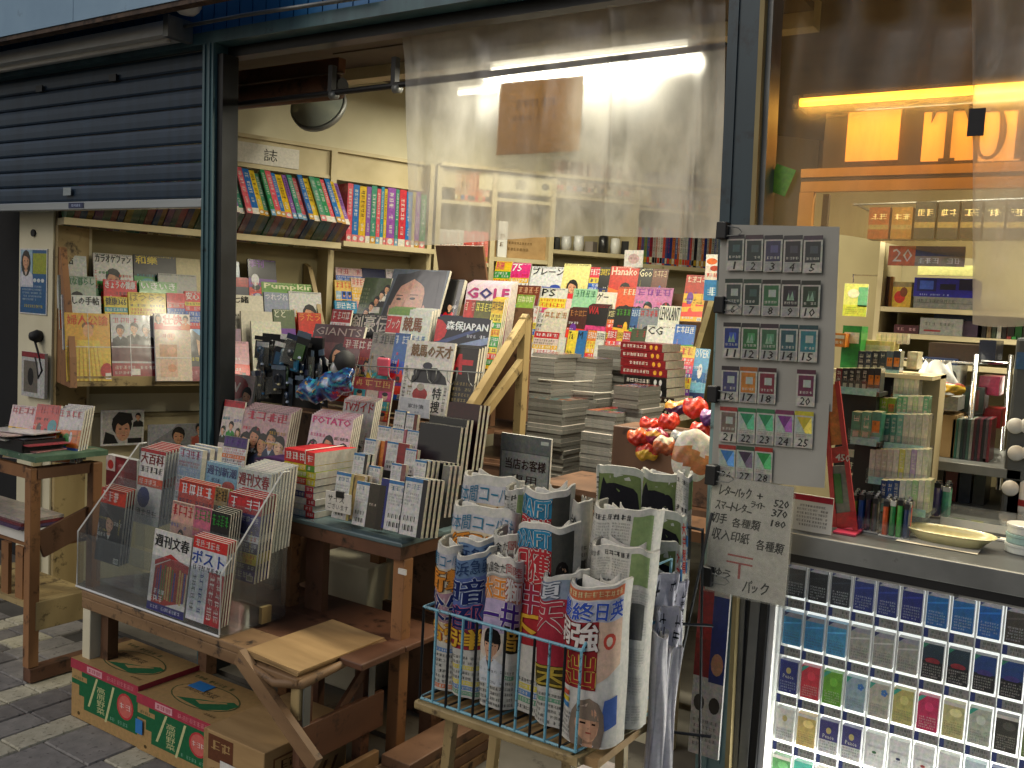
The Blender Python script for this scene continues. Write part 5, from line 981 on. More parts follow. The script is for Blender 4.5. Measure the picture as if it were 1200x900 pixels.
big(3.03, 428, 460, 325, .22, c_grp, 'green wrapped magazine with a group of young people, left of the face book')
o = MB('3a2418').box((-.12, 0, 0), (.12, .01, .3)).build('brown_folder', 'wood_brown', mw=frame(onY(548, 372, 3.16), (1, 0, 0), (0, -.3, 1))); tag(o, 'dark brown folder behind the golf magazines', 'folder')
im(3.08, 527, 545, 327, .26, 'portrait', '2a2a2c', 'plastic wrapped dark magazine right of the face book', '', '888', mat='wrap', tilt=20, t=.02)
def c_golf(c): c.rect(0, 0, 1, 1, 'd8c8d0', 0); c.text('GOLF', .04, .80, .96, .94, 'b02878', 5, bold=.003); c.text('O', .33, .80, .58, .94, '2a2a78', 6.5, bold=.003); c.greek(.3, .72, .95, .78, '333', 3); c.rect(0, 0, 1, .7, 'c89098', 1); c.para(.1, .1, .9, .6, 6, '6a3a6a', 3)
big(3.02, 548, 600, 332, .28, c_golf, 'golf magazine with pink and navy title beside the wooden frame', 'gloss', 10, .007, spine='d8b0c8', n=4)
im(2.97, 546, 562, 351, .26, 'photo', 'b8382a', 'red magazine peeking out under the golf title', None, 'e8c8b0'); im(2.96, 558, 580, 352, .26, 'photo', '6a6a2a', 'olive magazine under the golf title', None, 'd8d060')
im(2.95, 578, 592, 350, .27, 'text', 'd8b81e', 'tall yellow magazine beside the wooden frame', None, '1a1a1a', n=2, t=.008)
def c_jap(c):
    c.rect(0, 0, 1, 1, '141a30', 0); c.poly([(0, .5), (1, .75), (1, .65), (0, .4)], '8a98b8', 1); c.poly([(0, .62), (.9, .9), (.9, .86), (0, .55)], '4a5a88', 1); c.ell(.0, .8, .22, .17, 'c02a30', 1.6); c.text('森保JAPAN', .2, .8, .97, .95, 'e8ecf0', 6, bold=.001); c.greek(.6, .72, .95, .77, 'c8ccd8', 4)
    for i in range(3): c.bust(.3+.25*i, .45-.05*i, .1, SK[i], cloth=['1a2a6a', 'd8d8e0', '1a2a6a'][i], L=2+i*.4)
big(2.92, 513, 576, 371, .27, c_jap, 'dark blue football magazine with white title on the island', 'gloss', 12, spine='1a2a4a', n=2)
def c_bk(c): c.rect(0, 0, 1, 1, 'd0d4cc', 0); c.rect(0, .9, .5, 1, '7a9a4a', 1); c.rect(.0, .62, .34, .88, 'c02a34', 1); c.text('ブック', .03, .68, .31, .84, 'f0e8e0', 4); c.text('競馬', .4, .66, .82, .88, '8a5a34', 4, bold=.002); c.rect(0, .5, .35, .6, 'd8c030', 1); c.greek(.4, .52, .95, .6, '3a7ab0', 3)
big(2.92, 456, 507, 361, .26, c_bk, 'white racing magazine with a red block and brown lettering', 'gloss', 12, n=2)
im(2.93, 412, 459, 367, .26, 'photo', '22222c', 'black magazine with pale slanted lettering, upper island', '剣豪伝', 'c8c0b8', tt=.3); im(2.90, 390, 413, 362, .26, 'text', 'b83038', 'red magazine at the left of the upper island tier', None, 'f0e0d8')
def c_gia(c): c.rect(0, 0, 1, 1, '5a2026', 0); c.text('GIANTS', .05, .82, .95, .95, 'b8a49c', 5); c.rect(0, 0, 1, .7, '7a4a48', 1); c.rect(.05, .6, .2, .78, 'c03040', 2); c.bust(.6, .5, .12, cloth='d8d0c8', L=2)
big(2.86, 370, 429, 379, .25, c_gia, 'maroon baseball magazine with pale capitals', 'gloss')
im(2.84, 404, 441, 395, .26, 'group', 'a84a50', 'red magazine with several faces below the baseball magazine', None, 'e8d8d0'); im(2.82, 438, 466, 389, .27, 'portrait', '9a948c', 'grey magazine with a standing person on the island', None, '555'); im(2.82, 464, 482, 390, .26, 'photo', '4a78b0', 'blue magazine partly hidden on the island', None, 'e0e8f0')
def c_hor(c):
    c.rect(0, 0, 1, 1, 'dcd8d0', 0); c.text('競馬の天才', .12, .78, .97, .95, '8a6a3c', 5, bold=.002); c.poly([(.2, .5), (.4, .62), (.7, .64), (.9, .52), (.95, .42), (.2, .42)], '22242c', 2); c.ell(.5, .66, .1, .05, '34384a', 2.5); c.ell(.3, .56, .08, .05, '2a2a34', 2.6)
    c.ell(.42, .26, .16, .1, 'a83a34', 2); c.ell(.42, .36, .08, .05, 'b8b0a0', 2.4); c.vtext('特捜', .68, .02, .86, .38, '1c1c1c', 4, bold=.001); c.greek(.04, .05, .1, .7, '333', 3, vert=True); c.greek(.14, .05, .24, .4, '8a7a50', 3, vert=True); c.greek(.9, .05, .96, .4, '333', 3, vert=True)
big(2.76, 478, 534, 398, .27, c_hor, 'white racing magazine with brown title and a dark horse on the island', 'gloss', 10)
def c_A(c): c.rect(0, 0, 1, 1, '2a221c', 0); c.rect(.04, .55, .96, .97, '3a3026', .5); c.poly([(.08, .6), (.3, .9), (.42, .9), (.5, .6), (.38, .6), (.35, .7), (.25, .7), (.2, .6)], 'c82a38', 2); c.rect(.45, .74, .85, .82, 'c82a38', 2); c.para(.1, .1, .9, .5, 5, 'a09060', 2)
big(2.78, 530, 562, 406, .25, c_A, 'dark brown magazine with a red letter beside the wooden frame', 'gloss', 10, n=2)
im(2.72, 416, 462, 441, .20, 'grid', 'b8484c', 'red photo magazine in the wire holder', None, 'f0c080', tilt=10)
def c_lab(c): c.rect(0, 0, 1, 1, 'd0d2d4', 0); c.text('家計簿', .28, .45, .8, .68, '3a3a40', 2); c.greek(.5, .2, .7, .3, '5a6a8a', 2)
card_px(468, 464, 503, 486, 2.64, c_lab, 'shelf_card', 'white account book card above the diaries', 'card', 'matte')
pk = onY(449, 430, 2.74); o = MB('d8586c').box((pk.x-.03, 2.735, pk.z-.035), (pk.x+.03, 2.75, pk.z+.035)).build('pink_box', 'plastic', origin=pk, bevel=.006); tag(o, 'small pink box in the wire holder', 'box')
# ---------------------------------------------------------------- idol magazines at the left of the table
def c_tv(c): c.rect(0, 0, 1, 1, 'b8a8a0', 0); c.ell(.4, .78, .42, .2, 'a82430', 1, 16); c.text('TV', .12, .7, .55, .86, 'e8d8d0', 4, bold=.002); c.bust(.8, .65, .14, cloth='333', L=3); c.para(.1, .1, .9, .5, 5, '6a4a6a', 3)
big(2.62, 265, 300, 437, .24, c_tv, 'television magazine with a red oval next to the steel post', 'gloss', 10)
im(2.50, 264, 288, 468, .24, 'group', 'd8ccc4', 'white idol magazine next to the steel post', None, 'c83040', 'c83040', tilt=10, tt=.1); im(2.44, 264, 291, 510, .2, 'text', '8a7a2a', 'yellow and purple magazine low beside the steel post', None, '6a3a9a', '5a4a8a', tilt=10)
im(2.50, 287, 342, 477, .26, 'group', 'c8a8a8', 'large idol magazine with five girls on the table', None, 'c02a50', tilt=12, n=4, t=.008, acc=['a83040', 'e8d8c0', 'd83a5a', 'c8a030'])
im(2.46, 366, 415, 485, .24, 'group', 'e0ccd0', 'white and pink idol magazine on the table', 'POTATO', 'd8408c', tilt=12, n=4, t=.007, tt=.14, acc=['a82a3a', 'f0d8e0', 'd8408c', '333'])
im(2.58, 404, 441, 467, .25, 'portrait', 'd8d0cc', 'white guide magazine with red script title', 'TVガイド', 'c83040', tilt=12, n=3, t=.007, acc=['e8e0dc', '555', 'c03040', '222'])
# comics piled on the table
def comic(x, y, z, w, d, t, col, acc, label, seed):
    o = MB().box((0, 0, 0), (w, d, t), 'bdb8ac', cols=dict(f=col, t=col, l=col)).build('comic_magazine', 'matte', mw=Matrix.Translation((x, y, z)) @ Matrix.Rotation(random.Random(seed).uniform(-.02, .02), 4, 'Z')); o['loc0'] = (0, 0, 0); tag(o, label, 'magazine', 'thick comic magazines piled on the table')
    part(Canvas(w, t, seed).rect(0, 0, 1, 1, col, 0).rect(.72, 0, 1, 1, acc, 1).greek(.04, .2, .7, .85, 'f2eee6' if acc != 'f0f0ea' else '222', 2).greek(.76, .2, .97, .8, 'f0f0f0', 2).flat(), 'spine', 'gloss', o); return o
x0 = onY(333, 560, 2.245).x; z = .7585
CL = [('a8b8c4', 'c83040', .022, 'grey blue comic magazine at the bottom of the pile'), ('c8c4bc', 'c83a40', .02, 'white comic magazine second from the bottom'), ('d8d8d8', 'c03048', .022, 'white comic magazine with pink block third from the bottom'), ('3a4a8a', 'd05060', .022, 'blue comic magazine in the middle of the pile'), ('dcdcd8', 'c84058', .022, 'white comic magazine above the blue one'),
      ('c84a30', 'd8c82a', .024, 'orange comic magazine with a yellow block'), ('a8b82a', 'd8cc3a', .024, 'lime green comic magazine'), ('d8c02a', '6a9a3a', .022, 'yellow comic magazine below the thick red one'), ('c82a30', 'd84a40', .045, 'thick red comic magazine tied with string on top of the pile')]
for i, (c, a, t, lab) in enumerate(CL): comic(x0+random.Random(i).uniform(-.004, .004), 2.245, z, .145, .20, t-.0015, c, a, lab, i); z += t
sg = MB(); xc = x0+.10; sg.tube([(xc, 2.242, z-.042), (xc, 2.242, z+.002), (xc, 2.447, z+.002), (xc, 2.447, z-.042)], .0025, 5, closed=True); tag(sg.build('tie_string', 'twine', origin=(xc, 2.3, z)), 'white string round the thick red comic magazine', 'string')
o = comic(onY(298, 545, 2.30).x, 2.30, onY(298, 548, 2.30).z-.0, .12, .2, .035, '4a2a5a', 'd8a83a', 'purple comic magazine behind the white weeklies', 33); 
pb_ = onY(298, 548, 2.30); o = MB().box((pb_.x, 2.30, .4485), (pb_.x+.12, 2.48, pb_.z-.001)).build('support_block', 'wood_brown', origin=(pb_.x, 2.3, .45)); tag(o, 'brown block carrying the purple comic magazine', 'block')
# ---------------------------------------------------------------- diaries with white belly bands
def diary(Y, x0, x1, yt, yb, col, label, band=(0, 1), n=0, photo=None, lean=8, t=.014):
    S_ = Surf((-2.1, Y, 0), 0); p = S_.hit(x0, yb); w = max((S_.hit(x1, yb)-p).dot(S_.t), .02); h = max(S_.hit(x0, yt).z-p.z, .03); a = math.radians(lean)
    mw = frame(p, S_.t, V((0, 0, 1))*math.cos(a)-S_.n*math.sin(a)); o = MB().box((0, 0, 0), (w, t, h), col, cols=dict(r='c8c4b8', t='c8c4b8')).build('diary', 'gloss', mw=mw); o['loc0'] = (0, 0, 0); tag(o, label, 'diary', 'diaries on the table')
    cv = Canvas(w, h, int(x0*3+yt)); cv.rect(0, 0, 1, 1, col, 0)
    if photo: cv.rect(*photo[0], photo[1], .5).greek(photo[0][0]+.05, .5, photo[0][2]-.05, .56, 'd8d0c0', 1)
    if band:
        b0, b1 = band; cv.rect(b0, 0, b1, 1, 'd8d8d4', 1); cv.rect(b0, .93, b1, 1, '3a88b8', 1.5); cv.greek(b0+.1*(b1-b0), .8, b0+.9*(b1-b0), .9, '6a8aa0', 2); cv.para(b0+.1*(b1-b0), .5, b0+.9*(b1-b0), .75, 4, '9a9a98', 2)
        for k in range(7): cv.rect(b0+(b1-b0)*(.15+.1*k), .08, b0+(b1-b0)*(.15+.1*k+.03+.04*(k % 2)), .18, '222', 2); cv.rect(b0+(b1-b0)*(.15+.1*k), .25, b0+(b1-b0)*(.15+.1*k+.05-.03*(k % 2)), .34, '222', 2)
    part(cv.flat(), 'belly_band' if band else 'cover', 'gloss', o)
    for i in range(n):
        c = copies(o, [V((.006*(i+1), .016*(i+1), -.002*i))], f'{ORD[i]} diary behind the {short(label)}', 'diaries on the table')
D = [
 (2.245, 388, 408, 552, 606, 'c8b878', 'cream diary with a white band at the left of the front row', (0, .85), 0), (2.25, 404, 421, 555, 607, 'b8a068', 'beige flowered diary in the front row', None, 1), (2.238, 412, 446, 563, 614, '3a342c', 'dark photographic diary with two white bands in the front row', (0, .45), 0, ((.45, 0, .8, 1), '4a4438')),
 (2.24, 440, 457, 560, 617, '2a3a8a', 'royal blue diary in the front row', None, 0), (2.234, 449, 471, 562, 620, 'd0d0cc', 'diary wholly wrapped in a white band, front row', (0, 1), 0), (2.23, 466, 493, 558, 625, '1e2638', 'tall navy diary with a white band, right of the front row', (.05, .8), 3),
 (2.30, 410, 426, 530, 570, '22242c', 'small dark diary with a white band, second row left', (0, .8), 1), (2.31, 419, 442, 543, 575, 'c89aa0', 'pink diary with a white band, second row', (.4, 1), 0), (2.31, 455, 472, 542, 575, '9a6a68', 'dusky diary with a white band, second row', (0, .7), 0), (2.30, 482, 497, 538, 575, '2a2c34', 'black diary with a white band, second row right', (0, .9), 2),
 (2.39, 424, 440, 513, 545, 'd8d0c0', 'cream diary with a white band, third row left', (0, .8), 0), (2.40, 435, 450, 515, 546, 'd8882a', 'orange diary, third row', None, 0), (2.39, 447, 476, 516, 550, '9a2030', 'red diary with a white band, third row', (.1, .55), 0), (2.38, 472, 486, 525, 555, 'a82838', 'small crimson diary with a white band, third row', (0, .9), 0),
 (2.47, 440, 457, 498, 525, 'c8c4bc', 'pale diary with a white band, fourth row left', (0, .9), 0), (2.47, 457, 474, 501, 527, 'b87a88', 'rose diary with a white band, fourth row', (0, .8), 0), (2.46, 473, 488, 503, 530, '8a1f30', 'wine diary with a white band, fourth row right', (.1, 1), 0),
 (2.55, 460, 474, 480, 505, '3a3a40', 'slate diary with a white band, back row left', (0, .9), 0), (2.55, 474, 487, 484, 507, '7a3a30', 'brown diary with a white band, back row right', (0, .7), 0)]
for d in D: diary(*d[:8], n=d[8], photo=d[9] if len(d) > 9 else None)
for (Y, x0, x1, yt, yb, c, lab, n) in ((2.44, 484, 532, 494, 560, '18202e', 'large navy ledger standing at the right of the diaries', 1), (2.52, 494, 538, 486, 560, '1e2a2c', 'large dark green ledger behind the navy one', 1), (2.58, 516, 553, 470, 545, '4a1c24', 'large maroon ledger at the back of the diaries', 2), (2.36, 497, 512, 540, 600, '2a2c30', 'dark slim ledger right of the front diaries', 3), (2.34, 512, 520, 545, 605, '8a8a84', 'grey slim ledger seen edge on', 2)):
    diary(Y, x0, x1, yt, yb, c, lab, None, n, t=.012)
def c_tag(c): c.rect(0, 0, 1, 1, 'd4d0c4', 0); c.text('サイズ', .1, .5, .75, .85, '222', 2); c.text('ございます', .1, .12, .9, .42, '222', 2)
tg = card_px(381, 574, 411, 597, 2.215, c_tag, 'handwritten_tag', 'small handwritten card clipped in front of the diaries', 'sign', 'matte'); q = onY(401, 577, 2.212); MB('222').box((.10-.03, -.006, .05), (.10, .004, .07)).build('clip', 'plastic', tg, origin=(0, 0, 0)).location = (-.02, 0, 0)
# ---------------------------------------------------------------- trinket packets and the blue pouch
ks = thing('trinket_stand', 'dark display stand for hanging key trinkets on the island', 'stand', (-2.35, 2.62, 1.0))
q = onY(335, 440, 2.62); part(MB().tube([(q.x, 2.62, .76), (q.x, 2.62, 1.32)], .012, 8), 'pole', 'black', ks); part(MB().box((q.x-.12, 2.60, 1.30), (q.x+.12, 2.64, 1.315)), 'arm', 'black', ks); part(MB().box((q.x-.12, 2.60, 1.16), (q.x+.12, 2.64, 1.172)), 'arm', 'black', ks); part(MB().lathe([(0, 0), (.09, 0), (.09, .012), (0, .014)], (q.x, 2.62, .7575), 16), 'base', 'black', ks); part(MB().box((q.x-.17, 2.645, 1.06), (q.x+.17, 2.655, 1.34)), 'back_board', 'black', ks)
rt = random.Random(21); TC = ['2a4a6a', '1c1c22', '3a6a8a', '182030', '6a8a9a', '20242c', '2a7a9a', '444a50', '1a2a4a', '2c2c30', '5a7a50', '101418']
for k in range(40):
    px = rt.uniform(292, 384); py = rt.uniform(405, 468); Y = 2.555+.05*rt.random(); p = onY(px, py, Y)
    t = thing('trinket_packet', f'{["dark", "blue", "glossy black", "silver"][k % 4]} key trinket in a clear packet, {ORD[k] if k < 20 else nth(k+1)} on the trinket stand', 'trinket', p, 'trinkets hanging on the stand')
    w = rt.uniform(.045, .075); h = rt.uniform(.08, .13); c = rt.choice(TC); R4 = Matrix.Translation(p) @ Matrix.Rotation(rt.uniform(-.7, .5), 4, 'Z') @ Matrix.Rotation(rt.uniform(-.25, .25), 4, 'Y')
    t.matrix_world = R4; t['loc0'] = (0, 0, 0)
    MB(rt.choice(['d8d8d4', '2a3a5a', '181818', '6a7a8a'])).box((-w/2, 0, h*.32), (w/2, .002, h*.5)).build('header_card', 'gloss', t, origin=(0, 0, 0)); k % 3 == 0 and MB().box((-w/2, -.010, -h*.5), (w/2, .004, h*.31)).build('blister', 'sleeve', t, origin=(0, 0, 0)); MB(rt.choice(['14181e', '1c2636', '20242a', '2a3a4a'])).box((-w*.46, .0045, -h*.48), (w*.46, .006, h*.3)).build('backing_card', 'gloss', t, origin=(0, 0, 0))
    mb = MB(c)
    kind = k % 4
    if kind == 0: mb.lathe([(.006, 0), (.014, .003), (.016, .008), (.012, .012), (.004, .014)], (0, -.004, -h*.1), 10, M4=Matrix.Rotation(math.pi/2, 4, 'X'))
    elif kind == 1: mb.tube([(.015*math.cos(a), -.004, -h*.1+.02*math.sin(a)) for a in [i*.7854 for i in range(8)]], .004, 6, closed=True)
    elif kind == 2: mb.box((-w*.3, -.008, -h*.4), (w*.3, .0, h*.1))
    else: mb.tube([(0, -.004, h*.25), (.006, -.004, h*.1), (-.004, -.004, -h*.05), (.004, -.004, -h*.4)], [.003, .006, .009, .005], 6)
    mb.build('trinket', 'wrap', t, origin=(0, 0, 0), smooth=kind in (0, 1, 3)); MB(rt.choice(['d8d0a0', 'c8d8e8', '3a8ab0'])).lathe([(0, 0), (.007, .002), (.006, .009), (0, .01)], (w*.15, -.008, -h*.35), 8).build('charm', 'wrap', t, origin=(0, 0, 0))
p0 = onY(383, 462, 2.42)
def pouch(u, v):
    a = (u-.5)*.24; droop = -.035*math.sin(u*math.pi)*0 + .10*(u-.45)**2*1.2+.018*math.sin(u*2.2)
    return V((p0.x+a, 2.42-.03*math.sin(v*math.pi)-.003*math.sin(u*23+v*5), p0.z-.06+.035*u+droop+(v*(.105-.05*abs(u-.55)))+.006*math.sin(u*17)))
cols = ['1a5a9a', '2a8ab8', '123a70', '3aa0b0', '1a6aa8', 'c0a03a', '0e2c5c', '2a9a8a', '1a4a90', 'b04a3a']
r5 = random.Random(9); pc = [[r5.choice(cols[:5]+cols[6:7]+cols[8:9]) if r5.random() < .8 else r5.choice(cols) for _ in range(40)] for _ in range(20)]
o = MB().grid(pouch, 48, 20, colf=lambda u, v: pc[int((v*14+math.sin(u*9)*2.5)) % 20][int(u*16+v*4) % 40]).build('pouch', 'wrap', origin=p0, smooth=True); o.modifiers.new('thick', 'SOLIDIFY').thickness = .02; tag(o, 'bright blue patterned cloth pouch hanging in front of the trinkets', 'pouch')
p1 = onY(404, 425, 2.56); o = MB('16161a').lathe([(0, -.035), (.03, -.028), (.042, 0), (.034, .03), (.012, .045), (0, .046)], p1, 14).build('plush_ball', 'rubber', origin=p1, smooth=True); tag(o, 'black fluffy ball charm above the blue pouch', 'charm'); p1 = onY(393, 434, 2.54); o = MB('b8b8b4').lathe([(0, -.03), (.018, -.02), (.02, .01), (.012, .03), (0, .034)], p1, 10).build('silver_charm', 'wrap', origin=p1, smooth=True); tag(o, 'silver charm beside the black fluffy ball', 'charm')
# ================================================================ newspapers in wire racks
def newspaper(x0, x1, yt, Y, label, cvf, zb=.538, dep=.07, slope=0, h=None, yaw=0, seed=1, twist=.0, inner=3, rim='d2cfc4', group='newspapers rolled in the wire rack', lean=0, bulge=.8):
    p = onY(x0, yt, Y); q = onY(x1, yt, Y); w = q.x-p.x; h = h or (p.z-zb); a = math.radians(lean)
    mw = frame(V((p.x, Y, p.z-h)), Matrix.Rotation(math.radians(yaw), 3, 'Z') @ V((1, 0, 0)), V((0, math.sin(a), math.cos(a))))
    r = random.Random(seed); ph = r.uniform(0, 6)
    def prof(u, s=1.0, off=0):   # plan of the folded paper: rounded front
        c = math.cos(math.pi*u); sn = max(math.sin(math.pi*u), 0)
        return w/2 - (w/2-off)*math.copysign(abs(c)**bulge, c), dep*(1-sn**.55*s)+off*.6
    def top(u): return h + slope*(u-.5)*w + .006*math.sin(u*7+ph) + .0025*math.sin(u*19+ph*2)
    def pos(u, v, off=0):
        x, y = prof(u, 1, off); z = v*top(u)
        return V((x + .006*math.sin(v*5+ph)*v, y + .010*math.sin(v*4+ph+u*3)*v*(1-v) + .007*math.sin(u*9+ph)*v + .0022*math.sin(u*21+v*9+ph), z))
    n = 32; mb = MB(rim)
    mb.grid(lambda u, v: pos(u, v), n, 10, rim)
    T = .008
    mb.grid(lambda u, v: pos(u, 1, v*T) + V((0, 0, .0015*math.sin(v*3.1)-.0012*(int(v*6+.1) % 2))), n, 6, colf=lambda u, v: rim if int(v*6) % 2 else '9a968a'); mb.grid(lambda u, v: pos(1-u, 1-v*.5, T), n, 4, 'b8b4a8')
    o = mb.build('newspaper', 'matte', mw=mw, smooth=True); o['loc0'] = (0, 0, 0); tag(o, label, 'newspaper', group)
    cv = Canvas(w*1.5, h, seed); cvf(cv); pm = MB()
    # long pieces are cut so that they follow the curve
    it = []
    def cut(tri, out):
        (a, b, c_) = tri; e = [(abs(a[0]-b[0])/.055 + abs(a[1]-b[1])/.13, 0), (abs(b[0]-c_[0])/.055 + abs(b[1]-c_[1])/.13, 1), (abs(c_[0]-a[0])/.055 + abs(c_[1]-a[1])/.13, 2)]
        m, k = max(e)
        if m <= 1.0: out.append(tri); return
        if k == 1: a, b, c_ = b, c_, a
        elif k == 2: a, b, c_ = c_, a, b
        h_ = ((a[0]+b[0])/2, (a[1]+b[1])/2); cut((a, h_, c_), out); cut((h_, b, c_), out)
    for pts, ff, c, L in cv.it:
        out = []
        for f in ff:
            for q in range(1, len(f)-1): cut((pts[f[0]], pts[f[q]], pts[f[q+1]]), out)
        it.append(([p_ for t_ in out for p_ in t_], [(3*q, 3*q+1, 3*q+2) for q in range(len(out))], c, L))
    cv.it = it
    def fn(u, v, L):
        u = .15+.77*min(max(u, 0), 1); v = min(max(v, .003), .997); e = .004; a_ = pos(u-e, v); b_ = pos(u+e, v); t = (b_-a_); nn = V((t.y, -t.x, 0)).normalized(); return pos(u, v) + nn*(.0012+L*.0006)
    cv.emit(pm, fn); part(pm, 'print', 'matte', o)
    im_ = MB(rim)
    for k in range(inner):
        s = .75-.2*k; off = .016+.012*k; dh = r.uniform(-.022, .004)
        im_.grid(lambda u, v: V((prof(.1+.8*u, s, off)[0], prof(.1+.8*u, s, off)[1]+.004*k, (h*.6 + (h*.4+dh)*v) + slope*(u-.5)*w*.8 + .008*math.sin(u*6+k))), 12, 2, ['d6d3c8', 'c4c0b4', 'cfcbbf'][k % 3])
    if inner: ob = part(im_, 'inner_pages', 'matte', o, smooth=True); ob.modifiers.new('thick', 'SOLIDIFY').thickness = .003
    return o
def big_k(c, t, x0, y0, x1, y1, col, out, L=4, b=.002):
    if out: c.text(t, x0, y0, x1, y1, out, L, bold=b*1.9)
    c.text(t, x0, y0, x1, y1, col, L+.8, bold=b*.8)
def lower(c, y1, tone='c8c6bc'):
    c.rect(0, 0, 1, y1, tone, .6); r = c.r; y = .02
    while y < y1-.03:
        if r.random() < .35: c.rect(.05, y, .95, y+.028, r.choice(['d87a4a', '5a8ac0', 'd8c83a', 'c85a6a', '6aa080', '333']), 1.2); c.greek(.08, y+.005, .9, y+.024, 'f4f0e4', 2)
        else: c.greek(.05, y, .95, y+.022, '4a4a48', 2)
        y += .036
def n_left(c):
    c.rect(0, 0, 1, 1, 'd0cec4', 0); c.rect(0, .4, 1, .95, 'c4c4c8', .8); c.text('FS本間コーバスも', .03, .86, .97, .95, '2a7a9a', 5); c.rect(0, .68, 1, .85, 'd8c8a8', 1); big_k(c, '衝撃', .1, .69, .9, .84, 'd88a2a', '5a3a1a'); c.rect(0, .42, 1, .68, 'b08a94', 1.1); big_k(c, '父生', .1, .5, .95, .67, '24306a', 'e8e0d8'); c.rect(0, .34, 1, .48, 'd8c4a0', 1.3); big_k(c, '合弾', .08, .35, .95, .48, 'e0a830', 'a04a2a'); lower(c, .33)
def n_blue(c):
    c.rect(0, 0, 1, 1, 'c8c6be', 0); c.rect(0, .84, 1, .97, '6a86a8', 1); c.text('横浜急襲', .05, .86, .95, .96, '27406a', 5); c.rect(0, .48, 1, .84, '5a6ca4', 1); big_k(c, '暗', .18, .66, .85, .83, '1c2a62', 'b8c4d8'); big_k(c, '部', .18, .49, .85, .65, '1c2a62', 'c86a80'); c.rect(0, .34, 1, .48, '9a3040', 1.2); big_k(c, '弾', .12, .35, .88, .48, 'e0b02a', '6a2a2a'); lower(c, .33)
def n_ohi(c):
    c.rect(0, 0, 1, 1, 'd4d0c6', 0); c.text('高畠金だ', .05, .90, .6, .965, '222', 5); c.text('岡陸', .6, .90, .97, .965, 'b02a30', 5); c.rect(.05, .87, .95, .885, 'a8a49a', 3); c.rect(0, .72, 1, .87, 'd8a078', 1); big_k(c, '大王', .06, .73, .62, .86, 'e08a2a', 'e8e0d0'); big_k(c, '獅', .62, .72, .97, .87, 'd8d0c8', 'b84a3a'); c.rect(0, .5, 1, .72, 'b8a8c4', 1.2); big_k(c, '一井', .05, .52, .95, .71, '4a2a80', 'e0dcd8'); c.ell(.35, .42, .3, .1, 'd8c8b8', 2); c.bust(.4, .42, .16, cloth='d0d4d8', L=2.2); c.rect(.66, .38, .98, .56, '2a2418', 2.5); big_k(c, '音', .68, .4, .96, .54, 'c8a03a', None); lower(c, .3)
def n_red(c):
    c.rect(0, 0, 1, 1, 'd2cec4', 0); c.rect(0, .87, .64, .97, '2a7a9c', 1); big_k(c, 'DRAFT', .03, .88, .62, .96, '2a8ab0', 'dcd8d0', b=.0015); c.rect(0, .36, .64, .87, 'a82a30', 1.1); big_k(c, '日', .08, .70, .32, .86, 'b83038', 'e0d8cc'); big_k(c, '獲', .34, .69, .62, .87, 'b83038', 'e0d8cc'); c.rect(.64, .2, 1, .97, '4a4a44', 1); c.bust(.82, .75, .1, cloth='b0b0b0', L=1.5); c.rect(.66, .3, .98, .55, '6a6c60', 1.3); big_k(c, '井', .14, .52, .5, .68, '9a2a44', 'd8d0d8'); big_k(c, '下', .06, .36, .5, .52, 'd8a828', '8a2a1a'); lower(c, .22)
def n_ten(c):
    c.rect(0, 0, 1, 1, 'cfccc2', 0); c.rect(0, .84, .8, .97, '8a96a8', 1); big_k(c, '頂', .05, .85, .5, .96, 'c8ccd0', '34405a', b=.0012); c.rect(0, .4, .7, .84, 'a83040', 1.1); big_k(c, '天', .12, .62, .62, .82, 'b03444', 'e0dad0'); c.rect(0, .26, 1, .4, '5a5028', 1.2); big_k(c, '因', .1, .27, .85, .4, 'b8a03a', '3a3018'); c.rect(.7, .3, 1, .95, '3a3c3c', 1); c.bust(.85, .7, .1, cloth='555', L=1.5); lower(c, .24)
def n_big(c):
    c.rect(0, 0, 1, 1, 'd4d1c8', 0); c.rect(0, .92, 1, .985, 'd07048', 1); c.rect(.0, .92, .14, .985, '3a8a4a', 1.4); c.greek(.2, .935, .95, .975, 'e8d8a0', 3); c.rect(0, .78, 1, .91, 'b8bcd0', .8); big_k(c, '最終日英', .1, .79, .98, .905, '3a5ab8', 'e8e8e4', b=.0015); c.rect(0, .36, .62, .78, '9c2a2e', 1.1); big_k(c, '弱', .05, .62, .3, .77, 'e0d8d0', '5a1418'); big_k(c, '強', .32, .60, .62, .78, 'e0d8d0', '5a1418'); big_k(c, '共', .05, .38, .32, .58, 'a8302c', 'd8c050'); big_k(c, '出', .33, .38, .6, .58, 'a8302c', 'd8c050'); c.poly([(.62, .78), (1, .78), (1, .5), (.62, .4)], 'd8b8a0', 1); c.ell(.8, .66, .1, .05, 'c84a3a', 2); c.ell(.8, .66, .05, .03, 'e8d8c0', 2.4); c.bust(.55, .16, .17, cloth='3a3a3a', L=3, hair='8a7a6a'); c.poly([(.7, .1), (.98, .14), (.98, .32), (.75, .3)], '4a6ab0', 2); c.rect(.02, .22, .3, .25, '4a8ac0', 3); c.rect(.02, .26, .3, .29, 'd8c030', 3); c.rect(.02, .3, .3, .33, 'c85a40', 3); c.para(.04, .02, .4, .2, 6, '55534e', 2); c.rect(.02, .0, 1, .015, 'e8e4d8', 3)
def n_text(c):
    c.rect(0, 0, 1, 1, 'cfcdc2', 0)
    for i in range(6):
        y = .03+i*.16; c.greek(.04, y+.115, .6, y+.145, '333', 2)
        for j in range(5): c.para(.03+j*.195, y, .03+j*.195+.17, y+.105, 7, '77756c', 2)
    c.rect(.7, .5, .92, .7, '6a6a64', 3); c.rect(.62, .8, .95, .97, '8aa06a', 2.5)
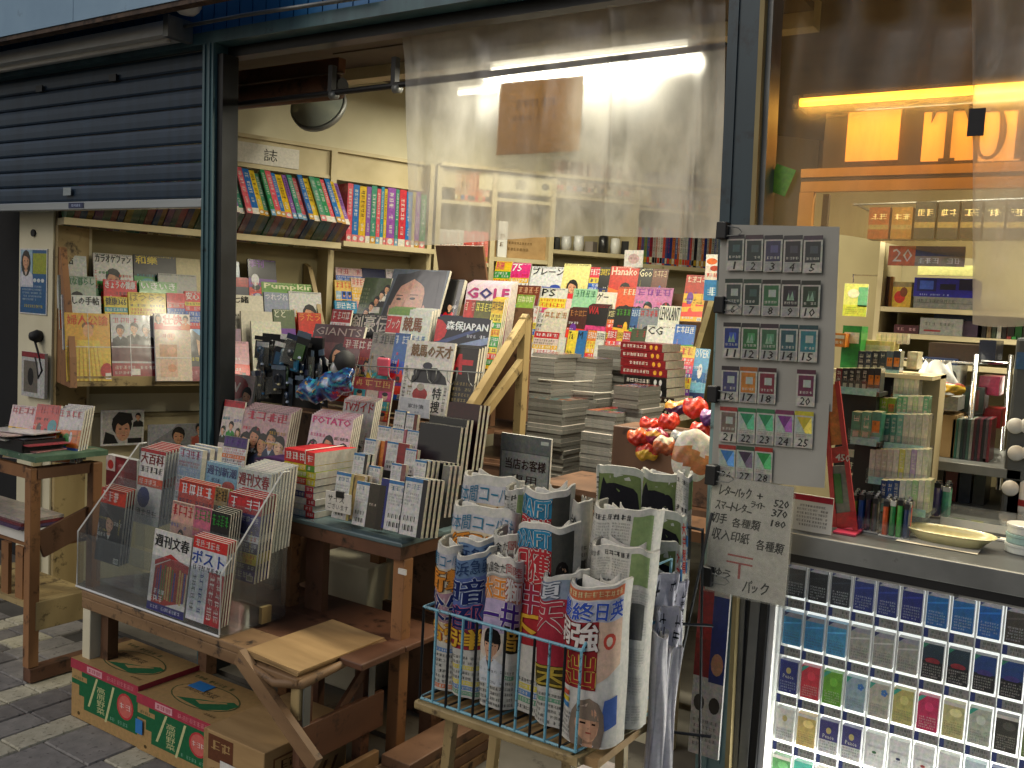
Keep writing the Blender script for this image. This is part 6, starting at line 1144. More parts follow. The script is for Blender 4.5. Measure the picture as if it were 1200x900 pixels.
def n_grey(c):
    c.rect(0, 0, 1, 1, 'bdbbb0', 0); c.text('新聞の論', .05, .82, .6, .93, '2c2c2c', 4); c.para(.05, .3, .95, .78, 14, '6a6860', 2); c.rect(.6, .4, .9, .7, '55554f', 3)
NG = 'newspapers rolled in the wire rack'
newspaper(527, 594, 553, 2.02, 'sports paper with blue header and orange characters, tallest at the back left', n_left, seed=11, dep=.05, lean=4)
newspaper(518, 594, 588, 1.95, 'sports paper with blue header, second from the back left', n_left, seed=12, dep=.05, lean=3)
newspaper(590, 612, 570, 2.0, 'plain folded pages standing upright between the sports papers', n_text, seed=13, dep=.035, inner=2)
newspaper(609, 663, 570, 1.98, 'red and blue sports paper at the back of the wire rack', n_red, seed=14, dep=.06, slope=.15)
newspaper(660, 688, 583, 2.03, 'dark grey text paper behind the red sports paper', n_grey, seed=15, dep=.04)
newspaper(682, 757, 590, 1.99, 'white broadsheet of small columns, upper one', n_text, seed=16, dep=.09, lean=2)
newspaper(684, 757, 634, 1.93, 'white broadsheet of small columns, lower one in front', n_text, seed=17, dep=.07)
newspaper(509, 540, 634, 1.835, 'sports paper with big blue and orange characters at the front left corner', n_left, seed=1, dep=.06)
newspaper(531, 575, 628, 1.865, 'crumpled dark blue sports paper with slanting top', n_blue, seed=2, dep=.06, slope=.35)
newspaper(530, 568, 644, 1.835, 'dark blue sports paper with yellow lower characters', n_blue, seed=3, dep=.06, slope=.25)
newspaper(574, 605, 622, 1.90, 'half hidden sports paper with a white rim behind the orange one', n_ohi, seed=4, dep=.06)
newspaper(564, 604, 650, 1.83, 'sports paper with orange and purple characters in the front row', n_ohi, seed=5, dep=.065)
newspaper(601, 664, 610, 1.86, 'red sports paper with huge white edged characters in the middle', n_red, seed=6, dep=.07, slope=.2)
newspaper(630, 676, 668, 1.835, 'sports paper with maroon characters and olive foot', n_ten, seed=7, dep=.065, slope=.2)
newspaper(659, 723, 678, 1.815, 'largest sports paper at the front right corner of the rack', n_big, seed=8, dep=.09, zb=.53, slope=.1)
newspaper(720, 764, 652, 1.93, 'pale broadsheet with a green corner at the right of the rack', n_text, seed=9, dep=.05, zb=.53, yaw=28, lean=2)
# wire rack
wk = thing('wire_newspaper_rack', 'pale blue wire newspaper rack with a brown tray edge', 'rack', (-1.15, 1.95, .5))
X0, X1, Y0, Y1, Zb, Zt = -1.40, -.955, 1.795, 2.12, .522, .753
w_ = lambda *p: MB().tube(p, .0038, 6)
for z, nm in ((Zt, 'top_rail'), (Zb, 'bottom_rail')): part(w_((X0, Y1, z), (X0, Y0, z), (X1, Y0, z), (X1+.045, Y1, z)), nm, 'wire_blue', wk)
n = 11
for i in range(n+1):
    x = X0+(X1-X0)*i/n; part(w_((x, Y0-.001, Zt), (x, Y0-.001, Zb), (x+.02, Y0+.12, Zb+.001)), 'wire', 'wire_blue' if i % 2 else 'dark_metal', wk)
for i in range(1, 5): y = Y0+(Y1-Y0)*i/5; part(w_((X0, y, Zb), (X0, y, Zt)), 'wire', 'wire_blue', wk); part(w_((X1+.045*i/5, y, Zb), (X1+.045*i/5, y, Zt)), 'wire', 'wire_blue', wk)
part(w_((X1, Y0, Zt), (X1+.012, Y0+.10, Zt+.105), (X1+.03, Y0+.24, Zt+.14), (X1+.05, Y1+.02, Zt+.15), (X1+.05, Y1+.02, Zb)), 'side_arm', 'wire_blue', wk)
for k in range(3): a = onX(712-6*k, 717+38*k, -.935); b = onX(768, 755+33*k, -.905); part(w_(a, b), 'side_wire', 'wire_blue', wk)
part(MB().box((X0-.01, Y0-.012, Zb-.028), (X1+.005, Y0+.012, Zb-.006)), 'tray_edge', 'wood_pale', wk, bevel=.005); part(MB().box((X0-.01, Y0+.013, Zb-.03), (X1+.05, Y1, Zb-.010)), 'tray_board', 'card', wk); part(MB().bar((X1+.002, Y0-.012, Zb-.017), (X1+.055, Y1, Zb-.017), .022, .022), 'tray_edge', 'wood_pale', wk)
for x, y in ((X0+.06, Y0+.06), (X1-.05, Y0+.06), (X0+.06, Y1-.05), (X1-.02, Y1-.05)): part(MB().bar((x, y, Zb-.03), (x-.03 if x < -1.2 else x+.02, y, 0), .024, .024), 'leg', 'wood_pale', wk)
part(MB().bar((X0+.05, Y0+.06, .28), (X1-.04, Y0+.06, .32), .016, .03), 'stretcher', 'wood_brown', wk)
ub = thing('paper_bundle', 'bundle of loose papers under the wire newspaper rack', 'paper', (-1.0, 2.0, .2)); 
for k in range(8): part(MB().box((-1.12+.004*k, 1.93+.003*k, .16+.022*k), (-.86-.006*k, 2.15, .18+.022*k), ['c8c6be', 'a8a6a0', 'b8b4b0', 'c0b8b8'][k % 4]), 'sheet_pile', 'matte', ub)
for x, y in ((-1.1, 1.95), (-.88, 1.95), (-1.1, 2.13), (-.88, 2.13)): part(MB().box((x-.01, y-.01, .0), (x+.01, y+.01, .158)), 'leg', 'wood_brown', ub)
part(MB().box((-1.12, 1.93, .150), (-.86, 2.15, .1595)), 'board', 'wood_brown', ub)
# racing papers folded flat in a second rack
def n_race(c):
    c.rect(0, 0, 1, 1, 'c2c2b6', 0); c.rect(.0, .88, 1, 1, 'b0b4a8', .8); c.rect(.10, .58, .58, .93, '6a7a4a', 1); c.poly([(.12, .58), (.16, .72), (.24, .84), (.3, .9), (.36, .84), (.44, .85), (.52, .78), (.57, .58)], '1a1a20', 2); c.rect(.1, .3, .58, .56, '8a8468', 1.2); c.vtext('大井競馬', .62, .5, .78, .95, 'b83a34', 4, bold=.0008); c.vtext('ダービー', .82, .5, .96, .95, '2a6a98', 4, bold=.0008); c.vtext('日刊', .02, .66, .11, .9, '222', 4); c.para(.04, .04, .6, .3, 6, '6a6a60', 3)
def fold(x0, x1, yt, Y, label, h, yaw=22, lean=-10, seed=0, dep=.03, cvf=n_race): return newspaper(x0, x1, yt, Y, label, cvf, h=h, yaw=yaw, lean=-lean, seed=seed, dep=dep, inner=2, group='racing papers in the second rack', bulge=.35)
for i, (x0, x1, yt, Y, h, lab) in enumerate(((698, 758, 548, 2.20, .30, 'racing paper with a black horse, upper left of the second rack'), (752, 800, 552, 2.24, .30, 'racing paper with a black horse, upper right of the second rack'), (752, 772, 600, 2.16, .3, 'racing paper mostly hidden in the middle of the second rack'), (766, 804, 602, 2.17, .3, 'racing paper in the middle right of the second rack'), (754, 795, 638, 2.10, .33, 'racing paper lowest in the second rack'))): fold(x0, x1, yt, Y, lab, h, seed=20+i)
newspaper(796, 814, 556, 2.30, 'plain folded papers behind the racing papers', n_text, h=.45, yaw=25, dep=.04, seed=31, inner=2, group='racing papers in the second rack')
sr = thing('second_wire_rack', 'dark wire stand holding the racing papers beside the timber post', 'rack', (-.95, 2.25, 0))
for p, q in (((-.93, 2.07, 0), (-.87, 2.30, 1.0)), ((-.78, 2.17, 0), (-.90, 2.32, .95)), ((-1.2, 2.30, 0), (-1.14, 2.36, 1.05)), ((-1.0, 2.15, .72), (-.83, 2.26, .72)), ((-.98, 2.14, .45), (-.80, 2.22, .45)), ((-1.16, 2.32, .95), (-.89, 2.3, .95)), ((-1.0, 2.14, .72), (-1.14, 2.34, .74)), ((-.98, 2.14, .25), (-.79, 2.2, .25))): part(MB().tube([p, q], .004, 6), 'wire', 'dark_metal', sr)
# hanging white paper bags with dark print
def c_bag(c): c.rect(0, 0, 1, 1, 'd2d0da', 0); c.greek(.15, .55, .45, .92, '26282e', 2, vert=True); c.greek(.55, .5, .85, .9, '26282e', 2, vert=True); c.poly([(.3, 0), (.36, 0), (.4, .5), (.36, .5)], 'b4b2bc', 1); c.poly([(.7, 0), (.75, 0), (.68, .45), (.64, .45)], 'b8b6c0', 1)
for i, (x0, x1, yt, Y, h) in enumerate(((762, 792, 672, 2.10, .16), (786, 804, 682, 2.14, .22), (768, 796, 712, 2.07, .18), (766, 786, 744, 2.03, .34), (780, 797, 760, 2.06, .36))):
    newspaper(x0, x1, yt, Y, f'white paper bag with dark lettering hanging right of the rack, {ORD[i]} from the top', c_bag if i < 3 else (lambda c: c.rect(0, 0, 1, 1, 'd4d2d6', 0).poly([(.3, 0), (.36, 0), (.5, 1), (.46, 1)], 'b4b2b8', 1)), h=h, yaw=30, dep=.025, seed=40+i, inner=2, rim='d4d2d8', group='white paper bags hanging beside the rack', bulge=.5)
def c_pst(c):
    c.rect(0, 0, 1, 1, 'd0ccc4', 0); c.rect(0, .62, .5, 1, 'b02a34', 1); c.rect(.5, .4, 1, .86, '22408a', 1); c.rect(0, .42, .5, .62, '9a2030', 1.1); c.ell(.75, .5, .2, .06, 'c89878', 2); c.text('NU', .05, .34, .6, .40, 'e0dcd4', 3)
    for k in range(2): c.ell(.25+.5*k, .28, .18, .045, '2a2420', 2)
    c.para(.08, .04, .9, .2, 5, '8a8680', 2); c.greek(.55, .9, .95, .97, '333', 2)
card_px(806, 660, 842, 880, 2.38, c_pst, 'poster_board', 'red and blue sports poster board beside the timber post', 'poster', 'gloss', .01)
# snacks beyond the racing papers
sn = thing('snack_shelf', 'low shelf of snack packets behind the racing papers', 'shelf', (-1.3, 2.9, 0)); part(MB().box((-1.75, 2.85, .86), (-1.0, 3.2, .88)), 'board', 'wood_brown', sn); part(MB().box((-1.75, 2.86, 0), (-1.72, 3.2, .859)), 'side', 'wood_brown', sn); part(MB().box((-1.03, 2.86, 0), (-1.0, 3.2, .859)), 'side', 'wood_brown', sn)
o = MB().box((-1.47, 2.89, .881), (-1.04, 3.06, onY(770, 502, 2.95).z)).build('snack_carton', 'wood_brown', origin=(-1.25, 2.95, .881), bevel=.004); tag(o, 'dark brown crate under the red snack bags', 'box')
def bag(px, py, Y, w, h, cols, label, seed, d=.035, rim=None):
    p = onY(px, py, Y); r = random.Random(seed); ph = r.uniform(0, 6)
    def f(u, v, s): 
        b = (max(math.sin(u*math.pi), 0)*max(math.sin(v*math.pi), 0))**.5
        cu = abs(2*u-1)**3; cw = abs(2*v-1)**3
        return V(((u-.5)*w*(1-.22*cw), -s*d/2*b*(1+.3*math.sin(u*17+ph)*math.sin(v*13)*(1-.5*v)), (v-.5)*h*(1-.22*cu) + .004*math.sin(u*9+ph)))
    mb = MB(); cf = lambda u, v: cols[min(len(cols)-1, int(v*len(cols)+.7*math.sin(u*6+ph)*.5)) if v > 0 else 0]
    mb.grid(lambda u, v: f(u, v, 1), 14, 14, colf=cf); mb.grid(lambda u, v: f(1-u, v, -1), 14, 14, colf=cf)
    o = mb.build('snack_bag', 'gloss', mw=Matrix.Translation(p) @ Matrix.Rotation(r.uniform(.2, .6), 4, 'Z') @ Matrix.Rotation(r.uniform(-.3, .3), 4, 'Y') @ Matrix.Rotation(-.25, 4, 'X'), smooth=True); tag(o, label, 'packet', 'snack bags on the low shelf'); return o
bag(762, 498, 2.95, .075, .05, ['d83a20', 'e0502a', 'c82a1c'], 'orange red snack bag, left of the heap', 1); bag(784, 494, 2.93, .075, .055, ['e04a24', 'c8301c'], 'orange red snack bag in the middle of the heap', 2); bag(815, 478, 2.98, .085, .07, ['d8301c', 'e8582a', 'c82418'], 'red snack bag at the top of the heap', 3); bag(796, 478, 3.0, .1, .05, ['5a2a6a', 'd8a03a'], 'purple snack packet behind the red bags', 4)
bag(812, 533, 2.62, .12, .15, ['d8d4c8', 'b87a48', 'c08850', 'd0ccc0', 'd8d4c8'], 'clear bag of brown rice crackers above the racing papers', 5); bag(778, 522, 2.75, .07, .06, ['a85a38', 'c8784a', 'd8c8b0'], 'brown snack bag beside the white carton', 6); bag(800, 514, 2.8, .08, .05, ['8a8c8c', 'a8aaa8'], 'silver snack bag between the others', 7)
for i_, (px, py, c_) in enumerate(((748, 512, ['c83a20', 'e0702a']), (770, 511, ['a82a5a', 'd8a03a', 'a82a5a']), (792, 526, ['d84a24', 'd8d0c0', 'c8301c']), (822, 505, ['c8301c', 'e0502a']), (758, 530, ['d8b03a', 'b8402a']), (834, 490, ['7a3a8a', 'c8a0c8']))): bag(px, py, 2.86, .075, .055, c_, f'{["orange", "pink and yellow", "red and white", "bright red", "yellow", "purple"][i_]} snack bag in front of the dark crate', 60+i_)
def c_pr(c): c.rect(0, 0, 1, 1, 'd8d8d0', 0); c.ell(.5, .5, .3, .34, 'd8a0a8', 1); c.text('プライム', .25, .42, .75, .58, 'a82a3a', 3); c.ell(.5, .24, .22, .1, '6a9a5a', 2); c.rect(0, .9, 1, 1, '3a6a4a', 1)
card_px(724, 512, 757, 545, 2.9, c_pr, 'white_carton', 'small white carton with a red rosette behind the broadsheets', 'box', 'gloss', .06)
# ================================================================ signs on the timber post, counter and cigarette case
BL = ['2a4a4a', '3a4a4a', '4a4a6a', '3a3a44', '3a4448', '4a5a58', '2a4a44', '3a7a50', '2a2434', '2a4a34', '2a4a90', '3a7a4a', '4a7a5a', '3a6a70', '3a8a90', '5a5a80', 'c88a3a', '8a3a4a', 'd0c8b0', '7a3a5a', '8a7a70', '3a9a70', '3a9a6a', '8a4a90', 'c8b83a', '4a8ac0', '5a4a60', '3aa05a']
sb = thing('numbered_price_sheets', 'hanging plastic sheets of twenty-eight numbered sample cards on the timber post', 'sign', (-.93, 2.36, 1.08))
def sheet_px(x0t, yt, x1t, x0b, yb, x1b, Y, name, mat, parent, t=.001):
    a = onY(x0b, yb, Y); b = onY(x1b, yb+ (x1b-x0b)*.09, Y); c = onY(x1t, yt+(x1t-x0t)*.02, Y); d = onY(x0t, yt, Y)
    mb = MB().prism([a, b, c, d], (0, t, 0)); part(mb, name, mat, parent); return d, c, a, b
noise_mat('sheet_grey', '96948a', 'a6a49a', 6, .35)
TL, TR, BLc, BR = sheet_px(845, 263, 984, 836, 470, 975, 2.362, 'upper_sheet', 'sheet_grey', sb); TL2, TR2, BL2, BR2 = sheet_px(838, 470, 972, 833, 560, 966, 2.357, 'lower_sheet', 'sheet_grey', sb)
def bil(u, v, Y, TLp=TL, TRp=TR, BLp=None, BRp=None):
    top = TL.lerp(TR, u); bot = BL2.lerp(BR2, u); p = top.lerp(bot, v); return V((p.x, Y, p.z))
rowsv = [.045, .215, .385, .555, .715, .865]
no = 0; rp = random.Random(4)
TB = [['4a4450', '5a4450', '3a3a44', '4a4a50', '5a4a5a'], ['2a4a40', '3a5a48', '2a2a2a', '3a3a3a', '2a3a30'], ['3a3a40', '3a3a40', '4a3a48', '2a5a60', '2a5a60'], ['4a4448', 'b07030', '5a2a34', None, '6a3a50'], ['b04a44', '3a8a5a', '4a8a60', '8a4a6a', 'c8c03a'], ['b04a40', '4a6a50', 'b04030', None, None]]
for ri, v in enumerate(rowsv):
    for ci in range(5):
        if ri == 5 and ci > 2: continue
        no += 1
        if ri == 3 and ci == 3: continue
        u = .07+.165*ci; p = bil(u, v+.135, 2.352-.0004*ri); w, h = .047, .092
        cv = Canvas(w, h, no).rect(0, 0, 1, 1, 'c2c0b4', 0).rect(-.0, .88, 1, 1, TB[ri][ci] or '444', 1); c = BL[no-1]
        if no >= 22:
            cv.rect(.06, .38, .94, .86, 'b8c4b8', 1); cv.poly([(.12, .84), (.88, .84), (.5, .5)], c, 2); cv.poly([(.5, .5), (.9, .84), (.94, .4), (.6, .4)], tuple(min(1, x*1.6+.1) for x in hx(c)), 2.3); cv.para(.12, .28, .88, .44, 3, '6a6a64', 3)
        else:
            cv.rect(.1, .28, .9, .84, c, 1.5); cv.rect(.36, .52, .76, .72, 'b8c0b4' if no in (6, 8, 14, 15, 16, 17, 18, 20, 21) else tuple(min(1, x*1.8+.03) for x in hx(c)), 2); cv.greek(.15, .34, .85, .42, 'c8c8bc', 2.4)
            if no in (9, 10, 11, 12, 13): cv.poly([(.3, .45), (.4, .66), (.46, .48), (.6, .7), (.7, .45)], '9ab8a0', 2.6)
        s_ = str(no); cv.rect(.08, .02, .92, .26, 'c8c6ba' if no % 5 in (1, 0) else 'a8a9a4', 2); cv.text(s_, .5-.13*len(s_), .04, .5+.13*len(s_), .25, '161616', 4, bold=.0004, slant=.1, rot=-.06)
        o = part(cv.flat(.00015), 'sample_card', 'gloss', sb, origin=(0, 0, 0)); o.matrix_local = Matrix.Translation(V((p.x, p.y, p.z))-V(sb['loc0'])) @ Matrix.Rotation(-.035, 4, 'Y')
for k, (px, py) in enumerate(((846, 270), (843, 357), (835, 462))):
    p = onY(px, py, 2.345); c = thing('bulldog_clip', f'black bulldog clip, {["top", "middle", "third"][k]} one on the sheets of numbered cards', 'clip', p, 'bulldog clips on the timber post'); part(MB().box((p.x-.014, 2.338, p.z-.022), (p.x+.014, 2.375, p.z+.022)), 'jaw', 'black', c, bevel=.003)
    part(MB().tube([(p.x+.012, 2.345, p.z+.012), (p.x+.045, 2.343, p.z+.006), (p.x+.055, 2.343, p.z-.004), (p.x+.045, 2.343, p.z-.012), (p.x+.012, 2.345, p.z-.014)], .0015, 5), 'handle', 'grey_steel', c)
# handwritten postage notice
hw = thing('handwritten_notice', 'white handwritten postage price notice with a red postal mark', 'sign', (-.89, 2.34, .785))
hm = onY(826, 690, 2.34); tlp = onY(835, 560, 2.34); W_, H_ = .213, .305
cv = Canvas(W_, H_, 3); cv.rect(0, 0, 1, 1, 'd2cfc8', 0)
def hand(t, x0, y0, x1, y1, col='1c1c1c', b=.0007):
    n = len(t); r = random.Random(len(t)+int(x0*100)); dx = (x1-x0)/n
    for i, ch in enumerate(t):
        if ch == ' ': continue
        small = ch in 'ッョャュっ'; a = x0+i*dx+dx*.06; yy = y0 - (x1-x0)*0*i
        if ch == 'ー': cv.text(ch, a, y0+(y1-y0)*.42-.012*i*.3, a+dx*.9, y0+(y1-y0)*.55-.012*i*.3, col, 3, bold=b, rot=r.uniform(-.15, .1)); continue
        cv.text(ch, a, y0+r.uniform(-.006, .006), a+dx*(.62 if small else .9), y0+(y1-y0)*(.62 if small else 1)+r.uniform(-.006, .006), col, 3, bold=b, slant=.12, rot=r.uniform(-.08, .06))
hand('レターパック', .10, .845, .50, .93); cv.text('+', .57, .86, .64, .905, '1c1c1c', 3, bold=.0006); hand('520', .78, .815, .96, .875); hand('ライト', .50, .775, .68, .825); hand('370', .76, .735, .95, .795); hand('スマートレター', .06, .72, .52, .79)
hand('180', .74, .645, .94, .705); hand('切手', .02, .60, .22, .69); hand('各種類', .28, .59, .64, .67); hand('収入印紙', .04, .455, .52, .55); hand('各種類', .60, .43, .94, .52)
for (x0, y0, x1, y1) in ((.26, .335, .58, .35), (.25, .275, .58, .29), (.405, .15, .435, .28)): cv.rect(x0, y0, x1, y1, 'b8504c', 3)
hand('ゆう', .10, .13, .32, .21); hand('パック', .48, .05, .80, .16)
mwh = frame(hm, (tlp-hm).cross(V((0, 1, 0))).normalized()*-1 if False else V((1, 0, .0)), V(((tlp-hm).x, 0, (tlp-hm).z)))
o = MB().box((0, 0, 0), (W_, .0012, H_), 'd2cfc8').build('paper', 'matte', hw, origin=(0, 0, 0)); o.matrix_local = Matrix.Translation(-V(hw['loc0'])) @ mwh
o = cv.flat(.0002).build('lettering', 'matte', hw, origin=(0, 0, 0)); o.matrix_local = Matrix.Translation(-V(hw['loc0'])) @ mwh
o = MB().box((-.004, -.003, -.004), (W_+.006, -.0022, H_+.004)).build('plastic_sleeve', 'sleeve', hw, origin=(0, 0, 0)); o.matrix_local = Matrix.Translation(-V(hw['loc0'])) @ mwh
for k, (px, py) in enumerate(((833, 557), (828, 676))):
    p = onY(px, py, 2.325); c = thing('bulldog_clip', f'black bulldog clip at the {["upper", "lower"][k]} left of the handwritten notice', 'clip', p, 'bulldog clips on the timber post'); part(MB().box((p.x-.016, 2.322, p.z-.026), (p.x+.014, 2.36, p.z+.026)), 'jaw', 'black', c, bevel=.003); part(MB().tube([(p.x+.012, 2.328, p.z+.012), (p.x+.05, 2.326, p.z+.008), (p.x+.062, 2.326, p.z-.002), (p.x+.05, 2.326, p.z-.012), (p.x+.012, 2.328, p.z-.014)], .0015, 5), 'handle', 'grey_steel', c)
# ---------------------------------------------------------------- counter and lit case
CZ = .957
co = thing('shop_counter', 'dark edged shop counter over the lit cigarette case', 'counter', (-.2, 2.7, 0))
part(MB().box((-.735, 2.425, CZ-.03), (1.2, 3.02, CZ)), 'counter_top', 'counter_dark', co, bevel=.004); part(MB().box((-.735, 2.41, CZ-.052), (1.2, 2.4245, CZ+.002)), 'edge_trim', 'grey_steel', co, bevel=.002); part(MB().box((-.735, 2.415, CZ-.075), (1.2, 2.435, CZ-.053)), 'black_rail', 'black', co)
part(MB().box((-.735, 2.62, 0), (1.2, 3.0, CZ-.031)), 'cabinet', 'wall_white', co)
cs = thing('cigarette_case', 'lit white display case full of sample cigarette packs under the counter', 'display case', (-.2, 2.5, 0))
part(MB().box((-.745, 2.58, .15), (1.2, 2.60, CZ-.08)), 'lit_panel', 'case_white', cs); part(MB().box((-.765, 2.425, 0), (-.745, 2.60, CZ-.05)), 'side_frame', 'black', cs); part(MB().box((-.79, 2.42, 0), (-.7655, 2.60, CZ-.05)), 'side_frame', 'grey_steel', cs); part(MB().box((-.805, 2.43, 0), (-.791, 2.6, CZ-.05)), 'side_frame', 'black', cs)
part(MB().box((-.744, 2.435, CZ-.086), (1.2, 2.455, CZ-.076)), 'top_frame', 'white_plastic', cs); part(MB().box((-.744, 2.44, .15), (-.728, 2.579, CZ-.087)), 'inner_frame', 'white_plastic', cs)
for k in range(3): part(MB().lathe([(0, 0), (.006, .001), (.006, .004), (0, .005)], (-.70+k*.4, 2.434, CZ-.081), 10, M4=Matrix.Rotation(math.pi/2, 4, 'X')), 'screw', 'grey_steel', cs)
part(MB().box((-.727, 2.4375, .15), (1.19, 2.4395, CZ-.087)), 'glass_front', 'acrylic_clean', cs)
# its own tube, low in the case
l = bpy.data.lights.new('case_light', 'AREA'); l.shape = 'RECTANGLE'; l.size = 1.7; l.size_y = .03; l.energy = 36; l.color = (1, .97, .9)
lo = bpy.data.objects.new('case_light', l); COL.objects.link(lo); lo.parent = cs; lo.location = (.3, -.045, .19); lo.rotation_euler = (math.radians(180-22), 0, 0)
part(MB().tube([(-.70, 2.452, .175), (1.1, 2.452, .175)], .012, 10), 'tube', 'tube_white', cs, smooth=True)
K, N_, B_, LB, G_, MT = '16202e', '20306a', '1a6ab0', '3a98cc', 'b0aea4', '6a6862'
PK = [[('1a2a38', 0), ('18222c', 0), ('2a3444', 0), ('24408c', 0), ('24408c', 0), ('22348a', 0), ('1c78b4', 0), ('1c78b4', 0), ('1c74b8', 0), ('5a544c', 0), ('3a3a3c', 0), ('2a3a6a', 0)],
      [('4aa0c8', 0), ('4aa0cc', 0), ('5aaad0', 0), ('b8b6ac', 0), ('b8b6ac', 0), ('b4b2a8', 0), ('2a1a20', 1), ('241c20', 1), ('1c2c4c', 2), ('2a2c50', 2), ('202840', 2), ('3a2a30', 1)],
      [('28388c', 3), ('d83a50', 4), ('7ab82a', 4), ('a8bcc4', 5), ('c4c0b0', 5), ('c8c078', 4), ('d01f6a', 4), ('d0c890', 6), ('c4c8b8', 4), ('4a4638', 6), ('8a9a5a', 4), ('c83a50', 4)],
      [('dad8d0', 7), ('d8c078', 8), ('4a4488', 7), ('4a4488', 7), ('e6e6e2', 9), ('e6e6e2', 9), ('e8e8e4', 9), ('e6e6e0', 9), ('d8e8ec', 9), ('28449a', 3), ('e4e4e0', 9), ('28449a', 3)],
      [('5a9a5a', 6), ('3ab09a', 4), ('e8dcc8', 9), ('e0e0dc', 9), ('d8d8d4', 9), ('dcdce0', 9), ('c8d8e0', 9), ('e0d8d0', 9), ('e4e4e0', 9), ('c8c8d8', 9), ('e0e0dc', 9), ('e0e0dc', 9)]]
CN = {0: 'plain', 1: 'black and red', 2: 'dark night sky', 3: 'royal blue', 4: 'bright', 5: 'flower marked', 6: 'patterned', 7: 'crested', 8: 'gold', 9: 'white'}
a0 = onY(922, 656, 2.47); a9 = onY(1176, 707, 2.47); pit = .0575
for r_ in range(5):
    for c_ in range(13):
        col, kind = PK[r_][c_ % 12]; x = -.7105 + c_*pit; zt_ = .867-.131*r_; w, h = .047, .087
        o = MB().box((0, 0, 0), (w, .022, h), col).build('cigarette_pack', 'gloss', mw=frame((x, 2.462, zt_-h), (1, 0, 0), (0, 0, 1))); o['loc0'] = (0, 0, 0)
        tag(o, f'{CN[kind]} sample cigarette pack, {ORD[c_]} from left in the {ORD[r_]} case row', 'cigarette pack', 'sample packs in the lit case')
        cv = Canvas(w, h, r_*20+c_).rect(0, 0, 1, 1, col, 0)
        dk = sum(hx(col)) < .9; tc = 'c8ccd0' if dk else '5a5a58'
        if kind == 0: cv.rect(0, .86, 1, 1, 'a8aab0', 1); cv.poly([(.02, .86), (.3, 1), (.02, 1)], '2a3a78', 1.5); cv.poly([(0, .62), (1, .72), (1, .78), (0, .66)], tuple(min(1, v_*1.5+.02) for v_ in hx(col)), 1); cv.para(.08, .05, .92, .46, 5, tc, 2)
        elif kind in (1, 2): cv.rect(0, .5, 1, 1, '2a4a5a' if kind == 1 else '2a5a98', 1); cv.ell(.5, .52, .36, .09, 'a83040' if kind == 1 else '5a4a98', 1.5); cv.rect(0, 0, 1, .46, '1c1a1c', 2); cv.para(.06, .03, .94, .42, 5, 'd0ccc4', 3); cv.poly([(0, .84), (.3, 1), (0, 1)], '3a9a7a', 2)
        elif kind in (3, 7): cv.rect(0, 0, 1, .4, 'd0d0cc' if kind == 7 else col, 1); cv.ell(.5, .7, .14, .1, 'c8b878', 2); cv.text('Peace', .2, .46, .8, .58, 'e8e4d8', 3); cv.para(.06, .04, .94, .38, 4, '33343c' if kind == 7 else 'c8d0e0', 2)
        elif kind == 4: cv.poly([(0, .78), (.4, 1), (.15, 1), (0, .92)], '3ab09a', 2); cv.ell(.55, .7, .22, .14, tuple(min(.9, v_*1.25+.03) for v_ in hx(col)), 1.5); cv.para(.08, .05, .92, .42, 5, 'e0dcd0' if col not in ('c8c078', 'c4c8b8', 'd8c8a0') else '7a7868', 2)
        elif kind == 5:
            for k in range(5): cv.ell(.75+.1*math.cos(k*1.257), .76+.06*math.sin(k*1.257), .08, .05, '4a88c8', 2+.1*k, 8)
            cv.para(.08, .05, .9, .4, 5, '8a8c88', 2); cv.poly([(0, .8), (.3, 1), (0, 1)], '3ab09a', 2)
        elif kind in (6, 8): cv.ell(.6, .72, .3, .12, tuple(min(.9, v_*1.4+.05) for v_ in hx(col)), 1.5); cv.para(.08, .05, .92, .46, 6, '3a3830' if not dk else 'c8c4b8', 2); cv.rect(0, .9, 1, 1, 'd8d4c8', 1)
        else: cv.rect(.08, .06, .92, .62, 'd8d8d4', 1); cv.rect(.12, .09, .88, .59, 'e8e8e4', 1.5); cv.ell(.5, .45, .12, .04, ['3a7a4a', '2a3a6a', 'b03a34', '7a7a50'][c_ % 4], 2); cv.greek(.25, .34, .75, .4, '8a8a88', 2)
        part(cv.flat(.00015), 'print', 'gloss', o)
        tg_ = Canvas(.054, .024, c_).rect(0, 0, 1, 1, 'a2a29c', 0).rect(0, 0, .2, 1, '27458a', 1).greek(.28, .5, .9, .8, '55554f', 2).greek(.28, .15, .95, .42, '66665f', 2)
        t_ = part(tg_.flat(.00015), 'price_tag', 'gloss', cs, origin=(0, 0, 0)); t_.location = V((x-.0015, 2.455, zt_-h-.028))-V(cs['loc0'])
    part(MB().box((-.727, 2.4585, zt_-h-.030), (1.19, 2.50, zt_-h-.0285)), 'shelf', 'acrylic_clean', cs)
for c_ in range(14): part(MB().box((-.7125+c_*pit-.0042, 2.463, .20), (-.7125+c_*pit-.0018, 2.485, .869)), 'divider', 'white_plastic', cs)
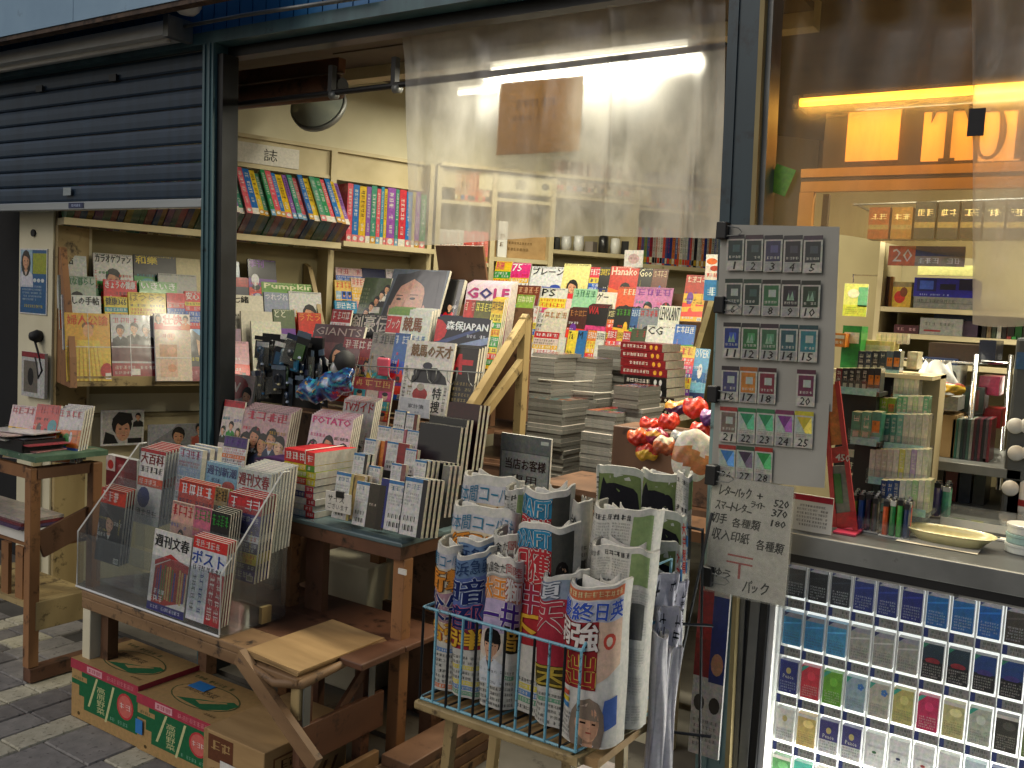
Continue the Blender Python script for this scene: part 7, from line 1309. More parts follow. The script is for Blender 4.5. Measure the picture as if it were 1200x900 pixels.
# ================================================================ behind the counter
def box_px(x0, x1, yt, yb, Y, d, col, name, label, cat, mat='gloss', cvf=None, group=None, topcol=None, sidecol=None, z0=None, bevel=0):
    p = onY(x0, yb, Y); q = onY(x1, yb, Y); z = onY(x0, yt, Y).z; w = q.x-p.x
    if z0 is not None: p.z = z0
    h = max(z-p.z, .01); o = MB().box((0, 0, 0), (w, d, h), col, cols=dict(t=topcol or col, r=sidecol or col)).build(name, mat, mw=frame(p, (1, 0, 0), (0, 0, 1)), bevel=bevel); o['loc0'] = (0, 0, 0); tag(o, label, cat, group)
    if cvf: cv = Canvas(w, h, int(x0+yt)); cvf(cv); part(cv.flat(.00018), 'print', 'gloss', o)
    return o
wsf = thing('back_wall_shelf', 'grey shelf unit on the wall behind the counter', 'shelf', (-.6, 3.9, 1.3)); zA = onY(1080, 361, 3.78).z; zB = onY(1080, 392, 3.78).z; zC = onY(1080, 425, 3.78).z
xa = onY(1030, 380, 3.78).x; xb = .3
for z in (zA, zB, zC): part(MB().box((xa, 3.78, z-.018), (xb, 4.11, z)), 'board', 'wood_cream', wsf)
part(MB().box((xa-.02, 3.78, zC-.3), (xa-.001, 4.11, zA+.35)), 'side', 'wood_cream', wsf)
def c_blu(c): c.rect(0, 0, 1, 1, '2a2a9a', 0); c.rect(.05, .3, .38, .95, '1c1c70', 1); c.rect(.1, .4, .33, .85, '4a6ac0', 2); c.rect(.44, .4, .7, .7, '101040', 1); c.rect(.75, .4, .98, .95, '141448', 1); c.greek(.1, .08, .6, .18, 'a8b0e0', 3)
box_px(1070, 1141, 325, 347, 3.79, .2, '2a2a9a', 'blue_carton', 'royal blue cigarette carton on the upper wall shelf', 'carton', cvf=c_blu, z0=zA+.042)
box_px(1070, 1141, 347, 361, 3.785, .2, '8a8a84', 'grey_carton', 'flat grey carton under the royal blue one', 'carton', cvf=lambda c: c.rect(0, 0, 1, 1, '8c8c86', 0).greek(.05, .5, .7, .8, '5a5a55', 1).rect(0, .45, 1, .5, '6a6a65', 1), z0=zA+.001)
box_px(1045, 1067, 330, 354, 3.82, .1, 'c8a82a', 'sweet_box', 'yellow and red sweet box on the upper wall shelf', 'box', cvf=lambda c: c.rect(0, 0, 1, 1, 'd0b03a', 0).ell(.4, .4, .3, .25, 'c83a2a', 1).ell(.6, .6, .2, .2, '8a4a20', 1.4).rect(0, .8, 1, 1, '9a8a60', 1), z0=zA+.001)
for i in range(4): box_px(1029+i*4.2, 1032.5+i*4.2, 324, 346, 3.84, .03, ['b86a30', 'c84a3a', '5a2a2a', 'd09030'][i], 'pen_packet', f'{["tan", "red", "dark", "orange"][i]} slim packet beside the sweet box', 'packet', z0=zA+.001, group='slim packets on the wall shelf')
box_px(1094, 1141, 362, 375, 3.84, .2, '2c4a78', 'dark_blue_carton', 'dark blue carton between the wall shelves', 'carton', z0=zB+.055); box_px(1077, 1127, 372, 392, 3.785, .2, '9a9a94', 'grey_carton', 'pale grey carton with a red line on the lower wall shelf', 'carton', cvf=lambda c: c.rect(0, 0, 1, 1, '9c9c96', 0).greek(.1, .55, .8, .75, '66665f', 1).rect(.1, .2, .5, .3, '9a3038', 1), z0=zB+.001); box_px(1047, 1076, 380, 392, 3.80, .15, '5a2434', 'wine_carton', 'wine red carton on the lower wall shelf', 'carton', cvf=lambda c: c.rect(0, 0, 1, 1, '5c2436', 0).greek(.1, .3, .9, .7, 'c8a0a8', 1), z0=zB+.001); box_px(1127, 1145, 376, 392, 3.80, .15, '4a3a50', 'purple_carton', 'purple brown carton at the end of the lower wall shelf', 'carton', z0=zB+.001)
for i in range(10): box_px(1150+i*6, 1155+i*6, 380, 392, 3.82, .1, ['333', '7a6a50', '3a4a3a', 'a8a8a0', '222', '8a3a3a', '3a8a4a', '2a4a3a', '6a6a60', '444'][i], 'shelf_packet', f'small packet on the lower wall shelf, {ORD[i]} after the purple carton', 'packet', z0=zB+.001, group='packets on the lower wall shelf')
# chrome shelving
ch = thing('chrome_shelving', 'chrome wire shelving crowded with boxes behind the counter', 'shelving', (-.45, 3.4, 0)); Yc = 3.35
c0 = onY(1088, 540, Yc).x; c1 = onY(1133, 540, Yc).x; c2 = onY(1173, 540, Yc+.35).x
for x, y in ((c1, Yc), (c2, Yc+.35), (c0-.12, Yc), (c0-.05, Yc+.35)): part(MB().tube([(x, y, .02), (x, y, 1.43)], .009, 8), 'post', 'chrome', ch, smooth=True)
for z in (1.40, 1.22, 1.03):
    for k in range(7): y = Yc+.35*k/6; part(MB().tube([(c0-.12+.07*k/6, y, z), (c1+(c2-c1)*k/6, y, z)], .003, 5), 'wire', 'chrome', ch)
lm = thing('low_metal_shelf', 'low grey metal shelf behind the counter', 'shelf', (-.45, 3.2, 0)); s0 = onY(1086, 537, 3.22); 
for z in (s0.z, s0.z-.14): part(MB().box((s0.x-.15, 3.20, z-.03), (s0.x+.27, 3.75, z)), 'board', 'grey_steel', lm, bevel=.002)
part(MB().box((s0.x+.24, 3.20, .02), (s0.x+.27, 3.23, s0.z-.031)), 'leg', 'grey_steel', lm); part(MB().box((s0.x+.24, 3.72, .02), (s0.x+.27, 3.75, s0.z-.031)), 'leg', 'grey_steel', lm); part(MB().box((s0.x-.15, 3.20, .02), (s0.x-.12, 3.23, s0.z-.031)), 'leg', 'grey_steel', lm); part(MB().box((s0.x-.15, 3.72, .02), (s0.x-.12, 3.75, s0.z-.031)), 'leg', 'grey_steel', lm)
ZC = s0.z
L = [(1087, 1150, 401, 421, 3.45, .25, '4a3628', 'brown_storage_box', 'dark brown storage box on the chrome shelving'), (1146, 1166, 398, 421, 3.42, .2, '1c2a44', 'navy_folder_box', 'navy folder box at the right of the chrome shelving'), (1080, 1120, 418, 440, 3.42, .2, '2a4470', 'blue_storage_box', 'blue box below the brown one on the chrome shelving'), (1098, 1124, 427, 455, 3.40, .15, 'a8a8a0', 'white_disc_box', 'white box with a dark round picture behind the carrier bag')]
for (x0, x1, yt, yb, Y, d, c, nm, lab) in L: box_px(x0, x1, yt, yb, Y, d, c, nm, lab, 'box', cvf=(lambda c: c.rect(0, 0, 1, 1, 'b0b0a8', 0).ell(.6, .5, .25, .3, '2a2a2a', 1, 16)) if 'disc' in nm else None)
box_px(1082, 1122, 462, 478, 3.30, .18, 'b8b6ac', 'white_tray_box', 'white shallow box under the carrier bag', 'box'); box_px(1086, 1117, 484, 536, 3.30, .2, '6a4c30', 'open_brown_box', 'open brown box on the low metal shelf', 'box', 'card', z0=ZC+.001); box_px(1122, 1152, 452, 482, 3.45, .12, '2a3c34', 'green_box', 'dark green box behind the chrome post', 'box', cvf=lambda c: c.rect(0, 0, 1, 1, '2c4036', 0).rect(.6, .1, .8, .9, '7a3a30', 1).rect(.1, .2, .4, .8, '3a5a48', 1)); box_px(1150, 1172, 478, 500, 3.5, .15, 'a8242c', 'red_pouch', 'red packet at the right of the chrome shelving', 'packet'); box_px(1146, 1170, 440, 462, 3.5, .15, 'c04a70', 'pink_box', 'pink box at the right of the chrome shelving', 'box')
for i in range(13): box_px(1114+i*3.6, 1117.2+i*3.6, 491+.0*i, 527-.8*i, 3.30, .13, ['2a6a5a', '3a7a6a', '8a9a90', '2a4a4a', '444a50', '5a7a70', 'a8a8a0', '6a2a3a', '3a3a44', '8a4a5a', '2a2a34', '7a6a70', '9a3a4a'][i], 'disc_case', f'slim disc case, {ORD[i]} from the left on the low metal shelf', 'case', z0=ZC+.001, group='disc cases on the low metal shelf')
for i in range(4): box_px(1090+i*17, 1104+i*17, 545-3*i, 575-3*i, 3.30, .15, ['4a4440', '7a2a30', '2a3448', '3a3a34'][i], 'dark_box', f'{["brown", "dark red", "navy", "olive"][i]} box in the shade of the low metal shelf', 'box', z0=ZC-.139, group='boxes under the low metal shelf')
bagp = onY(1097, 446, 3.28)
def bg_(u, v):
    a = u*2*math.pi; r_ = .055*(1-.55*v**1.5)*(1+.12*math.sin(a*5+v*6)+.06*math.sin(a*9)); return bagp + V((r_*math.cos(a)*1.3, r_*math.sin(a), -.04+.10*v+.008*math.sin(a*3)*v))
o = MB().grid(bg_, 36, 10).build('carrier_bag', 'bag_white', origin=bagp, smooth=True); tag(o, 'crumpled white carrier bag on the chrome shelving', 'bag'); MB().tube([bagp+V((-.03, 0, .05)), bagp+V((-.01, 0, .085)), bagp+V((.035, 0, .05)), bagp+V((.06, 0, .0))], .004, 6).build('handle', 'bag_white', o, smooth=True)
b5 = bag(1100, 459, 3.24, .17, .05, ['c8a020', 'd8b83a', 'b8502a'], 'yellow and red snack packet in front of the carrier bag', 8, d=.04)
# dispenser at the right edge
dp = thing('capsule_dispenser', 'grey upright dispenser with white round knobs at the right edge', 'dispenser', (-.2, 3.2, 0)); d0 = onY(1181, 500, 3.2)
part(MB().box((d0.x, 3.2, .02), (d0.x+.35, 3.5, onY(1185, 395, 3.2).z)), 'body', 'counter_dark', dp, bevel=.01); part(MB('4a78a0').box((d0.x+.005, 3.196, onY(1185, 432, 3.2).z), (d0.x+.34, 3.1995, onY(1185, 412, 3.2).z)), 'blue_label', 'gloss', dp)
for (px, py) in ((1190, 499), (1191, 531), (1184, 572), (1205, 499), (1207, 531)): q = onY(px, py, 3.19); part(MB().lathe([(0, .012), (.02, .011), (.024, .004), (.024, 0)], q, 18, M4=Matrix.Rotation(math.pi/2, 4, 'X')), 'knob', 'white_plastic', dp, smooth=True)
for i in range(3): box_px(1180+i*9, 1188+i*9, 376, 394, 3.25, .06, ['3a3a30', '2a7a3a', '4a4a40'][i], 'tin', f'{["dark", "green", "olive"][i]} tin standing on the dispenser', 'tin', z0=onY(1185, 394.5, 3.2).z, group='tins on the dispenser')
# ---------------------------------------------------------------- goods on the counter
rsd = thing('red_gum_stand', 'red and white stepped gum stand beside the numbered sheets', 'display stand', (-.6, 2.55, CZ))
q0 = onY(930, 577, 2.47); q1 = onY(978, 577, 2.47); zq = onY(978, 625, 2.47).z
part(MB().box((q0.x, 2.468, CZ+.001), (q1.x, 2.472, q0.z)), 'notice_panel', 'paper_white', rsd); cv = Canvas(q1.x-q0.x, q0.z-CZ-.002, 2).rect(0, .84, 1, 1, 'b03040', 1).para(.12, .12, .9, .76, 6, '6a6862', 2); o = part(cv.flat(), 'notice_print', 'matte', rsd, origin=(0, 0, 0)); o.location = V((q0.x, 2.467, CZ+.001))-V(rsd['loc0'])
ra = [onY(965, 445, 2.56), onY(981, 447, 2.56), onY(1003, 616, 2.56), onY(978, 622, 2.56)]
part(MB('c03a3c').bar(ra[1], V((ra[2].x, 2.56, CZ+.005)), .012, .008, up=(0, 1, 0)), 'frame_bar', 'paint', rsd); part(MB('c03a3c').bar(ra[0], V((ra[3].x, 2.56, CZ+.005)), .012, .008, up=(0, 1, 0)), 'frame_bar', 'paint', rsd)
for k, (y0, y1, c) in enumerate(((450, 522, 'd88a3a'), (545, 603, '8a9088'))):
    P_ = [onY(968+ (y1-445)*.075, y1, 2.562), onY(982+(y1-447)*.125, y1-2, 2.562), onY(982+(y0-447)*.125, y0, 2.562), onY(968+(y0-445)*.075, y0+1, 2.562)]; part(MB(c).prism(P_, (0, .004, 0)), 'pane', 'gloss', rsd)
for k, (y0, y1) in enumerate(((525, 543), (602, 620))):
    P_ = [onY(968+(y1-445)*.075, y1, 2.553), onY(983+(y1-447)*.125, y1-3, 2.553), onY(983+(y0-447)*.125, y0-3, 2.553), onY(968+(y0-445)*.075, y0, 2.553)]; part(MB('c42f36').prism(P_, (0, .006, 0)), 'price_strip', 'gloss', rsd)
    if k == 0:
        p = P_[0]; cv = Canvas(.045, .03, 1).text('450', .1, .2, .9, .8, 'f0e8e0', 1, bold=.0006); o = part(cv.flat(), 'price_print', 'gloss', rsd, origin=(0, 0, 0)); o.location = V((p.x+.004, 2.551, p.z+.004))-V(rsd['loc0'])
part(MB('3a8a3a').prism([onY(974, 590, 2.56), onY(988, 590, 2.56), onY(985, 555, 2.56), onY(972, 555, 2.56)], (0, .001, 0)), 'gum_packet', 'gloss', rsd); part(MB('c8486c').box((onY(978, 625, 2.52).x, 2.50, CZ+.001), (onY(1005, 620, 2.52).x, 2.60, CZ+.006)), 'pink_base', 'gloss', rsd)
def pack_row(x0, x1, yt, yb, Y, cols, where, d=.055, z0=None, fronts=0, fcol='d88a20'):
    n = len(cols); dx = (x1-x0)/n
    for i, c in enumerate(cols):
        lab = f'upright pack, {ORD[i]} from the left {where}'
        fr = i >= n-fronts
        box_px(x0+i*dx+.2, x0+(i+1)*dx-.2, yt, yb, Y, d, c, 'tobacco_pack', lab, 'pack', 'wrap', (lambda cv, c=c: cv.rect(0, 0, 1, 1, c, 0).rect(.1, .3, .9, .7, fcol, 1).greek(.15, .55, .85, .65, '3a2a10', 2).rect(0, 0, 1, .16, '8ab8c0', 1)) if fr else (lambda cv, c=c: cv.rect(0, 0, 1, 1, c, 0).rect(.2, .1, .8, .3, 'c8c4b0', 1).greek(.2, .4, .8, .9, 'd8d4c0', 1.5, vert=True)), 'upright packs on the counter dispensers', z0=z0, topcol='d8d4b0')
def dispenser(x0, x1, y, Y, d, label, mat='black', ht=.012, group='counter dispensers'):
    p = onY(x0, y, Y); q = onY(x1, y, Y); t = thing('pack_dispenser', label, 'dispenser', (p.x, Y, p.z-ht), group)
    part(MB().box((p.x-.003, Y-.012, p.z-ht), (q.x+.003, Y+d, p.z-.001)), 'tray', mat, t); part(MB().box((p.x-.003, Y-.014, p.z-ht), (q.x+.003, Y-.0115, p.z+.03)), 'front_lip', 'acrylic_clean', t); part(MB('a8d0c8').box((p.x+.005, Y-.0165, p.z-ht), (q.x-.005, Y-.0145, p.z+.008)), 'price_strip', 'gloss', t)
    zl = p.z-ht-.0005; part(MB().box((p.x+.01, Y+.02, CZ+.001), (q.x-.01, Y+d, zl)), 'support', mat, t); return p.z
z = dispenser(978, 1031, 455, 2.80, .10, 'black dispenser tray of navy packs, upper left on the counter'); pack_row(978, 1031, 431, 455, 2.80, ['8a2a3a', '2a2c3c', '1c2430', '34383c', '222a30', '2a3a44', '2a3a44'], 'of the navy row on the upper left dispenser', z0=z, fronts=2)
z = dispenser(1004, 1054, 434, 2.95, .10, 'black dispenser tray of slate packs behind the navy row'); pack_row(1004, 1054, 411, 434, 2.95, ['2a3448', '34465a', '28323c', '3c4c54', '6a7a80', '34465a'], 'of the slate row behind', z0=z, fronts=2)
z = dispenser(996, 1031, 514, 2.72, .10, 'black dispenser tray of mint packs, middle left'); pack_row(996, 1031, 482, 514, 2.72, ['58a088', '6ab498', '58a088'], 'of the mint row', z0=z, fronts=1)
z = dispenser(1021, 1048, 487, 2.86, .09, 'lime dispenser tray in the middle of the counter'); pack_row(1021, 1048, 466, 487, 2.86, ['98b82a', 'a8c83a', '98b82a'], 'of the lime row', z0=z, fronts=1)
z = dispenser(1034, 1086, 520, 2.78, .10, 'clear tray of mint and cream packs', 'acrylic'); pack_row(1034, 1086, 485, 520, 2.78, ['4a8a78', '5aa08a', '8ac0a8', 'd0d0b8', 'd8d8c0', 'c8ccb0', 'd8d4b8'], 'of the mint and cream row', z0=z)
z = dispenser(1017, 1086, 560, 2.72, .10, 'clear tray of cream packs', 'acrylic'); pack_row(1017, 1086, 526, 560, 2.72, ['d8d4c4', 'c8c0b0', 'c4bca8', 'ccc4b4', 'd4d0c0', 'd0d070', 'c8ccb0', 'b8a8c0', 'd8d8c8', 'd0d4b8'], 'of the cream row', z0=z)
z = dispenser(1030, 1089, 592, 2.66, .10, 'clear tray of blue and white packs', 'acrylic'); pack_row(1030, 1089, 562, 592, 2.66, ['2a4c80', '34609a', '3a5c8a', 'd0d4c8', 'b8c8b0', 'a8c898', 'd4d4c0', 'c8d0a8'], 'of the blue and white row', z0=z)
z = dispenser(1046, 1076, 464, 2.92, .09, 'clear tray of small white packs below the top cartons', 'acrylic'); pack_row(1046, 1076, 438, 464, 2.92, ['d8d8c0', 'c8d4b0', 'dcdcc8', 'd0d8b8', 'd8d4c0'], 'of the small white row', z0=z)
z = dispenser(1050, 1087, 485, 2.84, .09, 'clear tray of green and white packs above the mint row', 'acrylic'); pack_row(1050, 1087, 464, 485, 2.84, ['6ab48a', '8ac49a', 'd8dcc0', 'c0d8a8', 'd8d8c0', '7ab890'], 'of the green and white row', z0=z)
CRM = [(1006, 1045, 398, 432, 3.05, 'd0c888', 'cream_carton', 'cream carton on top of the counter dispensers'), (984, 1006, 381, 432, 2.98, '2a9a4a', 'green_carton', 'bright green carton at the top left of the dispensers'), (976, 990, 390, 406, 2.93, 'd08a28', 'orange_packet', 'orange labelled packet by the green carton'), (1062, 1074, 412, 432, 3.0, 'd0ccb0', 'white_packet', 'white packet right of the cream carton'), (988, 1003, 520, 556, 2.80, '1c2a34', 'dark_carton', 'dark carton below the mint row'), (992, 1012, 556, 580, 2.75, 'b8a890', 'tan_packet', 'tan packet behind the lighters')]
zz0 = onY(1000, 434, 2.95).z
for (x0, x1, yt, yb, Y, c, nm, lab) in CRM: box_px(x0, x1, yt, yb, Y, .08, c, nm, lab, 'carton', cvf=lambda cv, c=c: cv.rect(0, 0, 1, 1, c, 0).rect(.1, .6, .9, .85, 'd8d8c0', 1).greek(.15, .2, .85, .45, 'e0e0c8', 1))
st_ = thing('carton_plinth', 'tan plinth under the upper cartons on the counter', 'plinth', (-.7, 3.0, CZ)); pz = onY(1006, 432.5, 2.98).z; part(MB().box((onY(976, 432, 2.93).x-.002, 3.055, CZ+.001), (onY(1074, 432, 3.0).x+.06, 3.16, pz-.003)), 'block', 'wood_cream', st_); part(MB().box((onY(976, 432, 2.93).x-.002, 2.915, pz-.014), (onY(1074, 432, 3.0).x+.06, 3.16, pz-.0025)), 'top', 'wood_cream', st_)
pack_row(1026, 1063, 391, 403, 3.08, ['d8d4b8', 'c8c8b0', 'd8d4c0', 'd0ccb0', 'dcd8c0', 'd0ccb8'], 'of the top cream row', d=.04)
# lighters
LC = [('9aa82a', '1f5aa0', '3a2448', '555a5c', '2a2c30', '2a6ab0', '8aa030', 'b0b4b0', '333'), ('d8661c', '3a9a5a', '5ab85a', '2a4a7a', '3a5a6a', 'd8701c', '2a8a4a', '2a3a8a', 'c8c82a', '1f7ab0', '44484c', 'd84a2a'), ('4ab080', '8ac040', '6a5a90', '58b090', 'a0a8c0', '3a9a70', '5a70a8', '7ac0a0', 'b0b050', '4a9ab0', '9a80b0', '60b890')]
for b, (px0, px1, yb, Yb) in enumerate(((994, 1027, 620, 2.56), (1031, 1064, 628, 2.53), (1068, 1112, 602, 2.74))):
    p = onZ(px0, yb, CZ); q = onY(px1, yb, p.y); w = q.x-p.x; cols = 4; rws = 3; pt = w/cols
    bxn = thing('lighter_box', ['clear box of black topped lighters beside the red stand', 'clear box with orange lighters in front', 'clear box of pastel lighters further back'][b], 'box', (p.x, p.y, CZ), 'boxes of lighters on the counter')
    part(MB('c8c8b8').box((p.x-.004, p.y-.004, CZ+.001), (q.x+.004, p.y+rws*.016+.004, CZ+.004)), 'base', 'white_plastic', bxn)
    for lo, hi in (((p.x-.005, p.y-.006, CZ+.001), (q.x+.005, p.y-.0045, CZ+.04)), ((q.x+.0045, p.y-.004, CZ+.001), (q.x+.006, p.y+rws*.016, CZ+.04)), ((p.x-.006, p.y-.004, CZ+.001), (p.x-.0045, p.y+rws*.016, CZ+.04))): part(MB().box(lo, hi), 'wall', 'acrylic_clean', bxn)
    for r_ in range(rws):
        for c in range(cols):
            x = p.x+c*pt+pt/2; y = p.y+.008+r_*.016; k = r_*cols+c; hh = .074+.004*((k*7) % 3); zc = CZ+.0045
            o = MB(LC[b][k % len(LC[b])]).prism([(pt*.42*math.cos(a), .007*math.sin(a), 0) for a in [i*.7854 for i in range(8)]], (0, 0, hh)).build('lighter', 'wrap', mw=Matrix.Translation((x, y, zc))); o['loc0'] = (0, 0, 0)
            tag(o, f'lighter in the {["left", "front", "rear"][b]} box, {["front", "middle", "back"][r_]} row, {ORD[c]} from the left', 'lighter', 'lighters on the counter')
            MB(['1c1c1e', '2a2a2c', 'c8c8c0'][(k+b) % 3] if b else '1c1c1e').box((-pt*.38, -.0062, hh+.0004), (pt*.38, .0062, hh+.014)).build('cap', 'plastic', o, origin=(0, 0, 0)); MB().box((-pt*.2, -.005, hh+.0145), (pt*.25, .005, hh+.021)).build('wheel', 'chrome', o, origin=(0, 0, 0))
# trays and papers on the counter
tc_ = onZ(1113, 628, CZ+.02)
def oval(u, v, s=1.0):
    a = u*2*math.pi; R_ = [.62, .72, .95, 1.0, 1.04][min(4, int(v*4+.001))]; z = [.004, .0, .022, .03, .028][min(4, int(v*4+.001))]
    return V((tc_.x+.105*R_*math.copysign(abs(math.cos(a))**.8, math.cos(a)), tc_.y+.062*R_*math.copysign(abs(math.sin(a))**.8, math.sin(a)), CZ+.004+z))
o = MB('d0cc9c').grid(oval, 36, 4); o.face([oval(i/36, 0) for i in range(36)]); o = o.build('coin_tray', 'plastic', origin=(tc_.x, tc_.y, CZ), smooth=True); tag(o, 'oval cream coin tray on the counter', 'tray'); MB('c8b23a').box((tc_.x-.06, tc_.y-.02, CZ+.0085), (tc_.x+.05, tc_.y+.02, CZ+.011)).build('yellow_mat', 'matte', o, origin=(tc_.x, tc_.y, CZ), bevel=.001)
pp = onZ(1075, 632, CZ); o = MB('d8d4c4').grid(lambda u, v: V((pp.x-.04+.19*u, pp.y-.07+.12*v, CZ+.0022+.004*math.sin(u*4)*v)), 10, 6).build('paper_sheet', 'matte', origin=pp, smooth=True); tag(o, 'loose white paper under the coin tray', 'paper')
gd = onZ(1105, 592, CZ); gd = V((gd.x, 2.86, CZ))
gc = thing('flat_glass_display', 'low flat glass display box with white cards behind the coin tray', 'display case', gd); gx0 = onY(1103, 600, 2.80).x; part(MB().box((gx0, 2.80, CZ+.001), (gx0+.3, 3.0, CZ+.012)), 'base', 'grey_steel', gc); part(MB().box((gx0, 2.80, CZ+.034), (gx0+.3, 3.0, CZ+.039)), 'glass_top', 'acrylic', gc); part(MB('d0d0c4').box((gx0, 2.798, CZ+.0125), (gx0+.3, 2.8, CZ+.0335)), 'front', 'plastic', gc)
for k in range(6): part(MB(['6a7a50', 'a8a850', '50585c', '8a9a60', 'b0b8a0', '6a6a5a'][k]).box((gx0+.02+.046*k, 2.83, CZ+.013), (gx0+.05+.046*k, 2.9, CZ+.02)), 'card', 'gloss', gc)
cs2 = thing('price_strip_row', 'white strip of small price squares in front of the glass display', 'price strip', (gx0, 2.77, CZ)); part(MB().box((gx0, 2.755, CZ+.001), (gx0+.28, 2.79, CZ+.006)), 'strip', 'paper_white', cs2)
for k in range(5): part(MB(['2a3a6a', '4a4a50', '3a5a4a', '3a3a60', '5a5a5a'][k]).box((gx0+.03+.05*k, 2.762, CZ+.0063), (gx0+.052+.05*k, 2.782, CZ+.0068)), 'square', 'gloss', cs2)
for k in range(3):
    q = onZ(1188, 648, CZ); o = MB(['c8ccc4', '9ab8b0', 'd0d0c8'][k]).lathe([(0, 0), (.042, 0), (.043, .002), (.043, .016), (.045, .017), (.045, .0225), (.043, .0235), (.0, .024)], (q.x+.02+.0008*k, q.y+.02, CZ+.001+.0245*k), 28).build('round_tin', 'plastic', origin=(q.x+.02, q.y+.02, CZ+.001+.0245*k), smooth=False); tag(o, f'round pale tin, {ORD[k]} from the bottom of the stack at the right of the counter', 'tin', 'round tins on the counter')
q = onZ(1200, 604, CZ); o = thing('white_bottle', 'white pump bottle at the right end of the counter', 'bottle', (q.x, q.y, CZ)); part(MB().lathe([(0, .001), (.022, .001), (.024, .02), (.024, .10), (.014, .115), (.012, .13), (0, .13)], (q.x, q.y, CZ), 16), 'body', 'white_plastic', o, smooth=True); part(MB('b03038').lathe([(.0245, .03), (.0245, .05)], (q.x, q.y, CZ), 16), 'label', 'gloss', o)
# hung leaflets on the partition
def c_leaf(c): c.rect(0, 0, 1, 1, 'd8d87a', 0); c.rect(0, 0, 1, .35, 'c8cc4a', 1); c.rect(.6, .3, 1, .9, '7ab88a', 1); c.ell(.4, .7, .25, .14, 'e8e4c0', 2); c.para(.1, .05, .9, .3, 4, '8a8a40', 2)
card_px(987, 1015 and 332, 1015, 370, 3.5, c_leaf, 'hanging_leaflet', 'yellow green leaflet hanging behind the numbered sheets', 'leaflet', 'wrap')
hk_ = thing('leaflet_hook', 'thin hook rail carrying the yellow green leaflet', 'hook', onY(1000, 330, 3.5)); part(MB().tube([onY(1000, 331, 3.5), onY(1000, 322, 3.5), V((onY(1000, 322, 3.5).x, W3Y, onY(1000, 322, 3.5).z+.03))], .003, 5), 'rod', 'chrome', hk_)
o = box_px(1075, 1141, 310, 322, 3.9, .02, 'd0cc80', 'yellow_notice', 'pale yellow notice strip above the blue carton', 'notice', 'matte')
# ---------------------------------------------------------------- amber lit sign behind the film
SY = 3.0
ts = thing('tobacco_sign', 'amber lit sign with dark serif letters behind the dirty film', 'sign', (-.3, SY, 1.8))
def sp(px, py): return onY(px, py, SY)
x0 = sp(940, 122).x; zt_ = sp(940, 122).z
part(MB().box((x0+.06, SY+.06, sp(960, 195).z-.02), (.5, SY+.09, zt_-.02)), 'back_board', 'amber_frame', ts)
for (a, b) in ((988, 1050), (1078, 1140), (1146, 1196), (1205, 1260)): part(MB().box((sp(a, 150).x, SY+.05, sp(a, 190).z+.01), (sp(b, 150).x, SY+.0585, sp(a, 128).z)), 'lit_panel', 'amber_panel', ts)
def serif(ch, x, z, w, h):
    mb = MB(); y = SY+.035
    def bxx(a, b, c, d): mb.box((x+a*w, y, z+b*h), (x+c*w, y+.01, z+d*h))
    if ch == 'T': bxx(.42, .04, .58, .94); bxx(.28, 0, .72, .05); bxx(.0, .93, 1, 1.0); mb.prism([(x, y, z+h*.93), (x+.12*w, y, z+h*.93), (x+.0*w, y, z+h*.72)], (0, .01, 0)); mb.prism([(x+w, y, z+h*.93), (x+w, y, z+h*.72), (x+.88*w, y, z+h*.93)], (0, .01, 0))
    elif ch == 'O':
        n = 24
        for i in range(n):
            a0_, a1_ = 2*math.pi*i/n, 2*math.pi*(i+1)/n; P_ = []
            for (a, k) in ((a0_, 0), (a1_, 0), (a1_, 1), (a0_, 1)): rx = .5 if not k else .5-.17*abs(math.cos(a))-.04; rz = .5 if not k else .45; P_.append((x+w*(.5+rx*math.cos(a)), y, z+h*(.5+rz*math.sin(a))))
            mb.prism(P_, (0, .01, 0))
    else: bxx(.1, 0, .3, 1); bxx(.3, .93, .8, 1); bxx(.3, .48, .8, .54); bxx(.3, 0, .8, .06); bxx(.75, .06, .95, .48); bxx(.72, .54, .9, .93)
    return mb
zl = sp(1110, 186).z; hl = sp(1110, 121).z-zl
part(serif('T', sp(1088, 150).x, zl, sp(1131, 150).x-sp(1088, 150).x, hl), 'letter_t', 'amber_frame', ts); part(serif('O', sp(1138, 150).x, zl, sp(1178, 150).x-sp(1138, 150).x, hl), 'letter_o', 'amber_frame', ts); part(serif('B', sp(1186, 150).x, zl, sp(1222, 150).x-sp(1186, 150).x, hl), 'letter_b', 'amber_frame', ts)
noise_mat('amber_paint', 'b07a28', 'c89440', 8, .5)
part(MB().box((sp(936, 205).x, SY+.02, sp(936, 207).z), (.5, SY+.045, sp(936, 197).z)), 'rail', 'amber_paint', ts); part(MB().box((sp(936, 218).x, SY+.02, sp(936, 224).z), (.5, SY+.045, sp(936, 212).z)), 'rail', 'amber_paint', ts); part(MB().box((sp(936, 218).x, SY+.022, sp(936, 211.5).z), (.5, SY+.04, sp(936, 207.5).z)), 'dark_rail', 'amber_frame', ts); part(MB().box((sp(935, 220).x, SY+.02, sp(935, 285).z), (sp(952, 220).x, SY+.045, sp(935, 224.5).z)), 'side_strip', 'amber_paint', ts); part(MB().box((sp(960, 220).x, SY+.05, sp(960, 285).z), (sp(967, 220).x, SY+.07, sp(960, 225).z)), 'inner_post', 'amber_frame', ts)
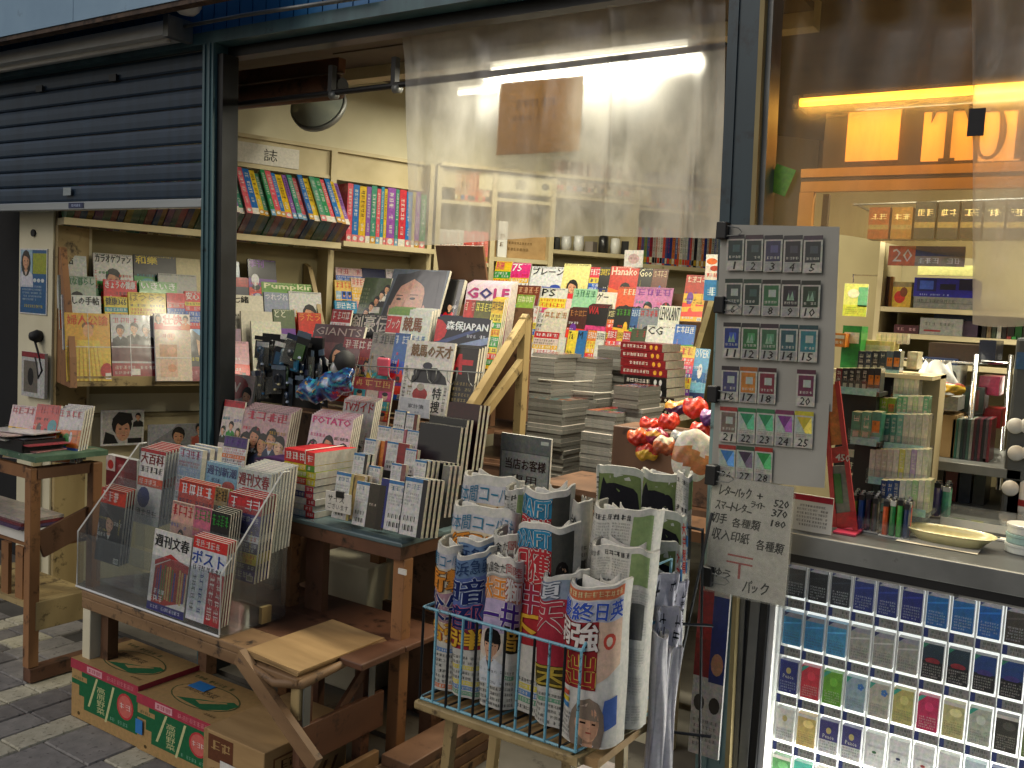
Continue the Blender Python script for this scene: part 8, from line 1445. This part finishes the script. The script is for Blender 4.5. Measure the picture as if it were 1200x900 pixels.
al = thing('amber_tube_lamp', 'glowing amber tube lamp above the dark serif letters', 'lamp', (x0, SY-.02, zt_)); part(MB().tube([(x0, SY-.02, zt_), (.5, SY-.02, zt_)], .013, 10), 'tube', 'tube_amber', al, smooth=True); part(MB().box((x0-.02, SY-.035, zt_-.02), (x0-.001, SY+.06, zt_+.02)), 'socket', 'amber_frame', al); part(MB().box((x0, SY+.0, zt_-.012), (.5, SY+.055, zt_+.03)), 'housing', 'amber_frame', al)
l = bpy.data.lights.new('amber_light', 'AREA'); l.shape = 'RECTANGLE'; l.size = 1.2; l.size_y = .03; l.energy = 6; l.color = (1, .55, .12); lo = bpy.data.objects.new('amber_light', l); COL.objects.link(lo); lo.parent = al; lo.location = (.6, -.02, -.016)
# rows of goods dimly seen under the amber sign
for i in range(7): box_px(1016+i*27, 1040+i*27, 243 if i < 2 else 236, 280, 3.55, .08, ['8a5424', '8a6a2c', '4a4a42', '4c4a40', '484438', '5a5648', '4a4840'][i], 'hanging_packet', f'dim packet hanging below the amber sign, {ORD[i]} from the left', 'packet', cvf=lambda c, i=i: c.rect(0, 0, 1, 1, ['8a5424', '8a6a2c', '4a4a42', '4c4a40', '484438', '5a5648', '4a4840'][i], 0).rect(0, .3, 1, .45, '8a7a50', 1).greek(.1, .6, .9, .8, 'd0c090', 1), group='packets below the amber sign')
rl = thing('packet_rail', 'thin rail from which the dim packets hang', 'rail', sp(1016, 236)); part(MB().tube([onY(1000, 240, 3.56), onY(1230, 232, 3.56)], .004, 6), 'rod', 'grey_steel', rl); 
for px in (1002, 1226): part(MB().tube([onY(px, 239, 3.56), V((onY(px, 239, 3.56).x, W3Y, onY(px, 239, 3.56).z))], .004, 6), 'arm', 'grey_steel', rl)
# ---------------------------------------------------------------- plastic sheets
def film(Y, corners, name, label, mat, nu=40, nv=30, amp=.012, seed=0, folds=()):
    TLp, TRp, BRp, BLp = [onY(px, py, Y) for px, py in corners]; r = random.Random(seed); ph = [r.uniform(0, 6) for _ in range(6)]
    def f(u, v):
        p = TLp.lerp(TRp, u).lerp(BLp.lerp(BRp, u), v); d = amp*(math.sin(u*7+ph[0]+v*2)*.6 + math.sin(v*5+ph[1]+u*4)*.4 + .35*math.sin(u*23+v*9+ph[2])*(1-v*.5))
        for (fu, dep_, wd_) in folds: d -= dep_*math.exp(-((u-fu-.02*math.sin(v*4))/wd_)**2)
        d -= .03*max(0, 1-v*5)*abs(math.sin(u*9+ph[3])); return V((p.x, Y+d, p.z - .010*max(0, 1-v*4)*abs(math.sin(u*11+ph[4]))+ .008*v*math.sin(u*6+ph[5])))
    o = MB().grid(f, nu, nv).build(name, mat, origin=(TLp+BRp)/2, smooth=True); return tag(o, label, 'plastic sheet')
film(2.555, ((472, 14), (852, -22), (843, 276), (478, 285)), 'plastic_sheet', 'large hazy clear plastic sheet hanging across the middle of the opening', 'film', 60, 40, .014, 2, ((.70, .03, .012), (.04, .015, .01), (.93, .02, .01), (.25, .012, .02), (.48, .012, .015)))
film(2.505, ((907, -24), (1143, -48), (1143, 300), (905, 268)), 'plastic_sheet', 'dirty yellowed plastic film over the counter window', 'film_dark', 40, 30, .006, 5); film(2.49, ((1140, -48), (1290, -60), (1290, 392), (1140, 377)), 'plastic_sheet', 'second overlapping plastic film at the right edge', 'film', 24, 30, .006, 6)
def c_tan(c): c.greek(.2, .62, .7, .74, '6a5426', 2); c.greek(.18, .44, .72, .52, '5a4620', 2)
o = card_px(581, 97, 678, 182, 2.60, c_tan, 'tan_notice', 'tan paper notice fixed behind the large plastic sheet', 'notice', 'matte'); o.data.materials[0] = M['tan_paper']
o = MB('8ac03a').box((-.028, 0, -.036), (.028, .0015, .036)).build('green_tag', 'gloss', mw=Matrix.Translation(onY(915, 211, 2.488)) @ Matrix.Rotation(.35, 4, 'Y')); tag(o, 'lime green tag stuck on the yellowed film', 'tag')
o = MB('2a1c12').box((-.018, 0, -.032), (.018, .003, .032)).build('dark_tape_patch', 'rubber', mw=Matrix.Translation(onY(1144, 143, 2.475))); tag(o, 'dark tape patch joining the two plastic films', 'tape')
def c_n2(c): c.rect(0, 0, 1, 1, '8a8494', 0); c.rect(0, 0, .36, 1, 'd07a4a', 1); c.text('20', .06, .2, .32, .85, 'f0e0d0', 2); c.rect(.36, 0, 1, .5, 'a89a8a', 1); c.greek(.4, .12, .95, .42, 'e8e4e0', 2); c.rect(.36, .5, 1, 1, '4a5080', 1.2)
card_px(1040, 288, 1130, 311, 2.52, c_n2, 'film_sticker', 'orange and blue notice strip at the foot of the yellowed film', 'notice', 'gloss')
for o in list(bpy.data.objects):
    if 'loc0' in o: del o['loc0']
